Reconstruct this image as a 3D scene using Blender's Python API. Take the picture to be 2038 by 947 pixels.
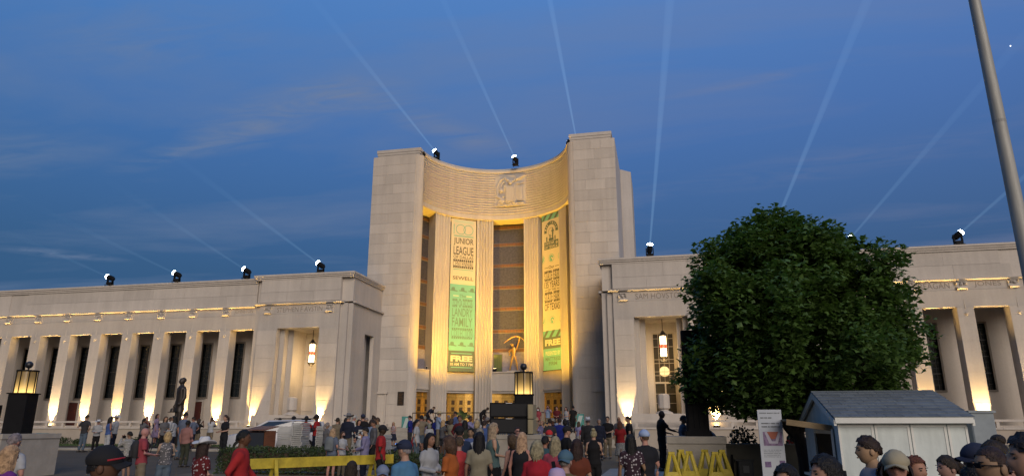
import bpy, math, random
from math import radians as R, sin, cos, pi, atan2, sqrt, hypot
from mathutils import Vector, Matrix, noise
random.seed(7)
for o in list(bpy.data.objects):
    bpy.data.objects.remove(o)
S = bpy.context.scene
COL = S.collection

# ------------------------------------------------------------------ camera
cam = bpy.data.objects.new('camera', bpy.data.cameras.new('camera'))
COL.objects.link(cam)
cam.location = (0, 0, 1.87)
cam.rotation_euler = (pi/2 + math.atan(373/1360.0), 0, R(12.1))
cam.data.sensor_width = 36.0
cam.data.lens = 36.0*1360/2038
cam.data.clip_start = 0.1
cam.data.clip_end = 3000
S.camera = cam

# ------------------------------------------------------------------ world: dusk sky
W = bpy.data.worlds.new('World'); S.world = W; W.use_nodes = True
nt = W.node_tree; nt.nodes.clear()
def wn(t, **k):
    n = nt.nodes.new(t)
    for a, b in k.items(): setattr(n, a, b)
    return n
SUN_EL = 2.0
sky = wn('ShaderNodeTexSky', sky_type='NISHITA', sun_disc=False)
sky.sun_elevation = R(SUN_EL); sky.sun_rotation = R(180-27); sky.altitude = 130
sky.air_density = 1.0; sky.dust_density = 0.6; sky.ozone_density = 4.0
tc = wn('ShaderNodeTexCoord')
sep = wn('ShaderNodeSeparateXYZ'); nt.links.new(tc.outputs['Generated'], sep.inputs[0])
# cloud veils: directions divided by height give a flat layer overhead
dv = wn('ShaderNodeVectorMath', operation='DIVIDE')
mx = wn('ShaderNodeMath', operation='MAXIMUM'); mx.inputs[1].default_value = 0.06
nt.links.new(sep.outputs[2], mx.inputs[0])
cmb = wn('ShaderNodeCombineXYZ')
for i in range(3): nt.links.new(mx.outputs[0], cmb.inputs[i])
nt.links.new(tc.outputs['Generated'], dv.inputs[0]); nt.links.new(cmb.outputs[0], dv.inputs[1])
mp = wn('ShaderNodeMapping'); nt.links.new(dv.outputs[0], mp.inputs[0])
mp.inputs['Rotation'].default_value = (0, 0, R(24)); mp.inputs['Scale'].default_value = (0.55, 1.5, 1.0)
mp.inputs['Location'].default_value = (3.1, 1.7, 0)
nz = wn('ShaderNodeTexNoise'); nz.inputs['Scale'].default_value = 0.9; nz.inputs['Detail'].default_value = 7
nz.inputs['Roughness'].default_value = 0.56; nz.inputs['Distortion'].default_value = 0.35
nt.links.new(mp.outputs[0], nz.inputs['Vector'])
cr = wn('ShaderNodeValToRGB'); cr.color_ramp.elements[0].position = 0.475; cr.color_ramp.elements[1].position = 0.66
nt.links.new(nz.outputs['Fac'], cr.inputs[0])
# elevation tint: the eastern sky darkens to slate near the horizon at dusk
er = wn('ShaderNodeValToRGB'); nt.links.new(sep.outputs[2], er.inputs[0])
el = er.color_ramp.elements
el[0].position = 0.0; el[0].color = (0.038, 0.082, 0.175, 1)
el[1].position = 1.0; el[1].color = (0.12, 0.27, 0.64, 1)
e = el.new(0.20); e.color = (0.046, 0.106, 0.24, 1)
e = el.new(0.40); e.color = (0.068, 0.160, 0.42, 1)
e = el.new(0.62); e.color = (0.098, 0.225, 0.56, 1)
# warm afterglow on the western side of the dome (behind the camera)
wr = wn('ShaderNodeMapRange'); wr.inputs[1].default_value = 0.0; wr.inputs[2].default_value = -0.9
wr.interpolation_type = 'SMOOTHSTEP'
nt.links.new(sep.outputs[1], wr.inputs[0])
glow = wn('ShaderNodeMixRGB', blend_type='MIX'); nt.links.new(wr.outputs[0], glow.inputs[0])
nt.links.new(er.outputs[0], glow.inputs[1])
# the physical sky colours the western half, the slate-blue ramp the eastern half
sm = wn('ShaderNodeMixRGB', blend_type='MULTIPLY'); sm.inputs[0].default_value = 1
nt.links.new(sky.outputs[0], sm.inputs[1]); sm.inputs[2].default_value = (0.055, 0.05, 0.047, 1)
nt.links.new(sm.outputs[0], glow.inputs[2])
cl = wn('ShaderNodeMixRGB', blend_type='MIX'); cl.inputs[2].default_value = (0.175, 0.205, 0.345, 1)
cf = wn('ShaderNodeMath', operation='MULTIPLY'); cf.inputs[1].default_value = 0.38
nt.links.new(cr.outputs[0], cf.inputs[0])
# long wisps of high cloud, laid out on the same overhead layer
nz2 = wn('ShaderNodeTexNoise'); nz2.inputs['Scale'].default_value = 5.5; nz2.inputs['Detail'].default_value = 8; nz2.inputs['Roughness'].default_value = .62; nz2.inputs['Distortion'].default_value = .8
mp2 = wn('ShaderNodeMapping'); mp2.inputs['Rotation'].default_value = (0,0,R(22)); mp2.inputs['Scale'].default_value = (.5,1.6,1); nt.links.new(dv.outputs[0], mp2.inputs[0]); nt.links.new(mp2.outputs[0], nz2.inputs['Vector'])
nr2 = wn('ShaderNodeMapRange'); nr2.inputs[1].default_value = .36; nr2.inputs[2].default_value = .66; nt.links.new(nz2.outputs['Fac'], nr2.inputs[0])
acc = cf.outputs[0]
for (ax, ay, bx_, by_, wd, amt) in ((-2.1,2.21,-1.5,2.02,.09,.75),(-1.62,2.07,-.95,1.76,.17,.95),(-1.05,1.80,-.68,1.86,.16,.7),(-.82,1.93,-.50,2.40,.12,.7),(.08,2.03,.52,1.92,.045,.55),(-3.75,3.15,-3.3,3.55,.16,.9),(-1.6,1.40,-1.0,1.34,.22,.45),(-2.9,2.1,-2.0,1.9,.25,.45),(.2,2.9,1.2,2.6,.25,.35)):
    m_ = wn('ShaderNodeMapping', vector_type='TEXTURE'); L_ = hypot(bx_-ax, by_-ay)
    m_.inputs['Location'].default_value = ((ax+bx_)/2, (ay+by_)/2, 1); m_.inputs['Rotation'].default_value = (0,0,atan2(by_-ay, bx_-ax)); m_.inputs['Scale'].default_value = (L_*.72, wd, 1)
    nt.links.new(dv.outputs[0], m_.inputs[0]); g_ = wn('ShaderNodeTexGradient', gradient_type='SPHERICAL'); nt.links.new(m_.outputs[0], g_.inputs[0])
    q_ = wn('ShaderNodeMath', operation='MULTIPLY'); nt.links.new(g_.outputs['Fac'], q_.inputs[0]); nt.links.new(nr2.outputs[0], q_.inputs[1])
    s_ = wn('ShaderNodeMath', operation='MULTIPLY_ADD'); nt.links.new(q_.outputs[0], s_.inputs[0]); s_.inputs[1].default_value = amt; nt.links.new(acc, s_.inputs[2]); acc = s_.outputs[0]
up = wn('ShaderNodeMath', operation='GREATER_THAN'); up.inputs[1].default_value = .02; nt.links.new(sep.outputs[2], up.inputs[0])
um = wn('ShaderNodeMath', operation='MULTIPLY', use_clamp=True); nt.links.new(acc, um.inputs[0]); nt.links.new(up.outputs[0], um.inputs[1]); nt.links.new(um.outputs[0], cl.inputs[0])
nt.links.new(glow.outputs[0], cl.inputs[1])
xr = wn('ShaderNodeMapRange'); xr.inputs[1].default_value = -.75; xr.inputs[2].default_value = .5; nt.links.new(sep.outputs[0], xr.inputs[0])
xt = wn('ShaderNodeMixRGB'); nt.links.new(xr.outputs[0], xt.inputs[0]); xt.inputs[1].default_value = (.84,1.03,.99,1); xt.inputs[2].default_value = (1.04,1.01,.97,1)
xm = wn('ShaderNodeMixRGB', blend_type='MULTIPLY'); xm.inputs[0].default_value = 1; nt.links.new(cl.outputs[0], xm.inputs[1]); nt.links.new(xt.outputs[0], xm.inputs[2])
bg = wn('ShaderNodeBackground'); bg.inputs[1].default_value = 1.0
nt.links.new(xm.outputs[0], bg.inputs[0])
ow = wn('ShaderNodeOutputWorld'); nt.links.new(bg.outputs[0], ow.inputs[0])

# low western afterglow, broad and soft
sd = bpy.data.lights.new('afterglow', 'SUN'); sd.energy = 2.6; sd.angle = R(40); sd.color = (1.0, 0.87, 0.76)
sun = bpy.data.objects.new('afterglow', sd); COL.objects.link(sun)
sun.location = (20, -40, 30)
sun.rotation_euler = (R(90-23), 0, R(27))     # travels toward +Y, slightly down

S.view_settings.view_transform = 'Standard'; S.view_settings.look = 'None'
S.view_settings.exposure = 0.0; S.view_settings.gamma = 1.0
S.view_settings.use_curve_mapping = False
S.cycles.use_denoising = True
S.cycles.max_bounces = 6; S.cycles.diffuse_bounces = 3; S.cycles.glossy_bounces = 2
S.cycles.transmission_bounces = 4; S.cycles.transparent_max_bounces = 24
S.cycles.sample_clamp_indirect = 4.0
S.cycles.volume_step_rate = 1.0

# ------------------------------------------------------------------ helpers
class MB:
    def __init__(s): s.v = []; s.f = []; s.m = []; s.cur = 0
    def add(s, vs, fs):
        b = len(s.v); s.v += [tuple(p) for p in vs]
        for f in fs: s.f.append(tuple(b+i for i in f)); s.m.append(s.cur)
    def box(s, x0, x1, y0, y1, z0, z1):
        s.add([(x0,y0,z0),(x1,y0,z0),(x1,y1,z0),(x0,y1,z0),(x0,y0,z1),(x1,y0,z1),(x1,y1,z1),(x0,y1,z1)],
              [(0,3,2,1),(4,5,6,7),(0,1,5,4),(1,2,6,5),(2,3,7,6),(3,0,4,7)])
        return s
    def cbox(s, x0, x1, y0, y1, z0, z1, c=0.02):
        # box with chamfered vertical edges
        p = [(x0+c,y0),(x1-c,y0),(x1,y0+c),(x1,y1-c),(x1-c,y1),(x0+c,y1),(x0,y1-c),(x0,y0+c)]
        return s.prism(p, z0, z1)
    def prism(s, poly, z0, z1):
        n = len(poly)
        vs = [(x,y,z0) for x,y in poly] + [(x,y,z1) for x,y in poly]
        fs = [tuple(range(n-1,-1,-1)), tuple(range(n,2*n))] + [(i,(i+1)%n,n+(i+1)%n,n+i) for i in range(n)]
        s.add(vs, fs); return s
    def xprism(s, poly, x0, x1):
        # polygon in (y,z) extruded along x
        n = len(poly)
        vs = [(x0,y,z) for y,z in poly] + [(x1,y,z) for y,z in poly]
        fs = [tuple(range(n)), tuple(range(2*n-1,n-1,-1))] + [((i+1)%n,i,n+i,n+(i+1)%n) for i in range(n)]
        s.add(vs, fs); return s
    def yprism(s, poly, y0, y1):
        # polygon in (x,z) extruded along y
        n = len(poly)
        vs = [(x,y0,z) for x,z in poly] + [(x,y1,z) for x,z in poly]
        fs = [tuple(range(n)), tuple(range(2*n-1,n-1,-1))] + [((i+1)%n,i,n+i,n+(i+1)%n) for i in range(n)]
        s.add(vs, fs); return s
    def tube(s, pts, rad, n=8, cap=True, ax=None):
        pts = [Vector(p) for p in pts]
        if not isinstance(rad, (list, tuple)): rad = [rad]*len(pts)
        rings = []; up = Vector((0.13,0.21,1)) if ax is None else Vector(ax)
        b = len(s.v)
        for i, p in enumerate(pts):
            t = (pts[min(i+1,len(pts)-1)] - pts[max(i-1,0)]).normalized()
            u = t.cross(up)
            if u.length < 1e-3: u = t.cross(Vector((1,0,0)))
            u.normalize(); w = u.cross(t).normalized()
            r = rad[i]; rx, ry = r if isinstance(r, (list,tuple)) else (r,r)
            for k in range(n):
                a = 2*pi*k/n
                s.v.append(tuple(p + u*cos(a)*rx + w*sin(a)*ry))
        for i in range(len(pts)-1):
            for k in range(n):
                a0 = b+i*n+k; a1 = b+i*n+(k+1)%n
                s.f.append((a0,a1,a1+n,a0+n)); s.m.append(s.cur)
        if cap:
            s.f.append(tuple(b+k for k in range(n-1,-1,-1))); s.m.append(s.cur)
            e = b+(len(pts)-1)*n
            s.f.append(tuple(e+k for k in range(n))); s.m.append(s.cur)
        return s
    def loft(s, secs, n=16, cap=True):
        # secs: (cx, cy, z, rx, ry) horizontal ellipses
        b = len(s.v)
        for cx, cy, z, rx, ry in secs:
            for k in range(n):
                a = 2*pi*k/n
                s.v.append((cx+rx*cos(a), cy+ry*sin(a), z))
        for i in range(len(secs)-1):
            for k in range(n):
                a0 = b+i*n+k; a1 = b+i*n+(k+1)%n
                s.f.append((a0,a1,a1+n,a0+n)); s.m.append(s.cur)
        if cap:
            s.f.append(tuple(b+k for k in range(n-1,-1,-1))); s.m.append(s.cur)
            e = b+(len(secs)-1)*n
            s.f.append(tuple(e+k for k in range(n))); s.m.append(s.cur)
        return s
    def lathe(s, prof, n=20, c=(0,0,0)):
        return s.loft([(c[0],c[1],c[2]+z,max(r,1e-4),max(r,1e-4)) for r,z in prof], n)
    def ball(s, c, r, n=14, m=9):
        rx, ry, rz = r if isinstance(r,(tuple,list)) else (r,r,r)
        return s.loft([(c[0],c[1],c[2]-rz*cos(pi*i/m), max(rx*sin(pi*i/m),1e-4), max(ry*sin(pi*i/m),1e-4)) for i in range(m+1)], n)
    def xform(s, M, i0=0):
        for i in range(i0, len(s.v)): s.v[i] = tuple(M @ Vector(s.v[i]))
        return s
    def mesh(s, name):
        me = bpy.data.meshes.new(name); me.from_pydata(s.v, [], s.f); 
        if any(s.m): me.polygons.foreach_set('material_index', s.m)
        me.update(); return me

def link(name, me, parent=None, mats=(), loc=None, smooth=False):
    o = bpy.data.objects.new(name, me); COL.objects.link(o)
    if parent: o.parent = parent
    if loc is not None: o.location = loc
    if not isinstance(mats, (list, tuple)): mats = [mats]
    for m in mats:
        if m is not None and len(me.materials) < len(mats): me.materials.append(m)
    if smooth: me.polygons.foreach_set('use_smooth', [True]*len(me.polygons))
    return o
def obj(name, mb, mats, parent=None, loc=None, smooth=False):
    return link(name, mb.mesh(name), parent, mats, loc, smooth)
def autosmooth(o, ang=35):
    me = o.data
    me.polygons.foreach_set('use_smooth', [True]*len(me.polygons))
    try: me.set_sharp_from_angle(angle=R(ang))
    except Exception: pass
    return o
def thing(name, label, cat, loc=(0,0,0), rz=0.0, group=None, scale=1.0):
    o = bpy.data.objects.new(name, None); COL.objects.link(o)
    o.location = loc; o.rotation_euler = (0,0,rz); o.scale = (scale,)*3
    o.empty_display_size = 0.2
    return tag(o, label, cat, group)
def tag(o, label, cat, group=None):
    o['label'] = label; o['category'] = cat
    if group: o['group'] = group
    return o
def structure(o): o['kind'] = 'structure'; return o
def stuff(o): o['kind'] = 'stuff'; return o
def copy_tree(o, parent=None):
    c = o.copy(); COL.objects.link(c)
    if parent: c.parent = parent
    for ch in list(o.children): copy_tree(ch, c)
    return c

# ------------------------------------------------------------------ materials
def mat(name, col, rough=0.8, metal=0.0, var=0.0, scale=6.0, bump=0.0, bscale=40.0, emit=None, estr=0.0,
        objvar=0.0, spec=None, stretch=None, alpha=None, col2=None):
    m = bpy.data.materials.new(name); m.use_nodes = True
    t = m.node_tree; b = t.nodes['Principled BSDF']
    b.inputs['Base Color'].default_value = (*col, 1); b.inputs['Roughness'].default_value = rough
    b.inputs['Metallic'].default_value = metal
    if spec is not None: b.inputs['Specular IOR Level'].default_value = spec
    if emit:
        b.inputs['Emission Color'].default_value = (*emit, 1); b.inputs['Emission Strength'].default_value = estr
    c_out = None
    tcn = t.nodes.new('ShaderNodeTexCoord')
    if var or col2:
        n = t.nodes.new('ShaderNodeTexNoise'); n.inputs['Scale'].default_value = scale; n.inputs['Detail'].default_value = 6
        n.inputs['Roughness'].default_value = 0.65
        if stretch:
            mpn = t.nodes.new('ShaderNodeMapping'); mpn.inputs['Scale'].default_value = stretch
            t.links.new(tcn.outputs['Object'], mpn.inputs[0]); t.links.new(mpn.outputs[0], n.inputs['Vector'])
        else: t.links.new(tcn.outputs['Object'], n.inputs['Vector'])
        r = t.nodes.new('ShaderNodeValToRGB'); r.color_ramp.elements[0].position = 0.3; r.color_ramp.elements[1].position = 0.7
        if col2:
            r.color_ramp.elements[0].color = (*col,1); r.color_ramp.elements[1].color = (*col2,1)
        else:
            r.color_ramp.elements[0].color = (*[c*(1-var) for c in col],1); r.color_ramp.elements[1].color = (*[min(1,c*(1+var)) for c in col],1)
        t.links.new(n.outputs['Fac'], r.inputs[0]); c_out = r.outputs[0]
    if objvar:
        oi = t.nodes.new('ShaderNodeObjectInfo'); mr = t.nodes.new('ShaderNodeMapRange')
        mr.inputs[3].default_value = 1-objvar; mr.inputs[4].default_value = 1+objvar
        t.links.new(oi.outputs['Random'], mr.inputs[0])
        mu = t.nodes.new('ShaderNodeMixRGB'); mu.blend_type = 'MULTIPLY'; mu.inputs[0].default_value = 1
        if c_out: t.links.new(c_out, mu.inputs[1])
        else: mu.inputs[1].default_value = (*col,1)
        t.links.new(mr.outputs[0], mu.inputs[2]); c_out = mu.outputs[0]
    if c_out: t.links.new(c_out, b.inputs['Base Color'])
    if bump:
        n2 = t.nodes.new('ShaderNodeTexNoise'); n2.inputs['Scale'].default_value = bscale; n2.inputs['Detail'].default_value = 5
        t.links.new(tcn.outputs['Object'], n2.inputs['Vector'])
        bn = t.nodes.new('ShaderNodeBump'); bn.inputs['Strength'].default_value = bump; bn.inputs['Distance'].default_value = 0.02
        t.links.new(n2.outputs['Fac'], bn.inputs['Height']); t.links.new(bn.outputs[0], b.inputs['Normal'])
    return m
def tinted(name, rough=0.85, var=0.12, scale=9.0, darker=1.0, bump=0.25, bscale=25.0, pattern=None):
    # colour comes from the object's own colour, so garments of one cut share a mesh
    m = bpy.data.materials.new(name); m.use_nodes = True
    t = m.node_tree; b = t.nodes['Principled BSDF']; b.inputs['Roughness'].default_value = rough
    b.inputs['Specular IOR Level'].default_value = 0.25
    oi = t.nodes.new('ShaderNodeObjectInfo'); tcn = t.nodes.new('ShaderNodeTexCoord')
    n = t.nodes.new('ShaderNodeTexNoise'); n.inputs['Scale'].default_value = scale; n.inputs['Detail'].default_value = 4
    t.links.new(tcn.outputs['Object'], n.inputs['Vector'])
    mr = t.nodes.new('ShaderNodeMapRange'); mr.inputs[1].default_value = .3; mr.inputs[2].default_value = .7
    mr.inputs[3].default_value = darker*(1-var); mr.inputs[4].default_value = darker*(1+var)
    t.links.new(n.outputs['Fac'], mr.inputs[0])
    mu = t.nodes.new('ShaderNodeMixRGB'); mu.blend_type = 'MULTIPLY'; mu.inputs[0].default_value = 1
    t.links.new(oi.outputs['Color'], mu.inputs[1]); t.links.new(mr.outputs[0], mu.inputs[2])
    out = mu.outputs[0]
    if pattern:
        if pattern == 'floral':
            v = t.nodes.new('ShaderNodeTexVoronoi'); v.inputs['Scale'].default_value = 17
            t.links.new(tcn.outputs['Object'], v.inputs['Vector']); src = v.outputs['Distance']; lo, hi = .22, .34
        elif pattern == 'check':
            v = t.nodes.new('ShaderNodeTexChecker'); v.inputs['Scale'].default_value = 26
            t.links.new(tcn.outputs['Object'], v.inputs['Vector']); src = v.outputs['Fac']; lo, hi = .4, .6
        r = t.nodes.new('ShaderNodeMapRange'); r.inputs[1].default_value = lo; r.inputs[2].default_value = hi
        r.inputs[3].default_value = 1; r.inputs[4].default_value = 0
        t.links.new(src, r.inputs[0])
        mm = t.nodes.new('ShaderNodeMixRGB'); t.links.new(r.outputs[0], mm.inputs[0])
        t.links.new(out, mm.inputs[1]); mm.inputs[2].default_value = (.34,.32,.33,1); out = mm.outputs[0]
    t.links.new(out, b.inputs['Base Color'])
    if bump:
        n2 = t.nodes.new('ShaderNodeTexNoise'); n2.inputs['Scale'].default_value = bscale; n2.inputs['Detail'].default_value = 3
        t.links.new(tcn.outputs['Object'], n2.inputs['Vector'])
        bn = t.nodes.new('ShaderNodeBump'); bn.inputs['Strength'].default_value = bump; bn.inputs['Distance'].default_value = 0.02
        t.links.new(n2.outputs['Fac'], bn.inputs['Height']); t.links.new(bn.outputs[0], b.inputs['Normal'])
    return m

def stone(name, col, objvar):
    m = mat(name, col, .9, bump=.12, bscale=30)
    t = m.node_tree; b = t.nodes['Principled BSDF']; geo = t.nodes.new('ShaderNodeNewGeometry')
    def nz_(scale, sx, lo, hi, amt, det=6):
        mpn = t.nodes.new('ShaderNodeMapping'); mpn.inputs['Scale'].default_value = sx
        t.links.new(geo.outputs['Position'], mpn.inputs[0])
        n = t.nodes.new('ShaderNodeTexNoise'); n.inputs['Scale'].default_value = scale; n.inputs['Detail'].default_value = det; n.inputs['Roughness'].default_value = .6
        t.links.new(mpn.outputs[0], n.inputs['Vector'])
        r = t.nodes.new('ShaderNodeMapRange'); r.inputs[1].default_value = lo; r.inputs[2].default_value = hi; r.inputs[3].default_value = 1-amt; r.inputs[4].default_value = 1+amt*.6
        t.links.new(n.outputs['Fac'], r.inputs[0]); return r.outputs[0]
    outs = [nz_(.5,(1,1,1),.35,.65,.06), nz_(1.0,(2.2,2.2,.16),.38,.66,.07), nz_(9,(1,1,1),.3,.7,.05,3)]
    if objvar:
        oi = t.nodes.new('ShaderNodeObjectInfo'); mr = t.nodes.new('ShaderNodeMapRange'); mr.inputs[3].default_value = 1-objvar; mr.inputs[4].default_value = 1+objvar
        t.links.new(oi.outputs['Random'], mr.inputs[0]); outs.append(mr.outputs[0])
    cur = None
    for o in outs:
        mu = t.nodes.new('ShaderNodeMixRGB'); mu.blend_type = 'MULTIPLY'; mu.inputs[0].default_value = 1
        if cur: t.links.new(cur, mu.inputs[1])
        else: mu.inputs[1].default_value = (*col,1)
        t.links.new(o, mu.inputs[2]); cur = mu.outputs[0]
    t.links.new(cur, b.inputs['Base Color']); return m
STONE = stone('limestone', (.43,.388,.342), .075)
STONE2 = stone('limestone_carved', (.43,.388,.342), 0)
INCISED = mat('incised_lettering', (.20,.17,.145), .95)
JOINT = mat('joint_mortar', (.33,.285,.245), .95, var=.05, scale=3)
GLASS_D = mat('dark_window_glass', (.012,.016,.018), .12, spec=.6)
FRAME = mat('window_frame', (.16,.135,.11), .6)
MUNT = mat('leading', (.035,.035,.035), .5)
GOLD = mat('gilded_bronze', (.60,.36,.085), .38, metal=.75, var=.25, scale=9)
GOLD_D = mat('gilded_bronze_dark', (.10,.055,.018), .5, metal=.5)
BRONZE = mat('dark_bronze', (.035,.028,.024), .45, metal=.5, var=.3, scale=6)
BLACK = mat('black_paint', (.007,.007,.008), .7, var=.2, scale=5, spec=.12)
CONC = mat('cast_concrete', (.29,.265,.225), .92, var=.16, scale=2.2, bump=.25, bscale=18)
CONC2 = mat('grey_concrete', (.155,.155,.15), .92, var=.15, scale=2.0, bump=.25, bscale=18)
# ------------------------------------------------------------------ the hall (root at the middle of its front; local axes u, v, z)
BX, BY = -12.3, 50.0
hall = thing('exhibition_hall', 'long pale limestone hall with a concave floodlit entrance between two square towers', 'building', (BX, BY, 0))
def hb(name, mb, m=None, parent=None, **k): return obj(name, mb, m or STONE, parent or hall, **k)
def slab_wall(mb, u0, u1, z0, z1, v0, v1, holes):
    x = u0
    for a, b, c, d in sorted(holes):
        if a > x: mb.box(x, a, v0, v1, z0, z1)
        if c > z0: mb.box(a, b, v0, v1, z0, c)
        if d < z1: mb.box(a, b, v0, v1, d, z1)
        x = b
    if x < u1: mb.box(x, u1, v0, v1, z0, z1)
def text_mesh(name, s, w, h, font_bold=0.0, fit=True):
    cu = bpy.data.curves.new(name, 'FONT'); cu.body = s; cu.size = 1; cu.resolution_u = 3
    cu.offset = font_bold; cu.align_x = 'CENTER'
    o = bpy.data.objects.new(name, cu); COL.objects.link(o)
    dg = bpy.context.evaluated_depsgraph_get()
    me = bpy.data.meshes.new_from_object(o.evaluated_get(dg)); me.name = name
    bpy.data.objects.remove(o); bpy.data.curves.remove(cu)
    xs = [v.co.x for v in me.vertices]; ys = [v.co.y for v in me.vertices]
    x0, x1, y0, y1 = min(xs), max(xs), min(ys), max(ys)
    sx = w/(x1-x0); sy = h/(y1-y0)
    if not fit: sx = sy
    for v in me.vertices:
        v.co = ((v.co.x-(x0+x1)/2)*sx, 0, (v.co.y-(y0+y1)/2)*sy)
    me.materials.clear()
    return me

PITCH = 2.765
Z_LINT, Z_STR, Z_BASE, Z_TERR = 8.62, 10.2, 1.89, 1.75
block_mesh = {}
N_BLOCK = [0]
def stone_block(u0, u1, v, z0, z1, side=False, depth=.06, g=.0065):
    N_BLOCK[0] += 1
    w, h = round(u1-u0-g, 2), round(z1-z0-g, 2)
    k = (w, h, side)
    if k not in block_mesh:
        b = MB(); c = .003
        # a thin ashlar with chamfered arrises
        w2, h2 = w/2, h/2
        vs = [(-w2,depth,-h2),(w2,depth,-h2),(w2,depth,h2),(-w2,depth,h2),(-w2,c,-h2),(w2,c,-h2),(w2,c,h2),(-w2,c,h2),
              (-w2+c,0,-h2+c),(w2-c,0,-h2+c),(w2-c,0,h2-c),(-w2+c,0,h2-c)]
        fs = [(8,9,10,11)]
        for q in range(4):
            fs += [(q,(q+1)%4,4+(q+1)%4,4+q),(4+q,4+(q+1)%4,8+(q+1)%4,8+q)]
        if side: vs = [(-y,x,z) for x,y,z in vs]
        b.add(vs, fs); block_mesh[k] = b.mesh('stone_block')
        block_mesh[k].materials.append(STONE)
    if side: loc = (v, (u0+u1)/2, (z0+z1)/2)
    else: loc = ((u0+u1)/2, v, (z0+z1)/2)
    link('stone_block', block_mesh[k], hall, (), loc)
rb = random.Random(11)

# ---- carved frieze emblems, four designs shared by all bays
def emblem_mesh(seed):
    r = random.Random(seed); b = MB()
    b.box(-.33,.33,-.02,.04,-.26,.27)
    b.xprism([(-.02,-.26),(-.20,-.22),(-.17,-.13),(-.02,-.10)], -.30+.1*r.random(), .30-.1*r.random())
    for k in range(5):
        x = -.24+.12*k+.03*r.uniform(-1,1); z = -.10+.2*r.random(); l = .12+.14*r.random()
        b.tube([(x,-.02,z),(x+.06*r.uniform(-1,1),-.10,z+l*.5),(x+.12*r.uniform(-1,1),-.05,z+l)], [.05,.045,.015], 6)
    b.ball((r.uniform(-.1,.1),-.05,.08), (.09,.09,.11), 8, 5)
    b.box(-.22,.22,-.12,.0,.22,.27)
    return b.mesh('frieze_emblem')
EMB = [emblem_mesh(s) for s in (3,8,15,21)]
for e_ in EMB: e_.materials.append(STONE2)
def star_mesh():
    b = MB(); p = []
    for k in range(10):
        a = pi/2 + k*pi/5; r = .17 if k % 2 == 0 else .07
        p.append((r*cos(a), 0, r*sin(a)))
    b.add(p+[(0,-.09,0)], [((k+1)%10, k, 10) for k in range(10)])
    b.add([(-.05,0,.32),(.05,0,.32),(0,0,1.0),(0,-.035,.34)], [(0,3,2),(3,1,2),(0,1,3)])
    return b.mesh('star_relief')
STAR = star_mesh(); STAR.materials.append(STONE2)

def pillar_mesh():
    b = MB(); w = .45
    b.box(-w+.02, w-.02, .02, .78, 0, Z_LINT-Z_BASE)
    zs = [0, 1.25, 2.95, 4.75, 6.2, Z_LINT-Z_BASE-.004]
    for z0, z1 in zip(zs, zs[1:]): b.cbox(-w, w, 0, .8, z0+.006, z1-.008, .015)
    return b.mesh('pillar')
PIL = pillar_mesh(); PIL.materials.append(STONE)

def window_unit(u, zb, zt, w, v, rows, cols, parent=hall):
    f = MB(); t = .11
    f.box(u-t, u, v-.05, v+.25, zb-t, zt+t); f.box(u+w, u+w+t, v-.05, v+.25, zb-t, zt+t)
    f.box(u, u+w, v-.05, v+.25, zt, zt+t); f.box(u, u+w, v-.09, v+.25, zb-t, zb)
    fo = obj('window', f, FRAME, parent)
    p = MB(); p.box(u, u+w, v+.16, v+.18, zb, zt); obj('pane', p, GLASS_D, fo)
    m = MB()
    for k in range(1, cols): x = u+w*k/cols; m.box(x-.012, x+.012, v+.12, v+.158, zb, zt)
    for k in range(1, rows): z = zb+(zt-zb)*k/rows; h = .035 if k % 3 == 0 else .012; m.box(u, u+w, v+.125, v+.155, z-h, z+h)
    obj('leading', m, MUNT, fo)
    return fo

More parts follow.
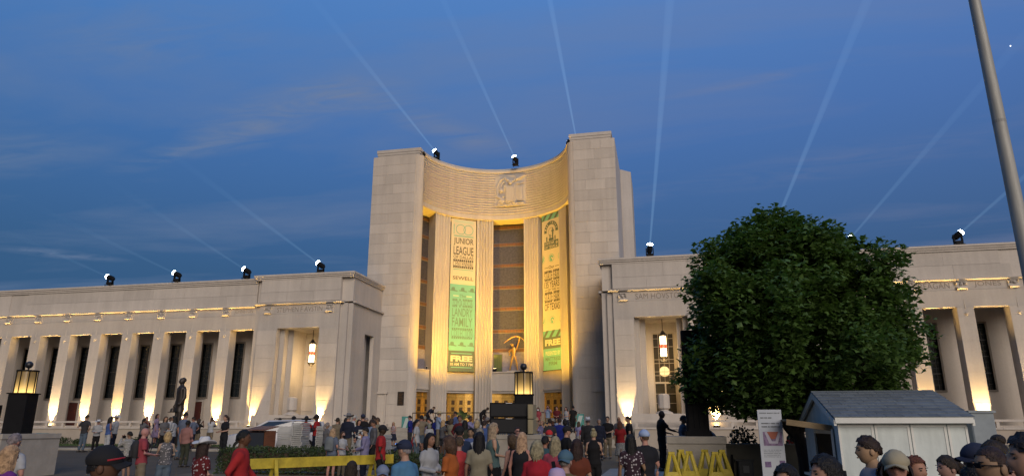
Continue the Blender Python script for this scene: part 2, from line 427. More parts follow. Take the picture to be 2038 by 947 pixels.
DOOR_R = mat('maroon_door', (.085,.018,.012), .55, var=.15, scale=4)
def wing(side, far, k_pil, op_out, op_in, face, winds, doors, block_in, strip_out):
    s = side; V0 = -5.35; VB = -5.55
    lo, hi = (-far, -16.5) if s < 0 else (16.6, far)
    # back wall of the portico with real window and door recesses
    holes = [(u, u+.75, 3.95, 7.95) for u in winds]
    b = MB(); slab_wall(b, lo, hi, Z_TERR, 9.4, -2.8, -2.3, holes)
    b.box(lo, hi, -2.25, -2.1, 1.2, 12.0)
    hb('portico_wall', b)
    for u in winds: window_unit(u, 3.95, 7.95, .75, -2.8, 12, 3)
    for u in doors:
        d = MB(); d.box(u, u+.86, -2.87, -2.81, 1.89, 3.62); dd = obj('door', d, DOOR_R, hall)
        f = MB(); f.box(u-.1,u,-2.93,-2.80,1.89,3.72); f.box(u+.86,u+.96,-2.93,-2.80,1.89,3.72); f.box(u,u+.86,-2.93,-2.80,3.62,3.72)
        obj('door_frame', f, STONE2, dd)
        h = MB(); h.tube([(u+.75,-2.92,2.8),(u+.75,-2.92,3.0)], .02, 6); obj('handle', h, GOLD_D, dd)
    b = MB(); b.box(lo, hi, -4.53, -2.81, 9.0, 9.2); hb('portico_ceiling', b)
    b = MB(); b.box(lo, hi, V0-.1, -2.8, 1.2, Z_BASE-.005); hb('portico_floor', b)
    # lintel beam and frieze
    b = MB(); b.box(lo, hi, V0, V0+.8, Z_LINT, 9.63); b.box(lo, hi, V0+.02, V0+.8, 9.632, 9.648); b.box(lo, hi, V0+.006, V0+.8, 9.65, Z_STR)
    hb('lintel', b)
    # string course with a hollow underside, parapet core, cornice fillets
    b = MB(); b.xprism([(V0+.3,Z_STR),(V0-.16,Z_STR+.002),(V0-.22,Z_STR+.05),(V0-.22,Z_STR+.13),(V0+.3,Z_STR+.20)], lo, hi); hb('string_course', b)
    b = MB(); b.box(lo, hi, V0+.10, V0+.9, Z_STR+.14, 11.99); hb('parapet', b)
    b = MB(); b.box(lo, hi, V0-.02, V0+1.0, 12.0, 12.12); b.box(lo, hi, V0-.08, V0+1.0, 12.124, 12.24); b.box(lo, hi, V0-.14, V0+1.0, 12.244, 12.37)
    hb('cornice', b)
    b = MB(); b.box(lo, hi, V0+1.0, 9, 11.9, 12.1); hb('roof', b)
    for row, (z0, z1) in enumerate(((Z_STR+.16, 11.16), (11.16, 11.99))):
        x = lo if s > 0 else hi
        while (x < far-.5 if s > 0 else x > -far+.5):
            L = rb.uniform(2.0, 3.1)
            if s > 0: a, c = x, x+L
            else: a, c = x-L, x
            if (-38.5 < a and c < 34.5): stone_block(a, c, V0+.05, z0, z1)
            x = x+L*s
    b = MB()
    if s < 0: b.box(-far, -38.5, V0+.06, V0+.1, Z_STR+.15, 11.99)
    else: b.box(34.4, far, V0+.06, V0+.1, Z_STR+.15, 11.99)
    hb('parapet_facing', b)
    for i in range(k_pil):
        c = s*18.83 - PITCH*i if s < 0 else 18.99 + PITCH*i
        link('pillar', PIL, hall, (), (c, V0-.004, Z_BASE))
        link('star_relief', STAR, hall, (), (c, V0-.006, 8.2))
        link('frieze_emblem', EMB[i % 4], hall, (), (c, V0-.02, 9.92))
    # ---- projecting end block with a stepped opening
    o0, o1 = op_out; i0, i1 = op_in; f0, f1 = face; e0, e1 = block_in
    b = MB()
    slab_wall(b, f0, f1, 1.2, Z_LINT-.01, VB, VB+.55, [(o0, o1, 1.2, Z_LINT-.01)])
    slab_wall(b, f0, f1, 1.2, Z_LINT-.01, VB+.552, VB+1.1, [(o0+(i0-o0)*.45, o1+(i1-o1)*.45, 1.2, Z_LINT-.01)])
    slab_wall(b, f0, f1, 1.2, Z_LINT-.01, VB+1.102, VB+1.8, [(i0, i1, 1.2, Z_LINT-.01)])
    b.box(f0, f1, VB, VB+1.8, Z_LINT-.008, 9.63); b.box(f0, f1, VB+.02, VB+1.8, 9.632, 9.648); b.box(f0, f1, VB+.006, VB+1.8, 9.65, Z_STR+.1)
    r0, r1 = strip_out; b.box(r0, r1, VB+.22, VB+1.8, 1.2, Z_STR+.1)
    q0, q1 = (f1+.002, e1-.35) if s < 0 else (e0+.35, f0-.002)
    b.box(q0, q1, VB+.16, VB+1.8, 1.2, Z_STR+.1)
    n0, n1 = (e1-.348, e1) if s < 0 else (e0, e0+.348)
    b.box(n0, n1, VB+.34, VB+1.8, 1.2, Z_STR+.1)
    hb('end_block', b)
    # joints of the ashlar on the two pilasters of the block: thin raised courses
    for pu0, pu1 in ((f0+.01, o0-.05), (o1+.05, f1-.01)):
        zs = [2.6, 3.55, 4.55, 5.5, 6.5, 7.45, 8.45]
        for z0, z1 in zip(zs, zs[1:]): stone_block(pu0, pu1, VB-.022, z0, z1, depth=.024)
    # inner side wall toward the tower, with its own narrow opening
    b = MB(); xs0, xs1 = (e1-.30, e1-.005) if s < 0 else (e0+.005, e0+.30)
    vv = VB+1.802
    for (va, vb2, za, zb) in ((vv, -3.0, 1.2, Z_STR+.1), (-3.0, -1.35, Z_LINT-.25, Z_STR+.1), (-1.35, -.02, 1.2, Z_STR+.1)):
        b.box(xs0, xs1, va, vb2, za, zb)
    b.box(xs0-.9 if s < 0 else xs0+.5, xs1-.6 if s < 0 else xs1+.9, -3.0, -1.35, 1.2, Z_LINT)
    hb('side_wall', b)
    b = MB(); B0, B1 = min(e0, r0), max(e1, r1)
    P = [(VB+.2,Z_STR+.102),(VB-.16,Z_STR+.104),(VB-.22,Z_STR+.15),(VB-.22,Z_STR+.23),(VB+.2,Z_STR+.30)]
    b.xprism(P, f0-.3, f1+.3)
    ex = e1 if s < 0 else e0
    b.box(min(ex, ex-s*.18), max(ex, ex-s*.18), VB+.25, -.02, Z_STR+.104, Z_STR+.23)
    b.box(min(ex-.02,ex-s*.9), max(ex+.02,ex-s*.12), VB+.1, VB+.6, Z_STR+.104, Z_STR+.23) if False else None
    hb('string_course', b)
    b = MB(); b.box(B0+.05, B1-.05, VB+.32, -.02, Z_STR+.24, 12.2)
    b.box(f0, f1, VB+.05, VB+.32, Z_STR+.26, 12.2); hb('parapet', b)
    for z0, z1 in ((Z_STR+.3, 11.25), (11.25, 12.16)):
        x = f0; L0 = (f1-f0)/3 if z0 < 11 else (f1-f0)/2.0
        while x < f1-.1: stone_block(x, min(x+L0, f1), VB, z0, z1); x += L0
    b = MB(); b.box(B0-.05, B1+.05, VB-.02, -.03, 12.165, 12.28); b.box(B0-.10, B1+.10, VB-.09, -.03, 12.284, 12.40); b.box(B0-.16, B1+.16, VB-.15, -.03, 12.404, 12.54)
    hb('cornice', b)
    for c in ((f0+o0)/2, (o1+f1)/2):
        link('frieze_emblem', EMB[int(abs(c)*3) % 4], hall, (), (c, VB-.02, 9.92))
    # recess behind the opening: side cheeks, ceiling, back wall
    b = MB(); b.box(f0-.2, i0, VB+1.802, -2.6, 1.2, Z_LINT+.3); b.box(i1, f1+.2, VB+1.802, -2.6, 1.2, Z_LINT+.3)
    b.box(i0, i1, VB+1.802, -2.6, Z_LINT-.02, Z_LINT+.3); hb('alcove', b)
    # plinth with an urn in front of the opening
    b = MB(); b.cbox(o0-1.1, o1+.35, VB-.55, VB+1.0, 1.2, 2.58, .03) if s < 0 else b.cbox(o0-.45, o1+.5, VB-.55, VB+1.0, 1.2, 2.58, .03)
    hb('plinth', b, STONE2)
    uc = (o0+o1)/2
    b = MB(); b.lathe([(.55,2.58),(.5,2.66),(.28,2.76),(.22,2.82),(.30,2.86),(.36,2.92),(.36,3.62),(.33,3.72),(.2,3.78),(0,3.79)], 8, (uc-.1*s, VB-.1, 0))
    hb('urn', b, STONE2)

LW = [-19.55-PITCH*k for k in range(-0, 9)]
RW = [31.95-.75+PITCH*k for k in range(-5, 2)]
wing(-1, 56, 11, (-14.5,-11.2), (-13.75,-11.72), (-16.05,-9.75), LW, [-22.65, -22.65-4*PITCH], (-16.5,-8.85), (-16.5,-16.052))
wing(1, 44, 8, (10.8,14.15), (11.45,13.45), (9.5,16.1), RW, [], (8.75,16.6), (16.102,16.6))
# alcove backs: plain ashlar on one side, a tall window on the other
b = MB(); b.box(-14.2,-11.3,-2.58,-2.3,1.2,9); hb('alcove_wall', b)
for z in (2.9,3.75,4.7,5.65,6.6,7.5): stone_block(-13.75,-11.72,-2.62,z,z+.9 if z < 7.5 else 8.55)
b = MB(); slab_wall(b, 11.2, 13.7, 1.2, 9, -2.58, -2.2, [(11.8,13.3,2.62,7.95)]); hb('alcove_wall', b)
f = MB()
for x0, x1 in ((11.8,11.9),(13.2,13.3),(12.5,12.6)): f.box(x0,x1,-2.55,-2.4,2.62,4.55 if x0 == 12.5 else 7.95)
f.box(11.9,13.2,-2.56,-2.4,4.56,4.68); f.box(11.9,13.2,-2.56,-2.4,7.86,7.95)
CREAM = mat('cream_frame', (.36,.31,.25), .6)
fo = obj('window', f, CREAM, hall)
p = MB(); p.box(11.9,13.2,-2.44,-2.42,2.62,7.86); obj('pane', p, mat('reflecting_glass', (.05,.042,.03), .06, spec=.8), fo)
m = MB()
for k in (1,3): x = 11.9+1.3*k/4; m.box(x-.015,x+.015,-2.5,-2.45,4.68,7.86)
m.box(12.54,12.56,-2.5,-2.45,4.68,7.86)
for z in (5.1,5.35,5.9,6.15,7.0,7.55,3.3,3.9): m.box(11.9,13.2,-2.505,-2.455,z-.014,z+.014)
obj('glazing_bar', m, CREAM, fo)

# ---- lettering of the frieze (carved names)
def carve(s, u, w, z, h, v):
    link('lettering', text_mesh('lettering', s, w, h, -.004), hall, INCISED, (u, v, z))
carve('STEPHEN F AVSTIN', -12.85, 3.55, 9.94, .36, -5.555)
carve('SAM HOVSTON', 12.5, 3.1, 9.94, .38, -5.555)
carve('REAGAN', 30.05+1.30-2.765+0.0, 1.66, 9.93, .36, -5.356)
carve('JONES', 30.05+1.40, 1.42, 9.93, .36, -5.356)
carve('JOHNSTON', -17.45, 1.5, 9.93, .34, -5.356)

# ------------------------------------------------------------------ towers
def tower(s):
    a, c = (-10.3,-6.0) if s < 0 else (5.95, 9.75)
    b = MB(); n = 6; r = .55
    # plan with a rounded inner front corner that turns into the exedra
    if s < 0:
        poly = [(a,.05),(c-r,.05)] + [(c-r+r*sin(t*pi/2/n), .05+r-r*cos(t*pi/2/n)) for t in range(1,n+1)] + [(c,.62),(c-2.3,.64),(c-2.3,7.5),(a,7.5)]
    else:
        poly = [(c,.05),(c,7.5),(a+2.3,7.5),(a+2.3,.64),(a,.62)] + [(a+r-r*cos(t*pi/2/n), .05+r-r*sin(t*pi/2/n)) for t in range(0,n+1)]
    b.prism(poly, 1.0, 23.55)
    hb('tower', b)
    b = MB(); i = .3
    P2 = [(a+i,.2),(c-i,.2),(c-i,7.2),(a+i,7.2)]
    b.prism(P2, 23.552, 23.72)
    b.prism([(a+i-.04,.16),(c-i+.04,.16),(c-i+.04,7.24),(a+i-.04,7.24)], 23.722, 23.93)
    b.prism([(a+i-.08,.12),(c-i+.08,.12),(c-i+.08,7.28),(a+i-.08,7.28)], 23.932, 24.2)
    hb('tower_cap', b)
    # rear shoulder behind the tower
    b = MB(); q0, q1 = (-11.2,-5.5) if s < 0 else (5.5, 10.65)
    b.cbox(q0, q1, 7.52, 14, 1.0, 23.7, .8); hb('tower_rear', b)
    # ashlar facing: courses of about 0.83 m
    z = 1.75; row = 0
    fa, fc = (a, c-r) if s < 0 else (a+r, c)
    while z < 23.4:
        z1 = min(z+.84, 23.55)
        cuts = [fa, fa+(fc-fa)*rb.choice((.28,.36,.42)), fa+(fc-fa)*rb.choice((.66,.7,.74)), fc] if row % 2 else [fa, fa+(fc-fa)*rb.choice((.5,.34)), fc]
        for x0, x1 in zip(cuts, cuts[1:]): stone_block(x0, x1, 0.0, z, z1)
        z = z1; row += 1
    b = MB()
    # shallow framed panel near the foot of the tower
    p0, p1 = (a+.95, a+2.15) if s < 0 else (c-2.15, c-.95)
    b.box(p0,p0+.1,-.16,-.002,2.2,4.2); b.box(p1-.1,p1,-.16,-.002,2.2,4.2); b.box(p0-.1,p1+.1,-.24,-.002,4.2,4.34); b.box(p0+.1,p1-.1,-.10,-.002,2.2,4.2)
    for k in range(3): b.box(p0+.22+.3*k,p0+.30+.3*k,-.13,-.1,2.9,4.1)
    b.box(p0-.25,p1+.25,-.5,-.002,1.72,2.0); b.box(p0,p1,-.4,-.002,2.0,2.2)
    hb('fountain_niche', b, STONE2)
tower(-1); tower(1)
b = MB(); b.box(-5.5, 5.5, 9.2, 14, 1, 23.5); hb('hall_block', b)
b = MB(); b.box(-7.25,-6.75,-.05,-.005,3.35,4.35); pl = hb('plaque', b, BRONZE)
b = MB()
for k in range(7): b.box(-7.18+.02*(k%2),-6.82-.05*(k%3),-.056,-.05,3.45+.12*k,3.49+.12*k)
obj('lettering', b, GOLD_D, pl)

# ------------------------------------------------------------------ the exedra
CY = -.1
def pol(r, deg): return (r*sin(R(deg)), CY + r*cos(R(deg)))
# ribbed band swept round the curve
ribs = 17; zb, zt = 19.2, 23.62
prof = [(6.42, zb), (6.10, zb+.002), (6.02, zb+.06), (6.02, zb+.45)]
hh = (zt-.12-zb-.5)/ribs
for k in range(ribs):
    z0 = zb+.5+k*hh
    prof += [(6.075, z0), (6.03, z0+.02), (5.99, z0+hh*.30), (5.985, z0+hh*.5), (5.99, z0+hh*.7), (6.03, z0+hh-.02)]
prof += [(6.07, zt-.12), (5.96, zt-.11), (5.93, zt-.06), (5.93, zt+.12), (5.99, zt+.16), (6.03, zt+.2), (6.03,zt+.34), (6.5, zt+.34)]
b = MB(); NA = 72
for i in range(NA+1):
    t = -84.2+168.4*i/NA
    for r_, z_ in prof: x, y = pol(r_, t); b.v.append((x,y,z_))
npf = len(prof)
for i in range(NA):
    for j in range(npf-1):
        b.f.append((i*npf+j, i*npf+j+1, (i+1)*npf+j+1, (i+1)*npf+j)); b.m.append(0)
o = hb('ribbed_band', b, STONE2); autosmooth(o, 40)
# soffit under the band and roof behind it
b = MB()
for i in range(NA):
    t0, t1 = -80+160*i/NA, -80+160*(i+1)/NA
    A, Bq, Cq, D = pol(6.1,t0), pol(6.1,t1), pol(9.0,t1), pol(9.0,t0)
    b.add([(*A,zb+.003),(*Bq,zb+.003),(*Cq,zb+.003),(*D,zb+.003)], [(0,1,2,3)])
hb('soffit', b, STONE2)
b = MB()
for i in range(NA):
    t0, t1 = -80+160*i/NA, -80+160*(i+1)/NA
    A, Bq, Cq, D = pol(6.5,t0), pol(6.5,t1), pol(9.3,t1), pol(9.3,t0)
    b.add([(*A,zt+.34),(*Bq,zt+.34),(*Cq,zt+.34),(*D,zt+.34)], [(0,1,2,3)])
hb('rim_roof', b, STONE2)
# carved relief panel in the band
b = MB(); eh = 1.42
b.box(-eh,eh,-.02,.12,-1.42,1.42)
b.box(-.42,.42,-.16,-.02,-1.1,.45); b.box(-.36,.36,-.2,-.16,-1.0,.3)
b.box(.72,1.12,-.14,-.02,-.95,.25); b.box(.66,1.18,-.17,-.14,-1.02,-.9)
for pts, rr in (([(-1.2,0,-.4),(-1.25,0,.3),(-1.0,0,.9),(-.55,0,1.2)], .09), ([(-.9,0,-.2),(-.92,0,.3),(-.7,0,.72),(-.45,0,.78)], .09),
                ([(-1.25,0,-.45),(-.8,0,-.75),(-.6,0,-.5)], .12), ([(-1.1,0,-1.25),(-1.0,0,-.95),(-.6,0,-1.2)], .12),
                ([(-.35,0,1.1),(0,0,.75),(.4,0,.9),(.5,0,1.25)], .10), ([(.5,0,.95),(.9,0,1.1),(1.3,0,1.3)], .12),
                ([(.55,0,.6),(.9,0,.55),(1.25,0,.65)], .07), ([(-.7,0,-.1),(-.55,0,.25),(-.5,0,.5)], .11)):
    b.tube([(x,-.05,z) for x,_,z in pts], rr, 6)
b.ball((0,-.1,.72), (.2,.14,.22), 10, 6); b.ball((-.85,-.1,.05), (.17,.12,.2), 10, 6); b.ball((-.75,-.06,-.9), (.3,.14,.25), 10, 6)
for k in range(9): b.ball((-1.0+.26*k,-.06,-1.22+.05*(k%2)), (.15,.1,.10), 8, 5)
b.box(-eh,eh,-.10,-.02,-1.42,-1.3)
x, y = pol(5.87, 2); o = hb('carved_relief', b, STONE2); o.location = (x, y, 21.85); o.rotation_euler = (0,0,R(-2))
# fluted piers
def pier_poly(t0, t1, n=5, r=6.13, back=None):
    pts = []; m = 1.0; w = (t1-t0-2*m)/n
    pts.append(pol(r,t0))
    for k in range(n):
        a = t0+m+k*w
        for q in range(6):
            f = q/5.0; pts.append(pol(r + .17*sin(pi*f) if 0 < f < 1 else r, a+w*.12+w*.76*f))
    b0, b1 = back or (t0, t1); pts.append(pol(r,t1)); pts.append(pol(7.95,b1)); pts.append(pol(7.95,b0))
    return pts[::-1]
for t0, t1 in ((12.8,26),(50,63),(-26,-12.8),(-64.5,-49.2)):
    b = MB(); b.prism(pier_poly(t0,t1,back=(t0,57.5) if t1 == 63 else ((-58.5,t1) if t0 == -64.5 else None)), 1.73, zb+.002); o = hb('fluted_pier', b, STONE2); autosmooth(o, 50)

TILE = mat('blue_grey_tile', (.045,.043,.058), .6, var=.45, scale=6, objvar=.1, bump=.2, bscale=14)
TILE2 = mat('lilac_tile', (.22,.20,.22), .6, var=.2, scale=5, objvar=.1)
BANDM = mat('ochre_band', (.17,.065,.018), .6, col2=(.06,.045,.03), scale=5, stretch=(3,3,.3))
CURT = mat('green_curtain', (.07,.09,.025), .8, var=.3, scale=3, stretch=(8,8,.2))
def chord(t0, t1, r0, r1, z0, z1, mb=None):
    mb = mb or MB(); mb.prism([pol(r0,t1),pol(r0,t0),pol(r1,t0),pol(r1,t1)][::-1], z0, z1); return mb
openings = [(-12.8,12.8),(26,50),(-49.2,-26),(-79.5,-58.5),(57.5,79.5)]
zband = [18.9,17.35,15.45,13.5,11.6,9.68,8.05]
for oi, (t0, t1) in enumerate(openings):
    # spandrel, mouldings, sill ledge
    b = chord(t0,t1,6.65,7.95,4.78,6.1); chord(t0,t1,6.55,7.95,6.102,6.2,b); chord(t0,t1,6.58,7.95,4.62,4.778,b); chord(t0,t1,6.72,7.95,4.45,4.618,b)
    hb('spandrel', b, STONE2)
    # tile panels between ochre bands
    zs = [zb+.0]+zband
    for k in range(len(zs)-1):
        b = chord(t0,t1,7.62,7.7,zs[k+1]+.17, zs[k]-.17 if k else zb); obj('tile_panel', b, TILE, hall)
    for z in zband:
        b = chord(t0,t1,7.57,7.7,z-.12,z+.12); bo = obj('ochre_band', b, BANDM, hall)
        b = chord(t0,t1,7.6,7.7,z+.122,z+.168); chord(t0,t1,7.6,7.7,z-.168,z-.122,b); obj('band_edge', b, FRAME, bo)
    b = chord(t0,t1,7.62,7.7,6.2,7.88); obj('tile_panel', b, TILE2, hall)
    w = t0+(t1-t0)*.26
    b = chord(t0+.6,w,7.45,7.6,6.25,7.75); wo = obj('window', b, FRAME, hall)
    b = chord(t0+1.0,w-.5,7.43,7.448,6.3,7.7); obj('pane', b, CURT, wo)
    b = MB()
    for k in range(6): chord(w+1.2,w+2.4,7.56,7.61,6.35+.25*k,6.5+.25*k,b)
    obj('grille_block', b, BANDM, wo)
    # bronze doors: leaves with emblem squares
    nl = 4 if abs(t0+t1)/2 < 60 else 3
    for k in range(nl):
        a0 = t0+(t1-t0)*k/nl; a1 = t0+(t1-t0)*(k+1)/nl
        b = chord(a0+.25,a1-.25,6.86,6.95,1.76,4.1); d = obj('door', b, GOLD, hall)
        f = chord(a0,a0+.25,6.80,6.97,1.74,4.44); chord(a1-.25,a1,6.80,6.97,1.74,4.44,f); chord(a0+.25,a1-.25,6.80,6.97,4.1,4.2,f); chord(a0+.25,a1-.25,6.88,6.97,4.2,4.44,f)
        obj('door_frame', f, GOLD, d)
        m = .3*(a1-a0)
        for q in range(4):
            e = MB(); zc = 2.05+.55*q
            chord(a0+m,a1-m,6.82,6.86,zc-.17,zc+.17,e); chord(a0+m*1.35,a1-m*1.35,6.80,6.82,zc-.05,zc+.12,e)
            obj('door_emblem', e, GOLD_D, d)
        for q in range(4):
            e = MB(); zc = 2.05+.55*q
            for dz in (-.24,.22): chord(a0+m*.6,a1-m*.6,6.815,6.86,zc+dz,zc+dz+.05,e)
            chord(a0+m*.6,a0+m*.8,6.815,6.86,zc-.2,zc+.2,e); chord(a1-m*.8,a1-m*.6,6.815,6.86,zc-.2,zc+.2,e)
            obj('door_panel', e, GOLD, d)
b = MB()
for i in range(36):
    t0, t1 = -80+160*i/36, -80+160*(i+1)/36
    chord(t0,t1,7.75,7.95,1.7,zb,b)
hb('exedra_wall', b, STONE2)

# ------------------------------------------------------------------ gilded archer on the centre sill
ar = thing('archer_statue', 'gilded statue of an archer with raised bow standing over the centre door', 'statue', (BX+.28, BY+CY+6.95, 6.2), R(0))
b = MB()
b.loft([(0,0,1.25,.15,.11),(0,0,1.45,.13,.10),(.0,0,1.68,.18,.12),(0,0,1.85,.21,.12),(0,0,1.98,.12,.1),(0,0,2.05,.08,.08)], 12)
b.tube([(-.1,0,1.3),(-.22,-.05,.75),(-.34,0,.2)], [.10,.07,.045], 8); b.tube([(.1,0,1.3),(.25,-.02,.75),(.3,.02,.2)], [.10,.07,.045], 8)
b.tube([(-.34,0.05,.2),(-.38,-.16,.08)], [.07,.05], 6); b.tube([(.3,.06,.2),(.33,-.16,.08)], [.07,.05], 6)
b.tube([(.2,0,1.85),(.36,0,2.3),(.5,-.04,2.78)], [.075,.058,.042], 8); b.tube([(-.2,0,1.85),(-.42,-.04,1.7),(-.36,-.1,1.45)], [.085,.07,.05], 8)
b.ball((.52,-.05,2.85), .075, 8, 5); b.ball((-.34,-.1,1.42), .07, 8, 5)
b.ball((-.12,0,2.2), (.12,.14,.16), 10, 7); b.ball((-.2,.02,2.3), (.14,.1,.07), 8, 5)
o = obj('figure', b, GOLD, ar); autosmooth(o, 60)
b = MB(); P = [(-.85,0,2.42),(-.6,0,2.62),(-.2,0,2.86),(.15,0,2.97),(.5,0,2.92),(.85,0,2.65),(1.0,0,2.2),(1.03,0,1.85)]
b.tube(P, [.015,.02,.025,.03,.03,.025,.02,.015], 6); obj('bow', b, GOLD, ar)
b = MB(); b.cbox(-.55,.5,-.3,.25,-.0,.1,.04); obj('plinth', b, STONE2, ar)
# ------------------------------------------------------------------ ground, road, lawn, terraces, steps
def g(y):
    return 0.66*min(1.0, max(0.0, (y-8)/30.0))
def strip(name, x0, x1, ys, m, dz=0.0, nx=1):
    b = MB()
    for i in range(len(ys)-1):
        y0, y1 = ys[i], ys[i+1]
        for k in range(nx):
            a = x0+(x1-x0)*k/nx; c = x0+(x1-x0)*(k+1)/nx
            b.add([(a,y0,g(y0)+dz),(c,y0,g(y0)+dz),(c,y1,g(y1)+dz),(a,y1,g(y1)+dz)], [(0,1,2,3)])
    return structure(obj(name, b, m))
PAVE = mat('plaza_concrete', (.108,.086,.056), .9, var=.36, scale=.55, bump=.2, bscale=12)
ASPH = mat('asphalt', (.053,.042,.028), .92, var=.25, scale=.9, bump=.3, bscale=40)
GRASSG = mat('lawn_soil', (.035,.045,.018), .95, var=.3, scale=4)
strip('ground', -900, 900, [-300,0,8,38,120,1500], PAVE)
strip('road', -300, -16, [13,20,30,33.5], ASPH, .006)
strip('road', 12, 300, [20,30,33.5], ASPH, .006)
def kerb(x0, x1, y, w=.18, h=.12):
    n = max(1, int((x1-x0)/2.4))
    for k in range(n):
        b = MB(); L = (x1-x0)/n
        b.xprism([(0,-.1),(w,-.1),(w,h),(.03,h),(0,h-.03)], 0, L-.012)
        structure(obj('kerb_stone', b, CONC, None, (x0+k*L, y, g(y))))
kerb(-40, -16, 33.6); kerb(-24, -12, 12.75)
# pavement slab joints across the plaza
for y in (10.5, 14, 17.5, 21, 24.5, 28, 31.5, 35):
    strip('expansion_joint', -15.9, 11.9, [y, y+.03], JOINT if False else ASPH, .004)
for x in (-12, -8, -4, 0, 4, 8):
    strip('expansion_joint', x, x+.03, [9, 20, 30, 38, 41], ASPH, .005)
strip('lawn', -60, -21.5, [37.2, 38.0, 39.95], GRASSG, .03)
rg = random.Random(5)
b = MB()
for k in range(9000):
    x = rg.uniform(-50,-21.6); y = rg.uniform(37.25,39.9); z = g(y)+.03; h = rg.uniform(.05,.12); a = rg.uniform(0,pi)
    dx, dy = .012*cos(a), .012*sin(a)
    b.add([(x-dx,y-dy,z),(x+dx,y+dy,z),(x+rg.uniform(-.05,.05),y+rg.uniform(-.05,.05),z+h)], [(0,1,2)])
GRASS = mat('grass_blades', (.045,.075,.02), .8, var=.35, scale=.8)
tag(stuff(obj('grass', b, GRASS)), 'strip of short green lawn below the terrace wall', 'grass')
# terrace retaining walls (Y = 40) with coping and low stone railing
WALLM = mat('rendered_wall', (.33,.285,.235), .92, var=.10, scale=1.2, bump=.15, bscale=20)
def terrace(x0, x1, name_label):
    t = thing('terrace_wall', name_label, 'wall', ((x0+x1)/2, 40, g(40)))
    b = MB(); b.box(x0-(x0+x1)/2, x1-(x0+x1)/2, 0, 4.56, -.5, 1.02); obj('wall', b, WALLM, t)
    n = int((x1-x0)/2.2); L = (x1-x0)/n
    for k in range(n):
        a = x0-(x0+x1)/2+k*L
        b = MB(); b.box(a, a+L-.012, -.06, .55, 1.022, 1.12); obj('coping_stone', b, STONE2, t)
    r = thing('stone_railing', 'low pale stone railing ' + name_label.split(' wall ')[1].replace('below', 'on top of the terrace at') , 'railing', ((x0+x1)/2, 43.2, 1.68))
    b = MB(); b.box(x0-(x0+x1)/2, x1-(x0+x1)/2, -.09, .09, .40, .52); obj('rail', b, STONE2, r)
    m = int((x1-x0)/1.38); L = (x1-x0)/m
    pm = None
    for k in range(m+1):
        a = x0-(x0+x1)/2+k*L
        if pm is None:
            q = MB(); q.box(-.08,.08,-.07,.07,0,.398); pm = q.mesh('post'); pm.materials.append(STONE2)
        link('post', pm, r, (), (min(a, (x1-x0)/2-.08), 0, 0))
terrace(-62, -24.2, 'pale rendered terrace wall below the left wing')
terrace(-1.6, 44, 'pale rendered terrace wall below the right wing')
# broad steps up to the doors
b = MB(); n = 7
for k in range(n): b.box(-21.0, -3.6, 42.2+.42*k, 42.2+.42*(k+1), .3, .66+(1.73-.66)*(k+1)/n)
b.box(-21.0, -3.6, 42.2+.42*n, 58.2, .3, 1.73)
structure(obj('entrance_steps', b, CONC))
b = MB(); b.box(-24.2,-21.0,41.2,50,.3,1.70); structure(obj('landing', b, CONC))
b = MB(); b.box(-3.6,-1.6,41.2,50,.3,1.70); structure(obj('landing', b, CONC))

# ------------------------------------------------------------------ floodlights (the lamps the photograph shows lit)
def spot(parent, loc, aim, power, size, blend=.8, col=(1,.70,.36), r=.08):
    l = bpy.data.lights.new('lamp', 'SPOT'); l.energy = power; l.spot_size = R(size); l.spot_blend = blend; l.color = col
    l.shadow_soft_size = r
    o = bpy.data.objects.new('lamp', l); COL.objects.link(o)
    o.location = loc; d = Vector(aim)-Vector(loc); o.rotation_euler = d.to_track_quat('-Z','Y').to_euler()
    if parent: o.parent = parent; o.location = Vector(loc)-parent.location
    return o
LENS = mat('warm_lens', (.9,.8,.6), .3, emit=(1,.72,.36), estr=12)
fm = MB(); fm.cbox(-.16,.16,-.11,.11,.06,.30,.03); fm.box(-.03,.03,-.02,.02,0,.06); fm.box(-.12,.12,-.1,.1,-.0,.03)
FIX = fm.mesh('housing'); FIX.materials.append(BLACK)
lm = MB(); lm.box(-.13,.13,-.08,.08,.302,.312); FLENS = lm.mesh('lens'); FLENS.materials.append(LENS)
def uplight(x, y, z, aim, power, size, label, group, col=(1,.70,.36), spill=0, **k):
    t = thing('uplight', label, 'floodlight', (x, y, z), 0, group)
    link('housing', FIX, t); link('lens', FLENS, t)
    spot(t, (x, y, z+.36), aim, power, size, col=col, **k)
    if spill:
        l = bpy.data.lights.new('lamp', 'POINT'); l.energy = spill; l.color = col; l.shadow_soft_size = .08
        o = bpy.data.objects.new('lamp', l); COL.objects.link(o); o.parent = t; o.location = (0, -.05, .40)
    return t
ORD = ['first','second','third','fourth','fifth','sixth','seventh','eighth','ninth','tenth','eleventh']
PW = 5200
def foot(c, wall, label, group, k, p=PW):
    uplight(c+.02, wall-.135, Z_TERR-.16, (c, wall-.03, Z_TERR+5.0), p, 54, label, group, col=(1,.60+.03*(k%3),.17+.05*(k%3)), blend=.7, spill=9, r=.05)
for i in range(9):
    foot(BX-18.83-PITCH*i, 44.65, 'black uplight at the foot of the %s pillar left of the steps' % ORD[i], 'uplights at the pillar feet', i)
for i in range(6):
    foot(BX+18.99+PITCH*i, 44.65, 'black uplight at the foot of the %s pillar right of the steps' % ORD[i], 'uplights at the pillar feet', i)
for i, (u, lb) in enumerate(((-15.9,'left of the plain alcove in the left end block'),(-10.75,'right of the plain alcove in the left end block'),(10.15,'left of the lantern window in the right end block'),(15.4,'right of the lantern window in the right end block'))):
    foot(BX+u, 44.45, 'black uplight '+lb, 'uplights at the end blocks', i)
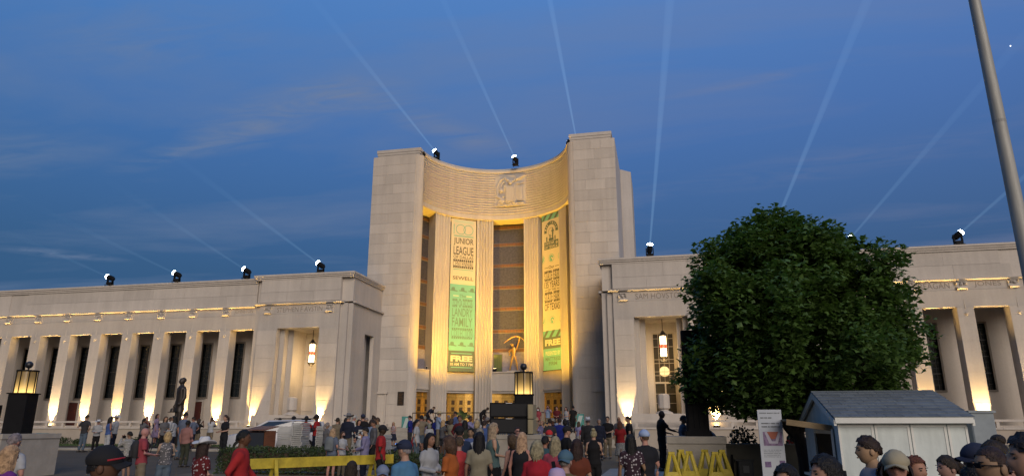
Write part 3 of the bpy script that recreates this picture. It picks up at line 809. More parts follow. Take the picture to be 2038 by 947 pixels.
# exedra: a lamp on each sill throws light up the reveals, floods stand on the floor in front
for (t0, t1), lb in zip(openings, ('below the centre window','behind the right banner','behind the left banner','in the narrow opening left of the left banner','in the narrow opening by the right tower')):
    for q, tt in enumerate((t0+1.6, t1-1.6)):
        x, y = pol(7.0, tt); ax, ay = pol(6.9, t0-.5 if q == 0 else t1+.5)
        uplight(BX+x, BY+y, 6.2, (BX+ax, BY+ay, 15), 900, 60, 'small sill floodlight %s, at its %s edge' % (lb, 'left' if q == 0 else 'right'), 'floodlights on the window sills', col=(1,.54,.06))
for u, lb in ((-2.6,'left'),(2.6,'right')):
    uplight(BX+u, BY-1.9, 1.73, (BX+u*1.1, BY+6.0, 16.5), 17000, 80, 'black floodlight on the landing facing the doors, %s of the centre' % lb, 'floodlights before the doors', col=(1,.53,.04), r=.25)

# ------------------------------------------------------------------ banners
BEIGE = mat('banner_cream', (.50,.44,.31), .8, var=.04, scale=1); MINT = mat('banner_mint', (.14,.36,.27), .8, var=.05, scale=1)
DKG = mat('banner_dark_green', (.085,.115,.085), .8); INK = mat('banner_ink', (.085,.075,.05), .8); PALE = mat('banner_pale', (.42,.47,.33), .8)
GREYG = mat('banner_grey_green', (.10,.19,.13), .8)
def flat_(mb, x0, x1, z0, z1): mb.box(x0, x1, -.004, 0, z0, z1)
class Ban:
    def __init__(s, root, y432, sc, W): s.r = root; s.y0 = y432; s.sc = sc; s.W = W; s.d = 0
    def z(s, y): return (s.y0-y)*s.sc
    def rect(s, name, y0, y1, m, x0=None, x1=None, lift=0):
        b = MB(); b.box(-s.W/2 if x0 is None else x0, s.W/2 if x1 is None else x1, -.012-lift, -.008, s.z(y1), s.z(y0)); return obj(name, b, m, s.r)
    def text(s, t, y0, y1, m, w=.84, bold=.01, x=0.0):
        me = text_mesh('lettering', t, s.W*w, (y1-y0)*s.sc, bold); return link('lettering', me, s.r, m, (x, -.03, s.z((y0+y1)/2)))
    def slot(s, t, y0, y1, m, bg, w=.84):
        # condensed wood-type line with heavy ends: the letters over short bars at head and foot
        s.text(t, y0+3, y1-3, m, w, .0)
        b = MB(); n = len(t)*1
        for k in range(n):
            if t[k] == ' ': continue
            x = -s.W*w/2+s.W*w*(k+.5)/n; q = s.W*w/n*.36
            b.box(x-q,x+q,-.022,-.014,s.z(y0+4),s.z(y0)); b.box(x-q,x+q,-.022,-.014,s.z(y1),s.z(y1-4))
        obj('lettering', b, m, s.r)
def disc(mb, x, z, r0, r1, y=-.02, n=28, a0=0, a1=360):
    for k in range(n):
        p, q = R(a0+(a1-a0)*k/n), R(a0+(a1-a0)*(k+1)/n)
        mb.add([(x+r0*cos(p),y,z+r0*sin(p)),(x+r1*cos(p),y,z+r1*sin(p)),(x+r1*cos(q),y,z+r1*sin(q)),(x+r0*cos(q),y,z+r0*sin(q))], [(0,1,2,3)])
def hat_mark(mb, x, z, s, x0, x1):
    for P in ([(-.30,-.10),(.30,-.16),(.36,-.10),(.05,-.02),(-.28,-.04)], [(-.16,-.02),(.14,-.06),(.12,.14),(.0,.17),(-.12,.13)]):
        P = [(min(max(x+px*s,x0),x1), z+pz*s) for px,pz in P]
        mb.add([(px,-.02,pz) for px,pz in P], [tuple(range(len(P)))])
def banner(label, t, W, ztop, zbot):
    x, y = pol(6.2, t)
    r = thing('banner', label, 'banner', (BX+x, BY+y, zbot), R(-t))
    b = MB(); n = 24; H = ztop-zbot
    for k in range(n+1):
        z = H*k/n; d = .0
        b.v += [(-W/2,0,z),(W/2,0,z),(W/2,.02,z),(-W/2,.02,z)]
    for k in range(n):
        q = 4*k
        for i in range(4): b.f.append((q+i,q+(i+1)%4,q+4+(i+1)%4,q+4+i)); b.m.append(0)
    b.f += [(0,3,2,1),(4*n,4*n+1,4*n+2,4*n+3)]; b.m += [0,0]
    obj('cloth', b, BEIGE, r)
    for zr_ in (H+.02, -.02):
        b = MB(); b.tube([(-W/2-.05,.02,zr_),(W/2+.05,.02,zr_)], .03, 6); obj('rod', b, BLACK, r)
    for sx in (-1,1):
        for zr_ in (H-.3, H*.5, .3):
            b = MB(); b.tube([(sx*W/2,.02,zr_),(sx*(W/2+.16),.25,zr_+.05)], .012, 4); obj('tie', b, BLACK, r)
    return r
H = 13.0
r = banner('tall cream and mint banner reading JUNIOR LEAGUE OF DALLAS CENTENNIAL', -37, 2.28, 19.15, 6.15)
K = Ban(r, 740, H/308., 2.28)
K.rect('print_field', 568, 700, MINT); K.rect('print_field', 700, 740, DKG); 
b = MB(); zc = K.z(454)
disc(b, -.28, zc, .40, .455); disc(b, .42, zc, .40, .455); b.box(-.93,-.87,-.02,-.014,zc-.45,zc+.45); b.add([(-.98,-.02,zc+.3),(-.87,-.02,zc+.45),(-.87,-.02,zc+.36)],[(0,1,2)])
obj('ring_emblem', b, MINT, r)
K.rect('rule_line', 467, 469, MINT, -.9, .9, .006); K.rect('rule_line', 537, 538.5, MINT, -.9, .9, .006); K.rect('print_field', 435, 440, PALE, -.9, .9, .002); K.rect('print_field', 561, 565, PALE, -.9, .9, .002)
K.text('JUNIOR', 472, 488.5, INK, .80); K.text('LEAGUE', 490, 507.5, INK, .80); K.text('OF DALLAS', 509, 515.5, INK, .80)
K.slot('CENTENNIAL', 517, 535, INK, BEIGE, .82); K.slot('SPONSORED BY', 541, 550.5, PALE, BEIGE, .82); K.text('SEWELL', 552, 559, INK, .82)
b = MB()
for y in (579, 687.5):
    for x in (-.85, .0, .85): hat_mark(b, x, K.z(y), 1.15, -1.13, 1.13)
obj('hat_print', b, GREYG, r)
K.text('The', 588.5, 595, GREYG, .25); K.rect('rule_line', 591, 592.6, PALE, -.85, -.35, .006); K.rect('rule_line', 591, 592.6, PALE, .35, .85, .006)
K.slot('TOM & ALICIA', 597.5, 614.5, GREYG, MINT, .8); K.text('LANDRY', 616.5, 633, GREYG, .8); K.text('FAMILY', 635, 653, GREYG, .8); K.slot('COLLECTION', 655.5, 677, GREYG, MINT, .82)
K.rect('rule_line', 704.5, 706, MINT, -.9, .9, .006); K.rect('rule_line', 731.5, 733, MINT, -.9, .9, .006)
K.text('FREE', 709.5, 721, BEIGE, .84, .05); K.text('10 AM TO 7 PM', 723.5, 729, BEIGE, .86, .02)
r = banner('tall cream banner reading 135 YEARS OF THE STATE FAIR OF TEXAS', 39.5, 2.36, 19.3, 6.15)
K = Ban(r, 737, H/312., 2.36)
def stripes(y0, y1):
    K.rect('print_field', y0, y1, MINT)
    b = MB(); z0, z1 = K.z(y1), K.z(y0)
    for k in range(3):
        x = -.95+.78*k
        b.add([(max(x-.28,-1.18),-.018,z0),(x+.05,-.018,z0),(min(x+.5,1.18),-.018,z1),(x+.17,-.018,z1)], [(0,1,2,3)])
    obj('stripe_print', b, DKG, r)
stripes(425, 437)
b = MB(); zc = K.z(461); disc(b, 0, zc, .55, .86, a0=0, a1=180); b.box(-.86,-.55,-.02,-.014,zc-.12,zc); b.box(.55,.86,-.02,-.014,zc-.12,zc)
disc(b, 0, zc-.1, .34, .37); b.box(-.3,.3,-.02,-.014,zc-.85,zc-.62); b.box(-.62,-.48,-.02,-.014,zc-.85,zc-.45); b.box(-.2,-.08,-.02,-.014,zc-.65,zc-.3); b.box(.12,.26,-.02,-.014,zc-.65,zc-.1); b.box(.42,.55,-.02,-.014,zc-.85,zc-.5)
b.box(.05,.33,-.02,-.014,zc-.1,zc+.05); b.box(.14,.22,-.02,-.014,zc+.05,zc+.25)
obj('arch_emblem', b, DKG, r)
for k, ch in enumerate('135 YEARS'):
    if ch == ' ': continue
    a = 165-150*k/8.; me = text_mesh('lettering', ch, .12, .2, .03)
    o = link('lettering', me, r, BEIGE, (.705*cos(R(a)), -.03, zc+.705*sin(R(a)))); o.rotation_euler = (0, R(90-a), 0)
K.rect('print_field', 482, 498, DKG, -.88, .88, .004); K.text('STATE FAIR', 483.5, 489, BEIGE, .5, .02, -.2); K.text('OF TEXAS', 491, 497, BEIGE, .56, .02, -.12)
b = MB(); disc(b, .68, K.z(488), .05, .12); b.box(.62,.74,-.024,-.018,K.z(497),K.z(493)); obj('badge', b, BEIGE, r)
def swirls(y):
    b = MB()
    for x in (-.86, 0, .86):
        a0, a1 = (-90, 90) if x < 0 else ((90, 270) if x > 0 else (0, 360))
        x = -1.16 if x < 0 else (1.16 if x > 0 else 0)
        disc(b, x, K.z(y), .30, .34, a0=a0, a1=a1); disc(b, x, K.z(y), .08, .22, a0=a0, a1=a0+(a1-a0)*.6); disc(b, x, K.z(y), .0, .26, a0=a0+(a1-a0)*.62, a1=a0+(a1-a0)*.82)
    obj('round_emblem', b, MINT, r)
swirls(517); swirls(641)
K.text('Our', 532, 538.5, INK, .3); K.rect('rule_line', 535, 536, INK, -.9, -.42, .006); K.rect('rule_line', 535, 536, INK, .42, .9, .006)
K.slot('STATE FAIR', 542, 562.5, INK, BEIGE, .78); K.text('135 YEARS', 564, 577, INK, .78); K.text('OF THE', 578.8, 583.5, INK, .42); K.rect('rule_line', 580.7, 581.8, INK, -.9, -.6, .006); K.rect('rule_line', 580.7, 581.8, INK, .6, .9, .006)
K.slot('STATE FAIR', 585, 606, INK, BEIGE, .78); K.text('OF TEXAS', 608, 622, INK, .78)
stripes(661, 674); K.rect('print_field', 674, 696, DKG); K.text('FREE', 678.5, 690.5, BEIGE, .78, .05)
K.rect('print_field', 696, 737, MINT); K.text('PRESENTED BY', 701, 709, PALE, .75, .02); K.text('MATTRESS', 712, 719.5, GREYG, .76, .03); K.text('FIRM', 721, 728, GREYG, .42, .03)

# ------------------------------------------------------------------ hanging lanterns in the two alcoves
AMB = mat('lantern_glass', (.9,.8,.55), .4, emit=(1,.74,.36), estr=9)
REDG = mat('red_glass', (.5,.05,.02), .4, emit=(1,.12,.05), estr=2.2)
def lantern(x, y, z, label):
    t = thing('hanging_lantern', label, 'lantern', (x, y, z))
    b = MB(); b.tube([(0,0,.95),(0,0,2.25)], .025, 6)
    for k in range(6): a = pi/3*k; b.tube([(.23*cos(a),.23*sin(a),-.75),(.23*cos(a),.23*sin(a),.68),(.05*cos(a),.05*sin(a),.98)], .022, 5)
    b.lathe([(.02,-.98),(.09,-.9),(.2,-.8),(.25,-.72),(.25,-.68),(.0,-.68)], 12); b.lathe([(.25,.66),(.25,.7),(.1,.86),(.04,.96)], 12)
    obj('frame', b, BRONZE, t)
    for z0, z1 in ((.12,.62),(-.66,-.16)):
        for k in range(6):
            a = pi/3*k+pi/6; b = MB(); b.tube([(.15*cos(a),.15*sin(a),z0),(.15*cos(a),.15*sin(a),z1)], .062, 8); obj('glass_tube', b, AMB, t)
    b = MB(); b.lathe([(.19,-.13),(.22,-.1),(.22,.06),(.19,.1)], 12); obj('red_band', b, REDG, t)
    l = bpy.data.lights.new('lamp','POINT'); l.energy = 120; l.color = (1,.66,.26); l.shadow_soft_size = .35
    o = bpy.data.objects.new('lamp', l); COL.objects.link(o); o.parent = t; o.location = (0,-.1,-1.35)
lantern(BX+12.55, 45.75, 6.85, 'lit hanging lantern with a red band before the tall window in the right end block')
lantern(BX-12.4, 45.9, 6.95, 'lit hanging lantern with a red band in the plain alcove of the left end block')

# ------------------------------------------------------------------ searchlights on the roofs
LED = mat('searchlight_lens', (.9,.95,1), .2, emit=(.78,.93,1.0), estr=40)
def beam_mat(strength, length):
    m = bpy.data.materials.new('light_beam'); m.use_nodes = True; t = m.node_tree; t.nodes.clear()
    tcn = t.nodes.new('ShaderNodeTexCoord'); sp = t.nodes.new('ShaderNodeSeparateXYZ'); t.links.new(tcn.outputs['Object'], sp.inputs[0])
    # glow put into the cone imitates haze-scattered light, fading with width and distance
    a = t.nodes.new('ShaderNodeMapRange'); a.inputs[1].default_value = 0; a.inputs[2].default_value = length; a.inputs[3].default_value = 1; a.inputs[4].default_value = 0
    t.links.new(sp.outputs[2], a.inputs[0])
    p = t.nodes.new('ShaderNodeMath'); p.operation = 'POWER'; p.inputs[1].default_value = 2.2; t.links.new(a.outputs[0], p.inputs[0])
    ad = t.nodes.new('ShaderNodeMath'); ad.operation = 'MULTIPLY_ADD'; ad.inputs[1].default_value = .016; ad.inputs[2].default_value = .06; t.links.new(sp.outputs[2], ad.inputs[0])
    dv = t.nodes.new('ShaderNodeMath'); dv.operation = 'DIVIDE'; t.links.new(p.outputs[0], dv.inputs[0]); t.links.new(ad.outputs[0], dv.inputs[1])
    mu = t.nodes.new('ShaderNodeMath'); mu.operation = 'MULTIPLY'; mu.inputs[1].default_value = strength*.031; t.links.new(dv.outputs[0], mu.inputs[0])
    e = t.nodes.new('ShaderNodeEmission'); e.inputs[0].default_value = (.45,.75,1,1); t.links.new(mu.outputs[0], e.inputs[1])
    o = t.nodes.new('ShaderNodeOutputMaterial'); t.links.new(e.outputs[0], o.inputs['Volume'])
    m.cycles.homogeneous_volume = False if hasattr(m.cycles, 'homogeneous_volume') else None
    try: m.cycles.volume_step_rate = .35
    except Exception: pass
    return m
BM = {}
def searchlight(x, y, z, d, label, strength=1.0, length=44):
    t = thing('searchlight', label, 'searchlight', (x, y, z), 0, 'searchlights along the roofs', .95)
    d = Vector(d).normalized(); q = d.to_track_quat('Z','Y')
    b = MB(); b.cbox(-.24,.24,-.2,.2,.03,.2,.05); b.box(-.3,-.2,-.25,-.15,0,.04); b.box(.2,.3,-.25,-.15,0,.04); b.box(-.3,-.2,.15,.25,0,.04); b.box(.2,.3,.15,.25,0,.04)
    obj('base', b, BLACK, t)
    b = MB(); b.box(-.27,-.2,-.09,.09,.2,.68); b.box(.2,.27,-.09,.09,.2,.68); b.box(-.27,.27,-.1,.1,.19,.27); obj('yoke', b, BLACK, t)
    b = MB(); b.lathe([(.02,-.34),(.13,-.32),(.17,-.2),(.18,.1),(.19,.22),(.19,.27),(.165,.27),(.165,.24)], 16); 
    for k in range(5): b.lathe([(.17,-.2+.06*k),(.2,-.19+.06*k),(.2,-.17+.06*k),(.17,-.16+.06*k)], 12)
    o = obj('head', b, BLACK, t, (0,0,.62)); o.rotation_mode = 'QUATERNION'; o.rotation_quaternion = q
    b = MB(); b.lathe([(.001,.272),(.19,.274),(.20,.32),(.15,.40),(.001,.43)], 16); obj('lens', b, LED, o)
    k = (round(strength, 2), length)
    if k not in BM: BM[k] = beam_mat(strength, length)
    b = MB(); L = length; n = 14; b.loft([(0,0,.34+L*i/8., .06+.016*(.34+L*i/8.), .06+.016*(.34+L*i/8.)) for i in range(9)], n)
    bo = obj('light_beam', b, BM[k], o); bo['kind'] = 'stuff'  # glowing cone volume, stands in for lamp light caught by haze
    return t
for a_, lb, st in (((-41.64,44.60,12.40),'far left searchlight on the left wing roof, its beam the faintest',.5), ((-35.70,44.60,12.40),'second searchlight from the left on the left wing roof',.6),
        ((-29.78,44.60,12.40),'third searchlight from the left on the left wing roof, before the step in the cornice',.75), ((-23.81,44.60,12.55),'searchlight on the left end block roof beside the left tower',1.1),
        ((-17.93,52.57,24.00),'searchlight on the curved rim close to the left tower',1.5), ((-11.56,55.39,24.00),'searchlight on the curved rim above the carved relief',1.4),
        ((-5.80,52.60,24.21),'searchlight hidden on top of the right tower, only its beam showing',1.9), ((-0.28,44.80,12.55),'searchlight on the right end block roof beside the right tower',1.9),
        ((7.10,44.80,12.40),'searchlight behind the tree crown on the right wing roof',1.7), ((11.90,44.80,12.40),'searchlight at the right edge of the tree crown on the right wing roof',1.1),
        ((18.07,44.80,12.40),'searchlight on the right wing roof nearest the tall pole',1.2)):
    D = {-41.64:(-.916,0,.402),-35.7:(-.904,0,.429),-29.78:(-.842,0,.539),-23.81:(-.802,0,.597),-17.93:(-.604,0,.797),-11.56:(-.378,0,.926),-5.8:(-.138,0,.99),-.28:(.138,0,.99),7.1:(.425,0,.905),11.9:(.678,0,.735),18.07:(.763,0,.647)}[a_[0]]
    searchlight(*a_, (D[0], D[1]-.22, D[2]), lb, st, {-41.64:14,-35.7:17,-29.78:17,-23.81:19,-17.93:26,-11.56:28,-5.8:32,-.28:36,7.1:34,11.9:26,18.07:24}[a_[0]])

# ------------------------------------------------------------------ lamp pylons with loudspeaker boxes on concrete pedestals
LGLOW = bpy.data.materials.new('amber_lamp_glass'); LGLOW.use_nodes = True
t_ = LGLOW.node_tree; b_ = t_.nodes['Principled BSDF']; b_.inputs['Base Color'].default_value = (.16,.11,.05,1); b_.inputs['Roughness'].default_value = .25
tc_ = t_.nodes.new('ShaderNodeTexCoord'); sp_ = t_.nodes.new('ShaderNodeSeparateXYZ'); t_.links.new(tc_.outputs['Object'], sp_.inputs[0])
mr_ = t_.nodes.new('ShaderNodeMapRange'); mr_.inputs[1].default_value = 0; mr_.inputs[2].default_value = .75; mr_.inputs[3].default_value = 1; mr_.inputs[4].default_value = 0; t_.links.new(sp_.outputs[2], mr_.inputs[0])
pw_ = t_.nodes.new('ShaderNodeMath'); pw_.operation = 'POWER'; pw_.inputs[1].default_value = 3.2; t_.links.new(mr_.outputs[0], pw_.inputs[0])
ma_ = t_.nodes.new('ShaderNodeMath'); ma_.operation = 'MULTIPLY_ADD'; ma_.inputs[1].default_value = 1.9; ma_.inputs[2].default_value = .06; t_.links.new(pw_.outputs[0], ma_.inputs[0])
b_.inputs['Emission Color'].default_value = (1,.60,.16,1); t_.links.new(ma_.outputs[0], b_.inputs['Emission Strength'])
GLOBE = mat('dark_globe', (.022,.022,.026), .4, metal=.3)
def pylon(x, y, z, label, s=1.0, bright=1.0):
    t = thing('lamp_pylon', label, 'lamp', (x, y, z), R(12), None, s)
    b = MB(); b.cbox(-.33,.33,-.33,.33,0,1.32,.04); b.box(-.36,.36,-.36,.36,1.32,1.36); obj('shaft', b, BLACK, t)
    for k in range(8):
        a0, a1 = 2*pi*k/8, 2*pi*(k+1)/8
        b = MB(); pts = [(.30*cos(a0+(a1-a0)*q/4), .30*sin(a0+(a1-a0)*q/4)) for q in range(5)]; pin = [(px*.94,py*.94) for px,py in pts[::-1]]
        b.prism(pts+pin, 0, .72); o = obj('glass_panel', b, LGLOW, t, (0,0,1.37))
        b = MB(); b.tube([(.315*cos(a0),.315*sin(a0),1.36),(.315*cos(a0),.315*sin(a0),2.1)], .018, 5); obj('rib', b, BLACK, t)
    b = MB(); b.lathe([(.0,2.09),(.345,2.092),(.345,2.14),(.0,2.142)], 24); obj('cap', b, BLACK, t)
    b = MB(); b.tube([(0,0,2.14),(0,0,2.22)], .03, 6); b.ball((0,0,2.33), .125, 14, 9); autosmooth(obj('finial', b, GLOBE, t), 60)
    return t
def speaker(x, y, z, w, d, h, label, rz=0):
    t = thing('loudspeaker_box', label, 'loudspeaker', (x, y, z), rz)
    b = MB(); b.cbox(-w/2,w/2,-d/2,d/2,0,h,.03); obj('cabinet', b, BLACK, t)
    b = MB(); b.box(-w/2+.05,w/2-.05,-d/2-.015,-d/2-.002,.05,h-.05); obj('grille', b, mat('speaker_cloth', (.014,.014,.015), .9, var=.3, scale=60), t)
    b = MB(); b.box(-.12,.12,-d/2-.03,-d/2-.016,h-.03,h-.012); obj('handle', b, mat('steel', (.4,.4,.4), .4, metal=.8), t)
    b = MB()
    for sx in (-1,1):
        for sy in (-1,1): b.box(sx*(w/2-.1)-.03,sx*(w/2-.1)+.03,sy*(d/2-.1)-.03,sy*(d/2-.1)+.03,-.03,0)
    obj('foot', stuffless(b), BLACK, t)
    return t
def stuffless(b): return b
def pedestal(x0, x1, y0, y1, z1, label):
    t = thing('concrete_pedestal', label, 'pedestal', ((x0+x1)/2, (y0+y1)/2, g(y0)-.1))
    zz = z1-(g(y0)-.1); a = (x1-x0)/2; d = (y1-y0)/2
    b = MB(); b.prism([(-a,-d),(a,-d),(a,d),(-a,d)], 0, zz-.16); obj('block', b, CONC, t)
    b = MB(); b.cbox(-a-.03,a+.03,-d-.03,d+.03,zz-.157,zz,.02); obj('cap', b, CONC, t)
pedestal(-23.6, -20.25, 18.4, 20.6, 1.62, 'broad grey concrete pedestal under the left lamp pylon')
pylon(-20.68, 19.3, 1.62, 'amber lit lamp pylon with a black shaft and globe at the left edge', .95)
speaker(-22.45, 18.95, 1.65, 1.85, .9, .44, 'lower black loudspeaker box beside the left lamp pylon')
speaker(-22.45, 18.95, 2.13, 1.85, .9, .40, 'upper black loudspeaker box beside the left lamp pylon')
pedestal(-6.45, -4.35, 25.2, 27.6, 1.56, 'grey concrete pedestal under the centre lamp pylon')
pylon(-5.2, 26.4, 1.56, 'amber lit lamp pylon with a black shaft and globe before the doors', 1.08)
speaker(-5.62, 25.75, 1.59, 1.42, .9, .55, 'lower black loudspeaker box in front of the centre lamp pylon', R(10))
speaker(-5.62, 25.75, 2.17, 1.42, .9, .52, 'upper black loudspeaker box in front of the centre lamp pylon', R(10))
TAN = mat('tan_case', (.26,.22,.13), .7, var=.1, scale=4)
for k, (z, h) in enumerate(((1.59,.5),(2.12,.5))):
    b = MB(); b.cbox(-.10,.10,-.4,.4,0,h,.03); tag(obj('equipment_case', b, TAN, None, (-4.73, 25.6, z)), 'narrow tan equipment case beside the %s centre loudspeaker box' % ('lower','upper')[k], 'case')
# grey block with the tall dark shaft under the tree
pedestal(.06, 1.36, 17.0, 18.1, 1.63, 'plain grey concrete block with yellow stands leaning on it')
t = thing('lamp_pylon', 'tall black shaft on the grey block, its head lost in the tree', 'lamp', (.79, 17.55, 1.63))
b = MB(); b.cbox(-.26,.26,-.22,.22,0,2.5,.04); b.cbox(-.3,.3,-.26,.26,0,.12,.03); obj('shaft', b, BLACK, t)
b = MB()
for k in range(4): b.box(-.2+.12*k,-.16+.12*k,-.245,-.222,.2,2.4)
obj('fluting', b, BLACK, t)
# grey rendered wall behind the tree, with its utility box
t = thing('boundary_wall', 'low grey wall behind the tree trunk and the white sign', 'wall', (5.0, 18.2, g(18.2)))
WALLG = mat('grey_render', (.125,.118,.092), .92, var=.2, scale=1.3, bump=.2, bscale=16)
b = MB(); b.box(-3.55,4.4,0,.3,-.2,1.14); obj('wall', b, WALLG, t)
for k in range(4): b = MB(); b.box(-3.6+2*k,-1.612+2*k,-.04,.34,1.142,1.22); obj('coping_stone', b, WALLG, t)
t = thing('planter_bed', 'raised planting bed of dark soil behind the low grey wall', 'planter', (5.5, 19.3, g(19)-.1))
b = MB(); b.box(-3.9,3.9,-.78,.7,0,.9); obj('bed', b, WALLG, t)
b = MB(); b.box(-3.85,3.85,-.75,.65,.902,.94); obj('soil', b, mat('soil', (.03,.022,.016), .95, var=.4, scale=5), t)
t = thing('utility_box', 'grey electrical box with conduit on the low grey wall', 'utility box', (1.86, 18.14, .55))
b = MB(); b.cbox(-.17,.17,-.2,.05,.0,.5,.02); b.box(-.22,.22,-.06,.05,.5,.54); obj('cabinet', b, mat('box_grey', (.045,.05,.05), .6, var=.2), t)
b = MB(); b.box(-.07,.07,-.225,-.2,.24,.40); obj('dial', b, mat('dial', (.12,.13,.13), .3), t)
b = MB(); b.tube([(.0,-.08,0),(0,-.08,-.5)], .03, 6); b.tube([(-.28,-.03,.65),(-.28,-.03,-.5)], .025, 6); obj('conduit', b, BLACK, t)

# ------------------------------------------------------------------ statue of a man on a pedestal (left terrace)
st = thing('bronze_statue', 'dark bronze statue of a standing man before the left wing', 'statue', (-29.35, 38.4, .66), R(150))
b = MB(); b.cbox(-.55,.55,-.55,.55,0,1.05,.03); b.cbox(-.48,.48,-.48,.48,1.05,1.3,.02); obj('pedestal', b, BRONZE, st)
b = MB(); Z = 1.3
b.loft([(0,0,Z+.95,.32,.24),(0,0,Z+1.2,.33,.24),(0,0,Z+1.55,.34,.25),(0,0,Z+1.9,.38,.26),(0,0,Z+2.15,.40,.24),(0,0,Z+2.27,.28,.18),(0,0,Z+2.33,.13,.12),(0,0,Z+2.42,.11,.11)], 14)
b.loft([(0,0,Z+.75,.36,.27),(0,0,Z+1.0,.34,.25)], 14)
for s in (-1,1):
    b.tube([(.16*s,0,Z+1.0),(.17*s,.02,Z+.5),(.18*s,0,Z+.08)], [.17,.13,.10], 10); b.tube([(.18*s,-.1,Z+.06),(.2*s,.24,Z+.05)], [.1,.08], 8)
b.tube([(.36,0,Z+2.1),(.47,-.05,Z+1.6),(.40,.10,Z+1.15)], [.13,.11,.08], 8); b.tube([(-.36,0,Z+2.1),(-.47,-.05,Z+1.6),(-.38,.14,Z+1.22)], [.13,.11,.08], 8)
b.ball((.42,.14,Z+1.05), (.09,.09,.11), 8, 6); b.ball((-.36,.2,Z+1.2), (.09,.1,.09), 8, 6)
o = obj('figure', b, BRONZE, st); autosmooth(o, 70)
b = MB(); b.ball((0,.02,Z+2.58), (.155,.19,.22), 14, 10); b.ball((0,.2,Z+2.56), (.035,.05,.05), 6, 4); b.ball((0,-.04,Z+2.66), (.175,.19,.17), 12, 8); b.ball((.16,.0,Z+2.56), (.03,.05,.06), 6, 4); b.ball((-.16,.0,Z+2.56), (.03,.05,.06), 6, 4)
autosmooth(obj('head', b, BRONZE, st), 70)
b = MB(); b.lathe([(.0,-.16),(.28,-.15),(.3,-.12),(.15,-.1),(.14,.06),(.1,.1),(.0,.09)], 14, (.46,.2,Z+.86)); autosmooth(obj('hat', b, BRONZE, st), 60)

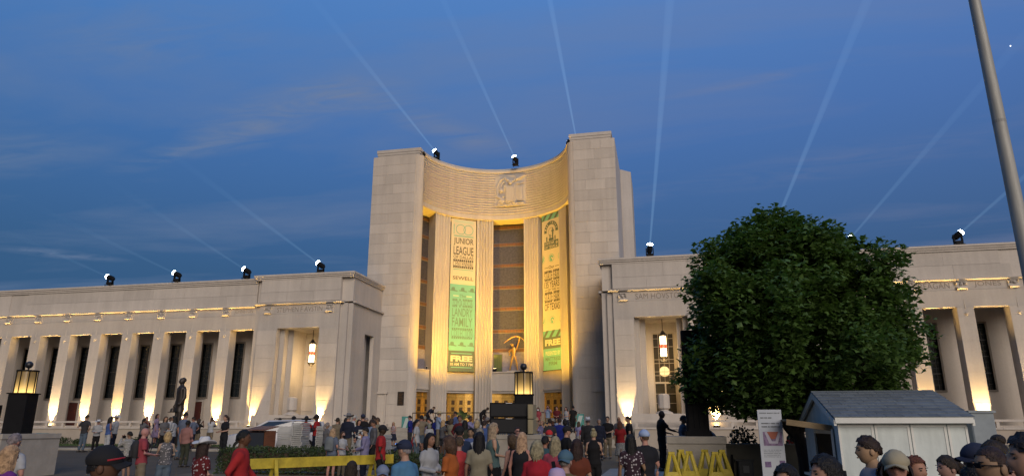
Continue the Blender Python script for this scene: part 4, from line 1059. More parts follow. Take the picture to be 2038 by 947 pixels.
# ------------------------------------------------------------------ vehicles
TYRE = mat('tyre', (.012,.012,.012), .9); RIM = mat('alloy', (.35,.35,.36), .35, metal=.8); CARG = mat('car_glass', (.02,.035,.06), .06, spec=.9)
HEAD = mat('headlight_glass', (.45,.47,.5), .15, spec=.8); GRL = mat('car_grille', (.012,.012,.013), .5)
def car(name, label, cat, loc, rz, paint, L=4.9, Wd=1.96, H=1.78, suv=True, stripe=None):
    t = thing(name, label, cat, loc, rz); h = L/2; w = Wd/2
    def half(st):
        return st
    # body: stations from tail (-h) to nose (+h): (x, half width, z bottom, z shoulder)
    S_ = [(-h,.80*w,.50,.92),(-h+.10,.93*w,.34,1.05),(-h+.45,.99*w,.26,1.08),(-.6,w,.25,1.06),(.7,w,.25,1.05),(h-1.25,.99*w,.25,1.03),(h-.7,.97*w,.26,.98),(h-.22,.90*w,.30,.88),(h-.02,.76*w,.40,.74)]
    b = MB(); n = 12
    for x, ww, z0, z1 in S_:
        ring = [(-ww*.86,z0),(-ww,z0+.18*(z1-z0)),(-ww*1.0,z0+.6*(z1-z0)),(-ww*.95,z1-.04),(-ww*.82,z1),(-ww*.3,z1+.03),(ww*.3,z1+.03),(ww*.82,z1),(ww*.95,z1-.04),(ww,z0+.6*(z1-z0)),(ww,z0+.18*(z1-z0)),(ww*.86,z0)]
        b.v += [(x,y,z) for y,z in ring]
    for i in range(len(S_)-1):
        for k in range(n):
            a = i*n+k; c = i*n+(k+1)%n; b.f.append((a,a+n,c+n,c)); b.m.append(0)
    b.f.append(tuple(range(n))); b.m.append(0); b.f.append(tuple(range((len(S_)-1)*n+n-1,(len(S_)-1)*n-1,-1))); b.m.append(0)
    # roof
    rl, rf = (-h+.30, .35) if suv else (-.95, .15)
    G = [(rl,.70*w,H-.07),(rl+.25,.74*w,H),( (rl+rf)/2,.76*w,H+.02),(rf,.72*w,H-.02)]
    m0 = len(b.v)
    for x, ww, z in G: b.v += [(x,-ww,z-.06),(x,-ww*.9,z),(x,ww*.9,z),(x,ww,z-.06)]
    for i in range(3):
        for k in range(3): a = m0+i*4+k; b.f.append((a,a+4,a+5,a+1)); b.m.append(0)
    # pillars
    fb, rbk = rf+.95, (-h+.12 if suv else -h+.75)
    for s in (-1,1):
        b.tube([(rf,s*.72*w,H-.05),(fb,s*.86*w,1.04)], .045, 6); b.tube([(rl,s*.70*w,H-.08),(rbk,s*.84*w,1.05)], .06, 6)
        b.tube([((rl+rf)/2+.1,s*.75*w,H-.04),((rl+rf)/2+.15,s*.93*w,1.05)], .04, 6)
    o = obj('body', b, paint, t); autosmooth(o, 40)
    # glass
    def pane(P): q = MB(); q.add(P, [(0,1,2,3)]); q.add([(x*.985,y*.96,z-.015) for x,y,z in P], [(3,2,1,0)]); obj('window', q, CARG, t)
    pane([(rf,-.70*w,H-.05),(fb,-.85*w,1.05),(fb,.85*w,1.05),(rf,.70*w,H-.05)])
    pane([(rl,.68*w,H-.1),(rbk,.82*w,1.06),(rbk,-.82*w,1.06),(rl,-.68*w,H-.1)])
    for s in (-1,1):
        mid = (rl+rf)/2+.1
        pane([(rl+.05,s*.70*w,H-.09),(mid-.04,s*.745*w,H-.07),(mid-.02,s*.93*w,1.06),(rbk+.12,s*.90*w,1.06)][::s])
        pane([(mid+.04,s*.745*w,H-.07),(rf-.03,s*.71*w,H-.08),(fb-.12,s*.90*w,1.06),(mid+.06,s*.93*w,1.06)][::s])
    for x in (-h+.92, h-.98):
        for s in (-1,1):
            q = MB(); R0 = .37
            for r_, yy in ((R0*.6,-.11),(R0*.95,-.11),(R0,-.07),(R0,.07),(R0*.95,.11),(R0*.6,.11)):
                q.v += [(r_*cos(2*pi*k/20), yy, r_*sin(2*pi*k/20)) for k in range(20)]
            for i in range(5):
                for k in range(20): a = i*20+k; c = i*20+(k+1)%20; q.f.append((a,c,c+20,a+20)); q.m.append(0)
            wo = obj('wheel', q, TYRE, t, (x, s*(w-.1), .37))
            q = MB(); q.tube([(0,s*.03,0),(0,s*.10,0)], .23, 16)
            for k in range(5): a = 2*pi*k/5; q.tube([(0,s*.11,0),(.2*cos(a),s*.11,.2*sin(a))], .03, 5)
            obj('rim', q, RIM, wo)
    for s in (-1,1):
        q = MB(); q.add([(h-.07,s*.50*w,.66),(h-.30,s*.905*w,.70),(h-.34,s*.885*w,.84),(h-.10,s*.52*w,.78)][::s], [(0,1,2,3)]); q.xform(Matrix.Translation((.03,s*.01,0))); obj('headlight', q, HEAD, t)
        q = MB(); q.ball((fb-.25,s*(w+.09),1.12), (.07,.11,.09), 8, 6); obj('mirror', q, paint, t)
        q = MB(); q.box(-h-.03,-h+.1,s*.72*w-.1,s*.72*w+.1,.72,1.0); obj('tail_light', q, mat('tail_lens', (.2,.01,.01), .3), t)
        for xx in (.12,-.85):
            q = MB(); q.box(xx,xx+.16,s*w-.01,s*w+.02,.92,.95); obj('door_handle', q, RIM, t)
    q = MB(); q.box(h-.06,h+.025,-.45*w,.45*w,.46,.72); gr = obj('grille', q, GRL, t)
    q = MB()
    for k in range(4): q.box(h+.026,h+.04,-.42*w,.42*w,.49+.06*k,.505+.06*k)
    obj('grille_bar', q, RIM, gr)
    q = MB(); q.box(h-.12,h+.03,-.72*w,.72*w,.30,.42); obj('bumper', q, GRL, t)
    if suv:
        q = MB()
        for s in (-1,1): q.tube([(rl+.2,s*.66*w,H+.03),(rl+.25,s*.66*w,H+.07),(rf-.3,s*.66*w,H+.07),(rf-.25,s*.66*w,H+.03)], .02, 6)
        obj('roof_rail', q, BLACK, t)
    return t
WHITEP = mat('white_car_paint', (.34,.35,.38), .3, spec=.5)
car('police_vehicle', 'white sport utility vehicle parked behind the officer and the hedge', 'car', (-18.7, 31.8, g(31.4)), R(205), WHITEP, H=1.62)
car('parked_car', 'dark low car parked behind the crowd below the doors, its trim catching gold light', 'car', (-6.4, 36.2, g(36.2)), R(-58), mat('dark_car_paint', (.012,.016,.03), .22, spec=.6), L=4.8, Wd=1.85, H=1.42, suv=False)

# ------------------------------------------------------------------ podium, stacked chairs, small sign
WOOD = mat('stained_wood', (.115,.042,.018), .5, var=.35, scale=3, stretch=(1,1,9))
t = thing('podium', 'brown wooden podium with a dark front beside the stacked white chairs', 'podium', (-16.55, 27.0, g(27)), R(168))
b = MB(); b.box(-.5,-.44,-.3,.3,0,1.25); b.box(.44,.5,-.3,.3,0,1.25); b.box(-.44,.44,-.3,.3,0,.08); b.box(-.44,.44,-.3,-.26,.08,1.25); obj('case', b, WOOD, t)
b = MB(); b.xprism([(-.36,1.40),(.4,1.26),(.4,1.30),(-.36,1.44)], -.56, .56); obj('top', b, WOOD, t)
b = MB(); b.box(-.4,.4,.262,.30,.1,1.18); obj('front_panel', b, mat('podium_panel', (.02,.024,.032), .6), t)
CHW = mat('white_plastic', (.31,.315,.31), .5, var=.06, scale=4)
cm = MB()   # one folded chair lying flat: two rails, seat pan, backrest, cross bars
cm.box(-.43,.43,-.23,-.19,.0,.066); cm.box(-.43,.43,.19,.23,.0,.066); cm.box(-.36,.05,-.185,.185,.008,.062); cm.box(.2,.42,-.185,.185,.012,.068); cm.box(-.43,-.40,-.19,.19,.0,.02); cm.box(.10,.13,-.19,.19,.0,.02)
CHM = cm.mesh('folding_chair'); CHM.materials.append(CHW)
rs = random.Random(3)
def stack(x, y, n, rz, label):
    z = g(y)
    for k in range(n):
        o = link('folding_chair', CHM, None, (), (x+rs.uniform(-.025,.025), y+rs.uniform(-.025,.025), z+.078*k))
        o.rotation_euler = (0, 0, rz+rs.uniform(-.05,.05)); tag(o, label, 'chair', label.replace('white folding chair lying flat in ', 'chairs in '))
stack(-16.2, 28.6, 18, R(8), 'white folding chair lying flat in the tall stack right behind the podium')
stack(-15.3, 28.0, 20, R(95), 'white folding chair lying flat in the tallest stack, between podium and red-shirted workers')
stack(-14.55, 28.9, 18, R(80), 'white folding chair lying flat in the stack beside the left worker')
stack(-13.1, 29.3, 16, R(10), 'white folding chair lying flat in the stack right of the two workers')
stack(-12.2, 29.6, 13, R(85), 'white folding chair lying flat in the short stack at the right end of the row')
t = thing('notice_board', 'small black board with white writing in front of the left urn', 'sign', (-20.75, 38.5, g(38.5)))
b = MB(); b.box(-.3,.3,-.02,.02,1.12,1.62); obj('board', b, BLACK, t)
b = MB()
for k in range(3): b.box(-.24,.24-.08*(k%2),-.026,-.021,1.26+.11*k,1.31+.11*k)
obj('lettering', b, mat('white_print', (.4,.4,.4), .8), t)
b = MB(); b.box(-.25,-.21,-.02,.02,0,1.12); b.box(.21,.25,-.02,.02,0,1.12); obj('leg', b, BLACK, t)

# ------------------------------------------------------------------ hedges and shrubs
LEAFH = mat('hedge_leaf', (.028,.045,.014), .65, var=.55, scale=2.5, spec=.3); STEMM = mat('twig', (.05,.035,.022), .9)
def leaf_cloud(mb, pts, size, r, n):
    for k in range(n):
        p = pts(k)
        a, e = r.uniform(0,2*pi), r.uniform(-.9,1.2); s = size*r.uniform(.6,1.3)
        d = Vector((cos(a)*cos(e), sin(a)*cos(e), sin(e))); w = d.cross(Vector((r.uniform(-1,1),r.uniform(-1,1),r.uniform(-.3,1)))).normalized()
        p = Vector(p); q = w.cross(d)*s*.14
        mb.add([p, p+d*s*.5+w*s*.34-q, p+d*s, p+d*s*.5-w*s*.34-q], [(0,1,2),(0,2,3)])
def hedge(x0, x1, y, h, label, d=.9, n=4200, seed=1):
    r = random.Random(seed); t = thing('hedge', label, 'hedge', ((x0+x1)/2, y, g(y))); L = (x1-x0)/2
    b = MB()
    def pts(k):
        f = r.random()
        bumpy = .06*sin(9*r.random())
        if f < .45: return (r.uniform(-L,L), -d/2+r.gauss(0,.04), r.uniform(.03,h))
        if f < .85: return (r.uniform(-L,L), r.uniform(-d/2,d/2), h+r.gauss(0,.05)-.03)
        return (r.choice((-L,L))+r.gauss(0,.04), r.uniform(-d/2,d/2), r.uniform(.03,h))
    leaf_cloud(b, pts, .085, r, n); stuff(obj('foliage', b, LEAFH, t))
    b = MB()
    for k in range(int(2*L/.3)):
        x = -L+.15+.3*k; b.tube([(x,0,0),(x+r.uniform(-.1,.1),r.uniform(-.15,.15),h*.6)], [.02,.008], 4)
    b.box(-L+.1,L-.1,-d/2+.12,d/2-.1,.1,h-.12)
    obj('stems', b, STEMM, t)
hedge(-14.9, -10.4, 22.2, .80, 'long dark clipped hedge in front of the stacked chairs', seed=2)
hedge(-9.3, -7.3, 22.6, .62, 'short dark clipped hedge right of the yellow barricade', n=1900, seed=3)
def shrub(x, y, z, r0, h, label, seed, leaf=.09, n=420, group='shrubs along the terrace walls'):
    r = random.Random(seed); t = thing('shrub', label, 'shrub', (x,y,z), 0, group)
    b = MB()
    def pts(k):
        v = Vector((r.gauss(0,1),r.gauss(0,1),r.gauss(0,1))).normalized()*(r.random()**.4)
        return (v.x*r0, v.y*r0, h*.55+v.z*h*.5)
    leaf_cloud(b, pts, leaf, r, n); stuff(obj('foliage', b, LEAFH, t))
    b = MB()
    for k in range(5): a = 2*pi*k/5; b.tube([(0,0,0),(cos(a)*r0*.5,sin(a)*r0*.5,h*.6)], [.02,.008], 4)
    obj('stem', b, STEMM, t)
for k, (x, y, r0, h, lb) in enumerate(((-38.5,39.3,.6,.5,'round shrub below the terrace wall at the left, next to the striped post'),(-37.3,39.4,.35,.35,'small shrub right of the round one below the left terrace wall'),(-32.6,39.3,.55,.5,'shrub below the left terrace wall behind the group in hats'),(-31.3,39.4,.4,.4,'small shrub below the statue on the left lawn'))):
    shrub(x, y, g(y)+.02, r0, h, lb, 20+k)
shrub(1.95, 19.2, 1.12, .35, .7, 'leafy plant showing over the grey wall left of the white sign', 31, group=None)
shrub(3.4, 19.3, 1.12, .4, .6, 'dark plant behind the grey wall at the tree trunk', 32, group=None)
shrub(13.6, 39.2, g(39)+.02, .7, .8, 'dark shrub behind the white shed at the right edge', 33, n=700, group=None)
shrub(-5.7, 45.6, 1.73, .5, 1.0, 'potted greenery on the landing by the right doors', 34, .14, 300, None)
t = thing('potted_palm', 'upright green fan-leaf plant on the landing behind the straw-hatted man', 'plant', (-13.2, 45.7, 1.73))
b = MB(); b.lathe([(.25,0),(.32,.5),(.3,.5),(.24,.06)], 14); obj('pot', b, CONC2, t)
PALM = mat('palm_leaf', (.10,.15,.045), .6, var=.3, scale=3)
rp = random.Random(9)
for k in range(9):
    a = 2*pi*k/9+rp.uniform(-.2,.2); e = rp.uniform(.5,1.3); l = rp.uniform(.8,1.25)
    b = MB(); P = [Vector((0,0,.45)), Vector((cos(a)*cos(e)*l*.5, sin(a)*cos(e)*l*.5, .45+sin(e)*l*.6)), Vector((cos(a)*cos(e)*l, sin(a)*cos(e)*l, .45+sin(e)*l*.8))]
    w = Vector((-sin(a),cos(a),0))
    b.add([P[0], P[1]+w*.16, P[2], P[1]-w*.16, P[1]+Vector((0,0,.05))], [(0,1,4),(1,2,4),(2,3,4),(3,0,4)]); obj('leaf', b, PALM, t)

# ------------------------------------------------------------------ the tree
tr = thing('shade_tree', 'broad dark green maple-like tree standing before the right wing', 'tree', (3.05, 17.05, g(17)))
BARK = mat('bark', (.040,.030,.024), .95, var=.4, scale=5, stretch=(4,4,.8), bump=.8, bscale=14)
rt = random.Random(21)
b = MB()
b.tube([(.05,0,-.1),(.0,0,.4),(-.02,.02,1.0),(-.10,.02,1.6),(-.22,.03,2.2),(-.3,.05,3.2),(-.25,.0,4.4)], [.22,.16,.135,.125,.10,.075,.03], 10)
obj('trunk', b, BARK, tr)
limbs = [((-.06,.02,1.35),(-.5,-.1,1.9),(-1.2,-.2,2.35),(-1.9,-.1,2.8)), ((-.1,.02,1.6),(.4,.2,2.2),(1.2,.2,2.7),(2.0,.3,3.1)), ((-.18,.03,2.0),(-.7,.5,2.7),(-1.2,1.0,3.4)),
         ((-.22,.03,2.2),(.2,-.7,2.9),(.6,-1.3,3.6)), ((-.28,.04,2.8),(-.9,-.4,3.6),(-1.3,-.8,4.4)), ((-.3,.04,3.0),(.5,.2,3.9),(1.1,.3,4.8)), ((-.28,.03,3.4),(-.5,.3,4.6),(-.4,.5,5.6)),
         ((-.04,.02,1.2),(-.35,.2,1.65),(-.9,.35,1.9)), ((-.1,0,1.5),(.5,-.5,2.0),(1.3,-1.0,2.5))]
for L in limbs:
    b = MB(); n = len(L); b.tube(L, [.07*(1-.7*i/(n-1)) for i in range(n)], 7); obj('limb', b, BARK, tr)
LEAF = mat('maple_leaf', (.066,.122,.028), .5, var=.5, scale=1.7, spec=.35)
tl_ = LEAF.node_tree; pb_ = tl_.nodes['Principled BSDF']; mo_ = tl_.nodes['Material Output']; tr_ = tl_.nodes.new('ShaderNodeBsdfTranslucent'); tr_.inputs[0].default_value = (.075,.15,.02,1)
ms_ = tl_.nodes.new('ShaderNodeMixShader'); ms_.inputs[0].default_value = .38; tl_.links.new(pb_.outputs[0], ms_.inputs[1]); tl_.links.new(tr_.outputs[0], ms_.inputs[2]); tl_.links.new(ms_.outputs[0], mo_.inputs['Surface'])
b = MB()
def crown_r(z):
    # outline of the crown: half width against height, from its silhouette
    K_ = [(2.0,.9),(2.3,1.5),(2.7,2.1),(3.1,2.5),(3.9,2.55),(4.5,2.4),(5.0,2.2),(5.5,1.85),(6.0,1.35),(6.35,.85),(6.6,.4),(6.75,.15)]
    for (z0,r0),(z1,r1) in zip(K_,K_[1:]):
        if z0 <= z <= z1: return r0+(r1-r0)*(z-z0)/(z1-z0)
    return 0.0
clumps = []
tries = 0
while len(clumps) < 620 and tries < 20000:
    tries += 1
    z = rt.uniform(2.0,6.9); rr = crown_r(z); a = rt.uniform(0,2*pi)
    f = (rt.random()**.42)
    lump = 1+.13*sin(3*a+z*1.7)+.10*sin(7*a-z*2.6)
    x, y = rr*f*lump*cos(a), rr*f*lump*.95*sin(a)
    if rt.random() > rr/2.5: continue
    clumps.append((x+(.15-.36*max(0,(z-3.9)/2.6) if z > 3.3 else .15-.2*(3.3-z)/1.0),y,z-.15, rt.uniform(.26,.5), f))
for (x,y,z,cr,f) in clumps:
    n = int(95*(cr/.36)**1.7)
    for k in range(n):
        v = Vector((rt.gauss(0,1),rt.gauss(0,1),rt.gauss(0,.75))).normalized()*cr*(rt.random()**.45)
        p = Vector((x,y,z))+v
        if p.z < 1.85: continue
        a = rt.uniform(0,2*pi); e = rt.uniform(-1.0,.5); s = rt.uniform(.11,.19)
        d = Vector((cos(a)*cos(e), sin(a)*cos(e), sin(e))); w = d.cross(Vector((rt.uniform(-.5,.5),rt.uniform(-.5,.5),1))).normalized(); q = w.cross(d)*s*.15
        b.add([p, p+d*s*.42+w*s*.48-q, p+d*s*.62+w*s*.2, p+d*s, p+d*s*.62-w*s*.2, p+d*s*.42-w*s*.48-q], [(0,1,2),(0,2,3),(0,3,4),(0,4,5)])
stuff(obj('crown', b, LEAF, tr))
b = MB()
for (x,y,z,cr,f) in clumps[::3]:
    z0 = max(1.7,min(z-.7*hypot(x,y)*.6-.2, 5.0)); b.tube([(-.2,.03,z0),(x*.5-.1,y*.5,(z0+z)/2+.1),(x,y,z)], [.022,.014,.006], 4)
stuff(obj('twigs', b, BARK, tr))

# ------------------------------------------------------------------ white shed
SHW = mat('shed_white_paint', (.48,.53,.52), .75, var=.14, scale=1.6, bump=.25, bscale=9, stretch=(3,3,.6)); TRIM = mat('shed_trim', (.56,.57,.54), .7, var=.05)
SHGL = mat('shingle', (.095,.115,.135), .9, var=.15, scale=6, objvar=.16, bump=.4, bscale=60)
t = thing('white_shed', 'small white wooden shed with a grey shingle roof at the lower right', 'shed', (4.0, 13.1, g(13)))
x0, x1, y0, y1, ze, zr = -1.08, .92, 0.0, 2.9, 1.86, 2.36
b = MB(); b.box(x0,x1,y0,y1,0,ze); b.xprism([(y0,ze+.001),(y1,ze+.001),((y0+y1)/2,zr-.02)], x0, x1); obj('wall', b, SHW, t)
wo = None
for (a, c, z0, z1) in ((-1.08,-.52,.02,1.78),(-.5,.04,.9,1.78),(.06,.6,.9,1.78),(.62,.92,.9,1.78),(-.5,.92,.02,.86)):
    b = MB(); b.box(a,c,-.007,-.001,z0,z1); pn = obj('panel', b, SHW, t)
    b = MB(); b.box(a,a+.035,-.016,-.0075,z0,z1); b.box(c-.035,c,-.016,-.0075,z0,z1); b.box(a+.035,c-.035,-.016,-.0075,z1-.04,z1); obj('batten', b, TRIM, pn)
b = MB(); b.box(x0-.06,x1+.06,-.16,-.12,ze-.06,ze+.04); b.box(x0-.06,x1+.06,-.119,.0,ze-.02,ze+.0); obj('fascia', b, TRIM, t)
for sx, xx in ((-1,x0-.06),(1,x1+.06)):
    b = MB(); b.xprism([(-.14,ze+.0),((y0+y1)/2,zr+.02),((y0+y1)/2,zr-.10),(-.14,ze-.10)], xx-.02, xx+.02); b.xprism([(y1+.14,ze+.0),((y0+y1)/2,zr+.02),((y0+y1)/2,zr-.10),(y1+.14,ze-.10)][::-1], xx-.02, xx+.02); obj('barge_board', b, TRIM, t)
# shingles: courses on the front slope, each tab a piece; the back slope as one sheet
rsn = random.Random(4); yc = (y0+y1)/2; nrow = 9
for row in range(nrow):
    f0 = row/nrow; f1 = (row+1.25)/nrow
    x = x0-.08-(.15 if row % 2 else 0)
    while x < x1+.08:
        wd = rsn.uniform(.26,.33); a, c = max(x,x0-.08), min(x+wd-.006,x1+.08); x += wd
        if c-a < .03: continue
        ya, yb = -.17+(yc+.17)*f0, min(-.17+(yc+.17)*f1, yc+.01); za, zb2 = ze+.03+(zr-ze)*f0+.022, ze+.03+(zr-ze)*min(f1,1.0)+.006
        b = MB(); b.add([(a,ya,za-.014),(c,ya,za-.014),(c,ya,za),(a,ya,za),(a,yb,zb2),(c,yb,zb2),(a,yb,zb2-.014),(c,yb,zb2-.014)], [(0,1,2,3),(3,2,5,4),(0,3,4,6),(1,7,5,2)])
        obj('shingle', b, SHGL, t)
b = MB(); b.xprism([(y1+.17,ze+.0),(y1+.17,ze+.03),(yc,zr+.05),(yc,zr+.02)], x0-.08, x1+.08); b.xprism([(-.15,ze+.0),(-.15,ze+.02),(yc,zr+.03),(yc,zr+.0)][::-1], x0-.07, x1+.07); obj('roof', b, SHGL, t)
# serving hatch on the left gable: black sheet painted as the shaded opening, propped flap, shelf
b = MB(); b.box(x0-.02,x0-.002,.35,1.75,.95,1.62); h_ = obj('hatch', b, BLACK, t)
b = MB(); b.box(x0-.05,x0-.021,.27,.35,.88,1.70); b.box(x0-.05,x0-.021,1.75,1.83,.88,1.70); b.box(x0-.05,x0-.021,.35,1.75,1.62,1.70); obj('frame', b, TRIM, h_)
b = MB(); b.xprism([(.3,0),(1.8,0),(1.8,.03),(.3,.03)], -.75, 0); b.xprism([(.3,-.07),(.34,-.07),(.34,-.001),(.3,-.001)], -.75, 0)
o = obj('flap', b, mat('bare_plywood', (.16,.115,.06), .8, var=.2), t, (x0-.03,0,1.74)); o.rotation_euler = (0, R(8), 0)
b = MB(); b.box(x0-.3,x0-.02,.3,1.8,.86,.90); obj('shelf', b, TRIM, t)
b = MB(); b.cbox(-.2,.2,-.2,.2,0,1.95,.02); b.box(-.23,.23,-.23,.23,1.95,1.99)
tt = thing('gate_post', 'square pale grey post at the right end of the white shed', 'post', (5.85, 15.0, g(15))); obj('shaft', b, mat('post_paint', (.20,.23,.25), .8, var=.1), tt)

# ------------------------------------------------------------------ information sign
t = thing('information_sign', 'tall narrow white sign with pictures beside the tree trunk', 'sign', (1.95, 14.0, g(14)), R(4))
b = MB(); b.box(-.215,.215,-.012,.012,.12,2.03); obj('board', b, mat('sign_white', (.33,.36,.40), .6, var=.03), t)
b = MB()
for xx in (-.2,.2): b.box(xx-.012,xx+.012,.013,.035,0,2.0)
b.box(-.22,.22,-.12,.12,0,.03); obj('stand', b, mat('alu', (.3,.3,.3), .4, metal=.7), t)
PRT = mat('sign_print', (.07,.075,.08), .8)
b = MB()
def line(x0, x1, z, h=.016):
    x = x0; r = random.Random(int(z*1000))
    while x < x1:
        w = r.uniform(.008,.018); b.box(x,min(x+w,x1),-.016,-.0125,z,z+h); x += w+.006 if r.random() > .2 else w+.018
line(-.18,.18,1.96); line(-.17,.03,1.87,.022); line(-.16,.15,1.77,.022); line(-.16,.17,1.71,.022)
for k in range(5): line(-.16,.15-.02*(k%2),1.30-.03*k,.008)
obj('lettering', b, PRT, t)
b = MB(); b.box(-.15,.19,-.015,-.0125,1.38,1.63); ph = obj('photo_print', b, mat('photo_purple', (.16,.11,.19), .7, var=.6, scale=14), t)
b = MB(); b.add([(-.08,-.017,1.63),(.13,-.017,1.63),(.06,-.017,1.50),(-.01,-.017,1.50)][::-1], [(3,2,1,0)]); obj('photo_detail', b, mat('photo_orange', (.30,.09,.05), .7), ph)
b = MB(); b.add([(-.12,-.0165,1.62),(-.08,-.0165,1.63),(0,-.0165,1.46),(.06,-.0165,1.46),(.13,-.0165,1.63),(.17,-.0165,1.62),(.10,-.0165,1.42),(-.05,-.0165,1.42)], [(0,1,2,7),(2,3,6,7),(3,4,5,6)]); obj('photo_detail', b, mat('photo_pale', (.36,.34,.40), .7), ph)
b = MB(); b.box(-.16,-.05,-.015,-.0125,1.0,1.1); b.box(.10,.20,-.015,-.0125,1.06,1.12); b.box(0,.09,-.015,-.0125,.80,.95); obj('logo_print', b, mat('logo_violet', (.12,.08,.17), .7, var=.5, scale=30), t)

# ------------------------------------------------------------------ yellow barricades
YEL = mat('safety_yellow', (.36,.28,.022), .65, var=.35, scale=3.5, bump=.3, bscale=22)
t = thing('sawhorse_barricade', 'long yellow plank barricade in front of the hedge', 'barricade', (-8.25, 16.5, g(16.5)), R(55-0))
b = MB(); b.box(-1.95,1.95,-.02,.02,.72,.95); pk = obj('plank', b, YEL, t)
for xx in (-1.35,1.35):
    for s in (-1,1):
        b = MB(); b.xprism([(s*.02,.92),(s*.07,.92),(s*.34,0),(s*.28,0)][::-s], xx-.04, xx+.04); obj('leg', b, YEL, t)
    b = MB(); b.box(xx-.03,xx+.03,-.16,.16,.4,.45); obj('brace', b, YEL, t)
def a_stand(x, y, rz, label, tilt=0):
    t = thing('a_frame_stand', label, 'barricade', (x, y, g(y)), rz, 'yellow stands by the grey block')
    H = 1.13
    for sx in (-1,1):
        for sy in (-1,1):
            b = MB(); b.tube([(sx*.31,sy*.22,0),(sx*.03,sy*.03,H)], [(.042,.02),(.034,.018)], 4, ax=(0,1,0)); obj('leg', b, YEL, t)
    b = MB(); b.box(-.065,.065,-.05,.05,H-.01,H+.04); obj('cap', b, YEL, t)
    b = MB(); b.xprism([(-.16,H-.55),(-.095,H-.36),(-.075,H-.36),(-.14,H-.55)], -.16, .16); obj('plate', b, YEL, t)
    b = MB(); b.xprism([(-.235,.22),(-.21,.30),(-.19,.30),(-.215,.22)], -.30, .30); obj('brace', b, YEL, t)
for k, (x, y, rz, lb) in enumerate(((.12,15.6,8,'yellow A-frame stand, leftmost against the grey block'),(.50,15.9,-10,'yellow A-frame stand in the middle of the three before the grey block'),(1.02,15.7,5,'yellow A-frame stand, rightmost before the grey block'),
        (.33,16.5,25,'yellow A-frame stand behind the left two, leaning on the grey block'),(.86,16.55,-20,'yellow A-frame stand behind the middle one, against the grey block'),(1.22,16.5,15,'yellow A-frame stand behind the rightmost one'))):
    a_stand(x, y, R(rz), lb)

# ------------------------------------------------------------------ tall pole at the right
t = thing('light_pole', 'tall tapered grey metal pole rising out of the picture at the right', 'pole', (4.33, 9.0, g(9)))
POLEM = mat('galvanised_steel', (.27,.27,.25), .6, metal=.2, var=.25, scale=3, stretch=(6,6,.5))
b = MB(); zz = [0,.02,.1]; b.lathe([(.14,0),(.14,.03),(.098,.05),(.092,2),(.082,4),(.072,6),(.064,7.6),(.05,10.5)], 20); o = obj('shaft', b, POLEM, t); autosmooth(o, 40)
b = MB(); b.box(-.2,.2,-.2,.2,-.05,.02); obj('base_plate', b, POLEM, t)
b = MB(); b.tube([(0,0,10.3),(-.4,-.3,10.6),(-1.0,-.7,10.65)], .035, 6); b.cbox(-1.5,-.9,-.9,-.6,10.6,10.72,.05); obj('arm', b, POLEM, t)

# striped street posts / sandbag-like teal barriers by the terrace
TEALM = mat('teal_print', (.05,.20,.18), .7, var=.2, scale=5)
def drum(x, y, z, label):
    t = thing('printed_barrier', label, 'barrier', (x, y, z))
    b = MB(); b.cbox(-.3,.3,-.12,.12,0,1.0,.03); obj('panel', b, TEALM, t)
    b = MB(); b.add([(-.25,-.123,.1),(.0,-.123,.1),(.25,-.123,.9),(.0,-.123,.9)], [(0,1,2,3)]); obj('stripe_print', b, mat('pale_print', (.34,.40,.38), .7), t)
drum(-31.6*1.0, 31.0, g(31), 'teal and white printed barrier beside the left concrete pedestal')
drum(-17.6, 46.8, 1.5, 'teal and white printed barrier at the foot of the left tower')
drum(-5.3, 45.4, 1.6, 'pale printed barrier on the landing below the right tower')
# handrail ropes on the landing in front of the doors
t = thing('rail_barrier', 'thin dark crowd rail across the landing before the doors', 'railing', (-12.3, 47.5, 1.73))
for k in range(7):
    b = MB(); b.tube([(-5.1+1.7*k,0,0),(-5.1+1.7*k,0,1.02)], .025, 6); obj('post', b, BRONZE, t)
b = MB(); b.box(-5.1,5.1,-.03,.03,.98,1.04); obj('rail', b, BRONZE, t)
t = thing('access_gate', 'cream metal lattice gate in front of the right maroon door of the left wing', 'gate', (-31.8, 42.0, 1.70))
b = MB()
for x in (-.55,.55): b.box(x-.03,x+.03,-.03,.03,0,1.15)
b.box(-.52,.52,-.02,.02,1.09,1.15); obj('frame', b, CREAM, t)
for k in range(3):
    b = MB(); b.box(-.35+.3*k,-.28+.3*k,-.015,.015,0,1.09); obj('upright', b, CREAM, t)
for k in range(4):
    b = MB(); b.box(-.52,.52,-.03,-.016,.12+.25*k,.16+.25*k); obj('crossbar', b, CREAM, t)
t = thing('display_board', 'brown board and bright red, white and green display standing before the doors', 'display', (-8.95, 46.2, 1.73), R(10))
b = MB(); b.box(-.35,.35,-.03,.03,1.4,1.95); b.box(-.03,.03,-.03,.03,0,1.4); obj('board', b, mat('brown_board', (.16,.06,.03), .7, var=.2), t)
b = MB(); b.loft([(.3,-.3,0,.3,.25),(.3,-.3,.5,.34,.28),(.3,-.3,.75,.3,.25)], 12); obj('base', b, mat('display_green', (.03,.13,.05), .7, var=.5), t)
b = MB(); b.loft([(.3,-.3,.751,.3,.25),(.25,-.3,1.1,.3,.22),(.35,-.3,1.35,.2,.18),(.45,-.3,1.55,.06,.06)], 12); obj('bunting', b, mat('display_red', (.35,.03,.03), .7, col2=(.4,.38,.36), scale=6), t)
# a single early star
b = MB(); b.ball((0,0,0), 1.0, 8, 6)
star = obj('star', b, mat('starlight', (1,1,1), emit=(.9,.95,1), estr=3), None, (0,0,0))
star.location = Vector((0,0,1.87)) + (Matrix.Rotation(R(12.1),3,'Z') @ Matrix.Rotation(math.atan(373/1360.0),3,'X') @ Vector(((2011-1019)/1360., 1, (473.5-92)/1360.))).normalized()*1500
tag(star, 'single bright star in the dusk sky right of the tall pole', 'star')
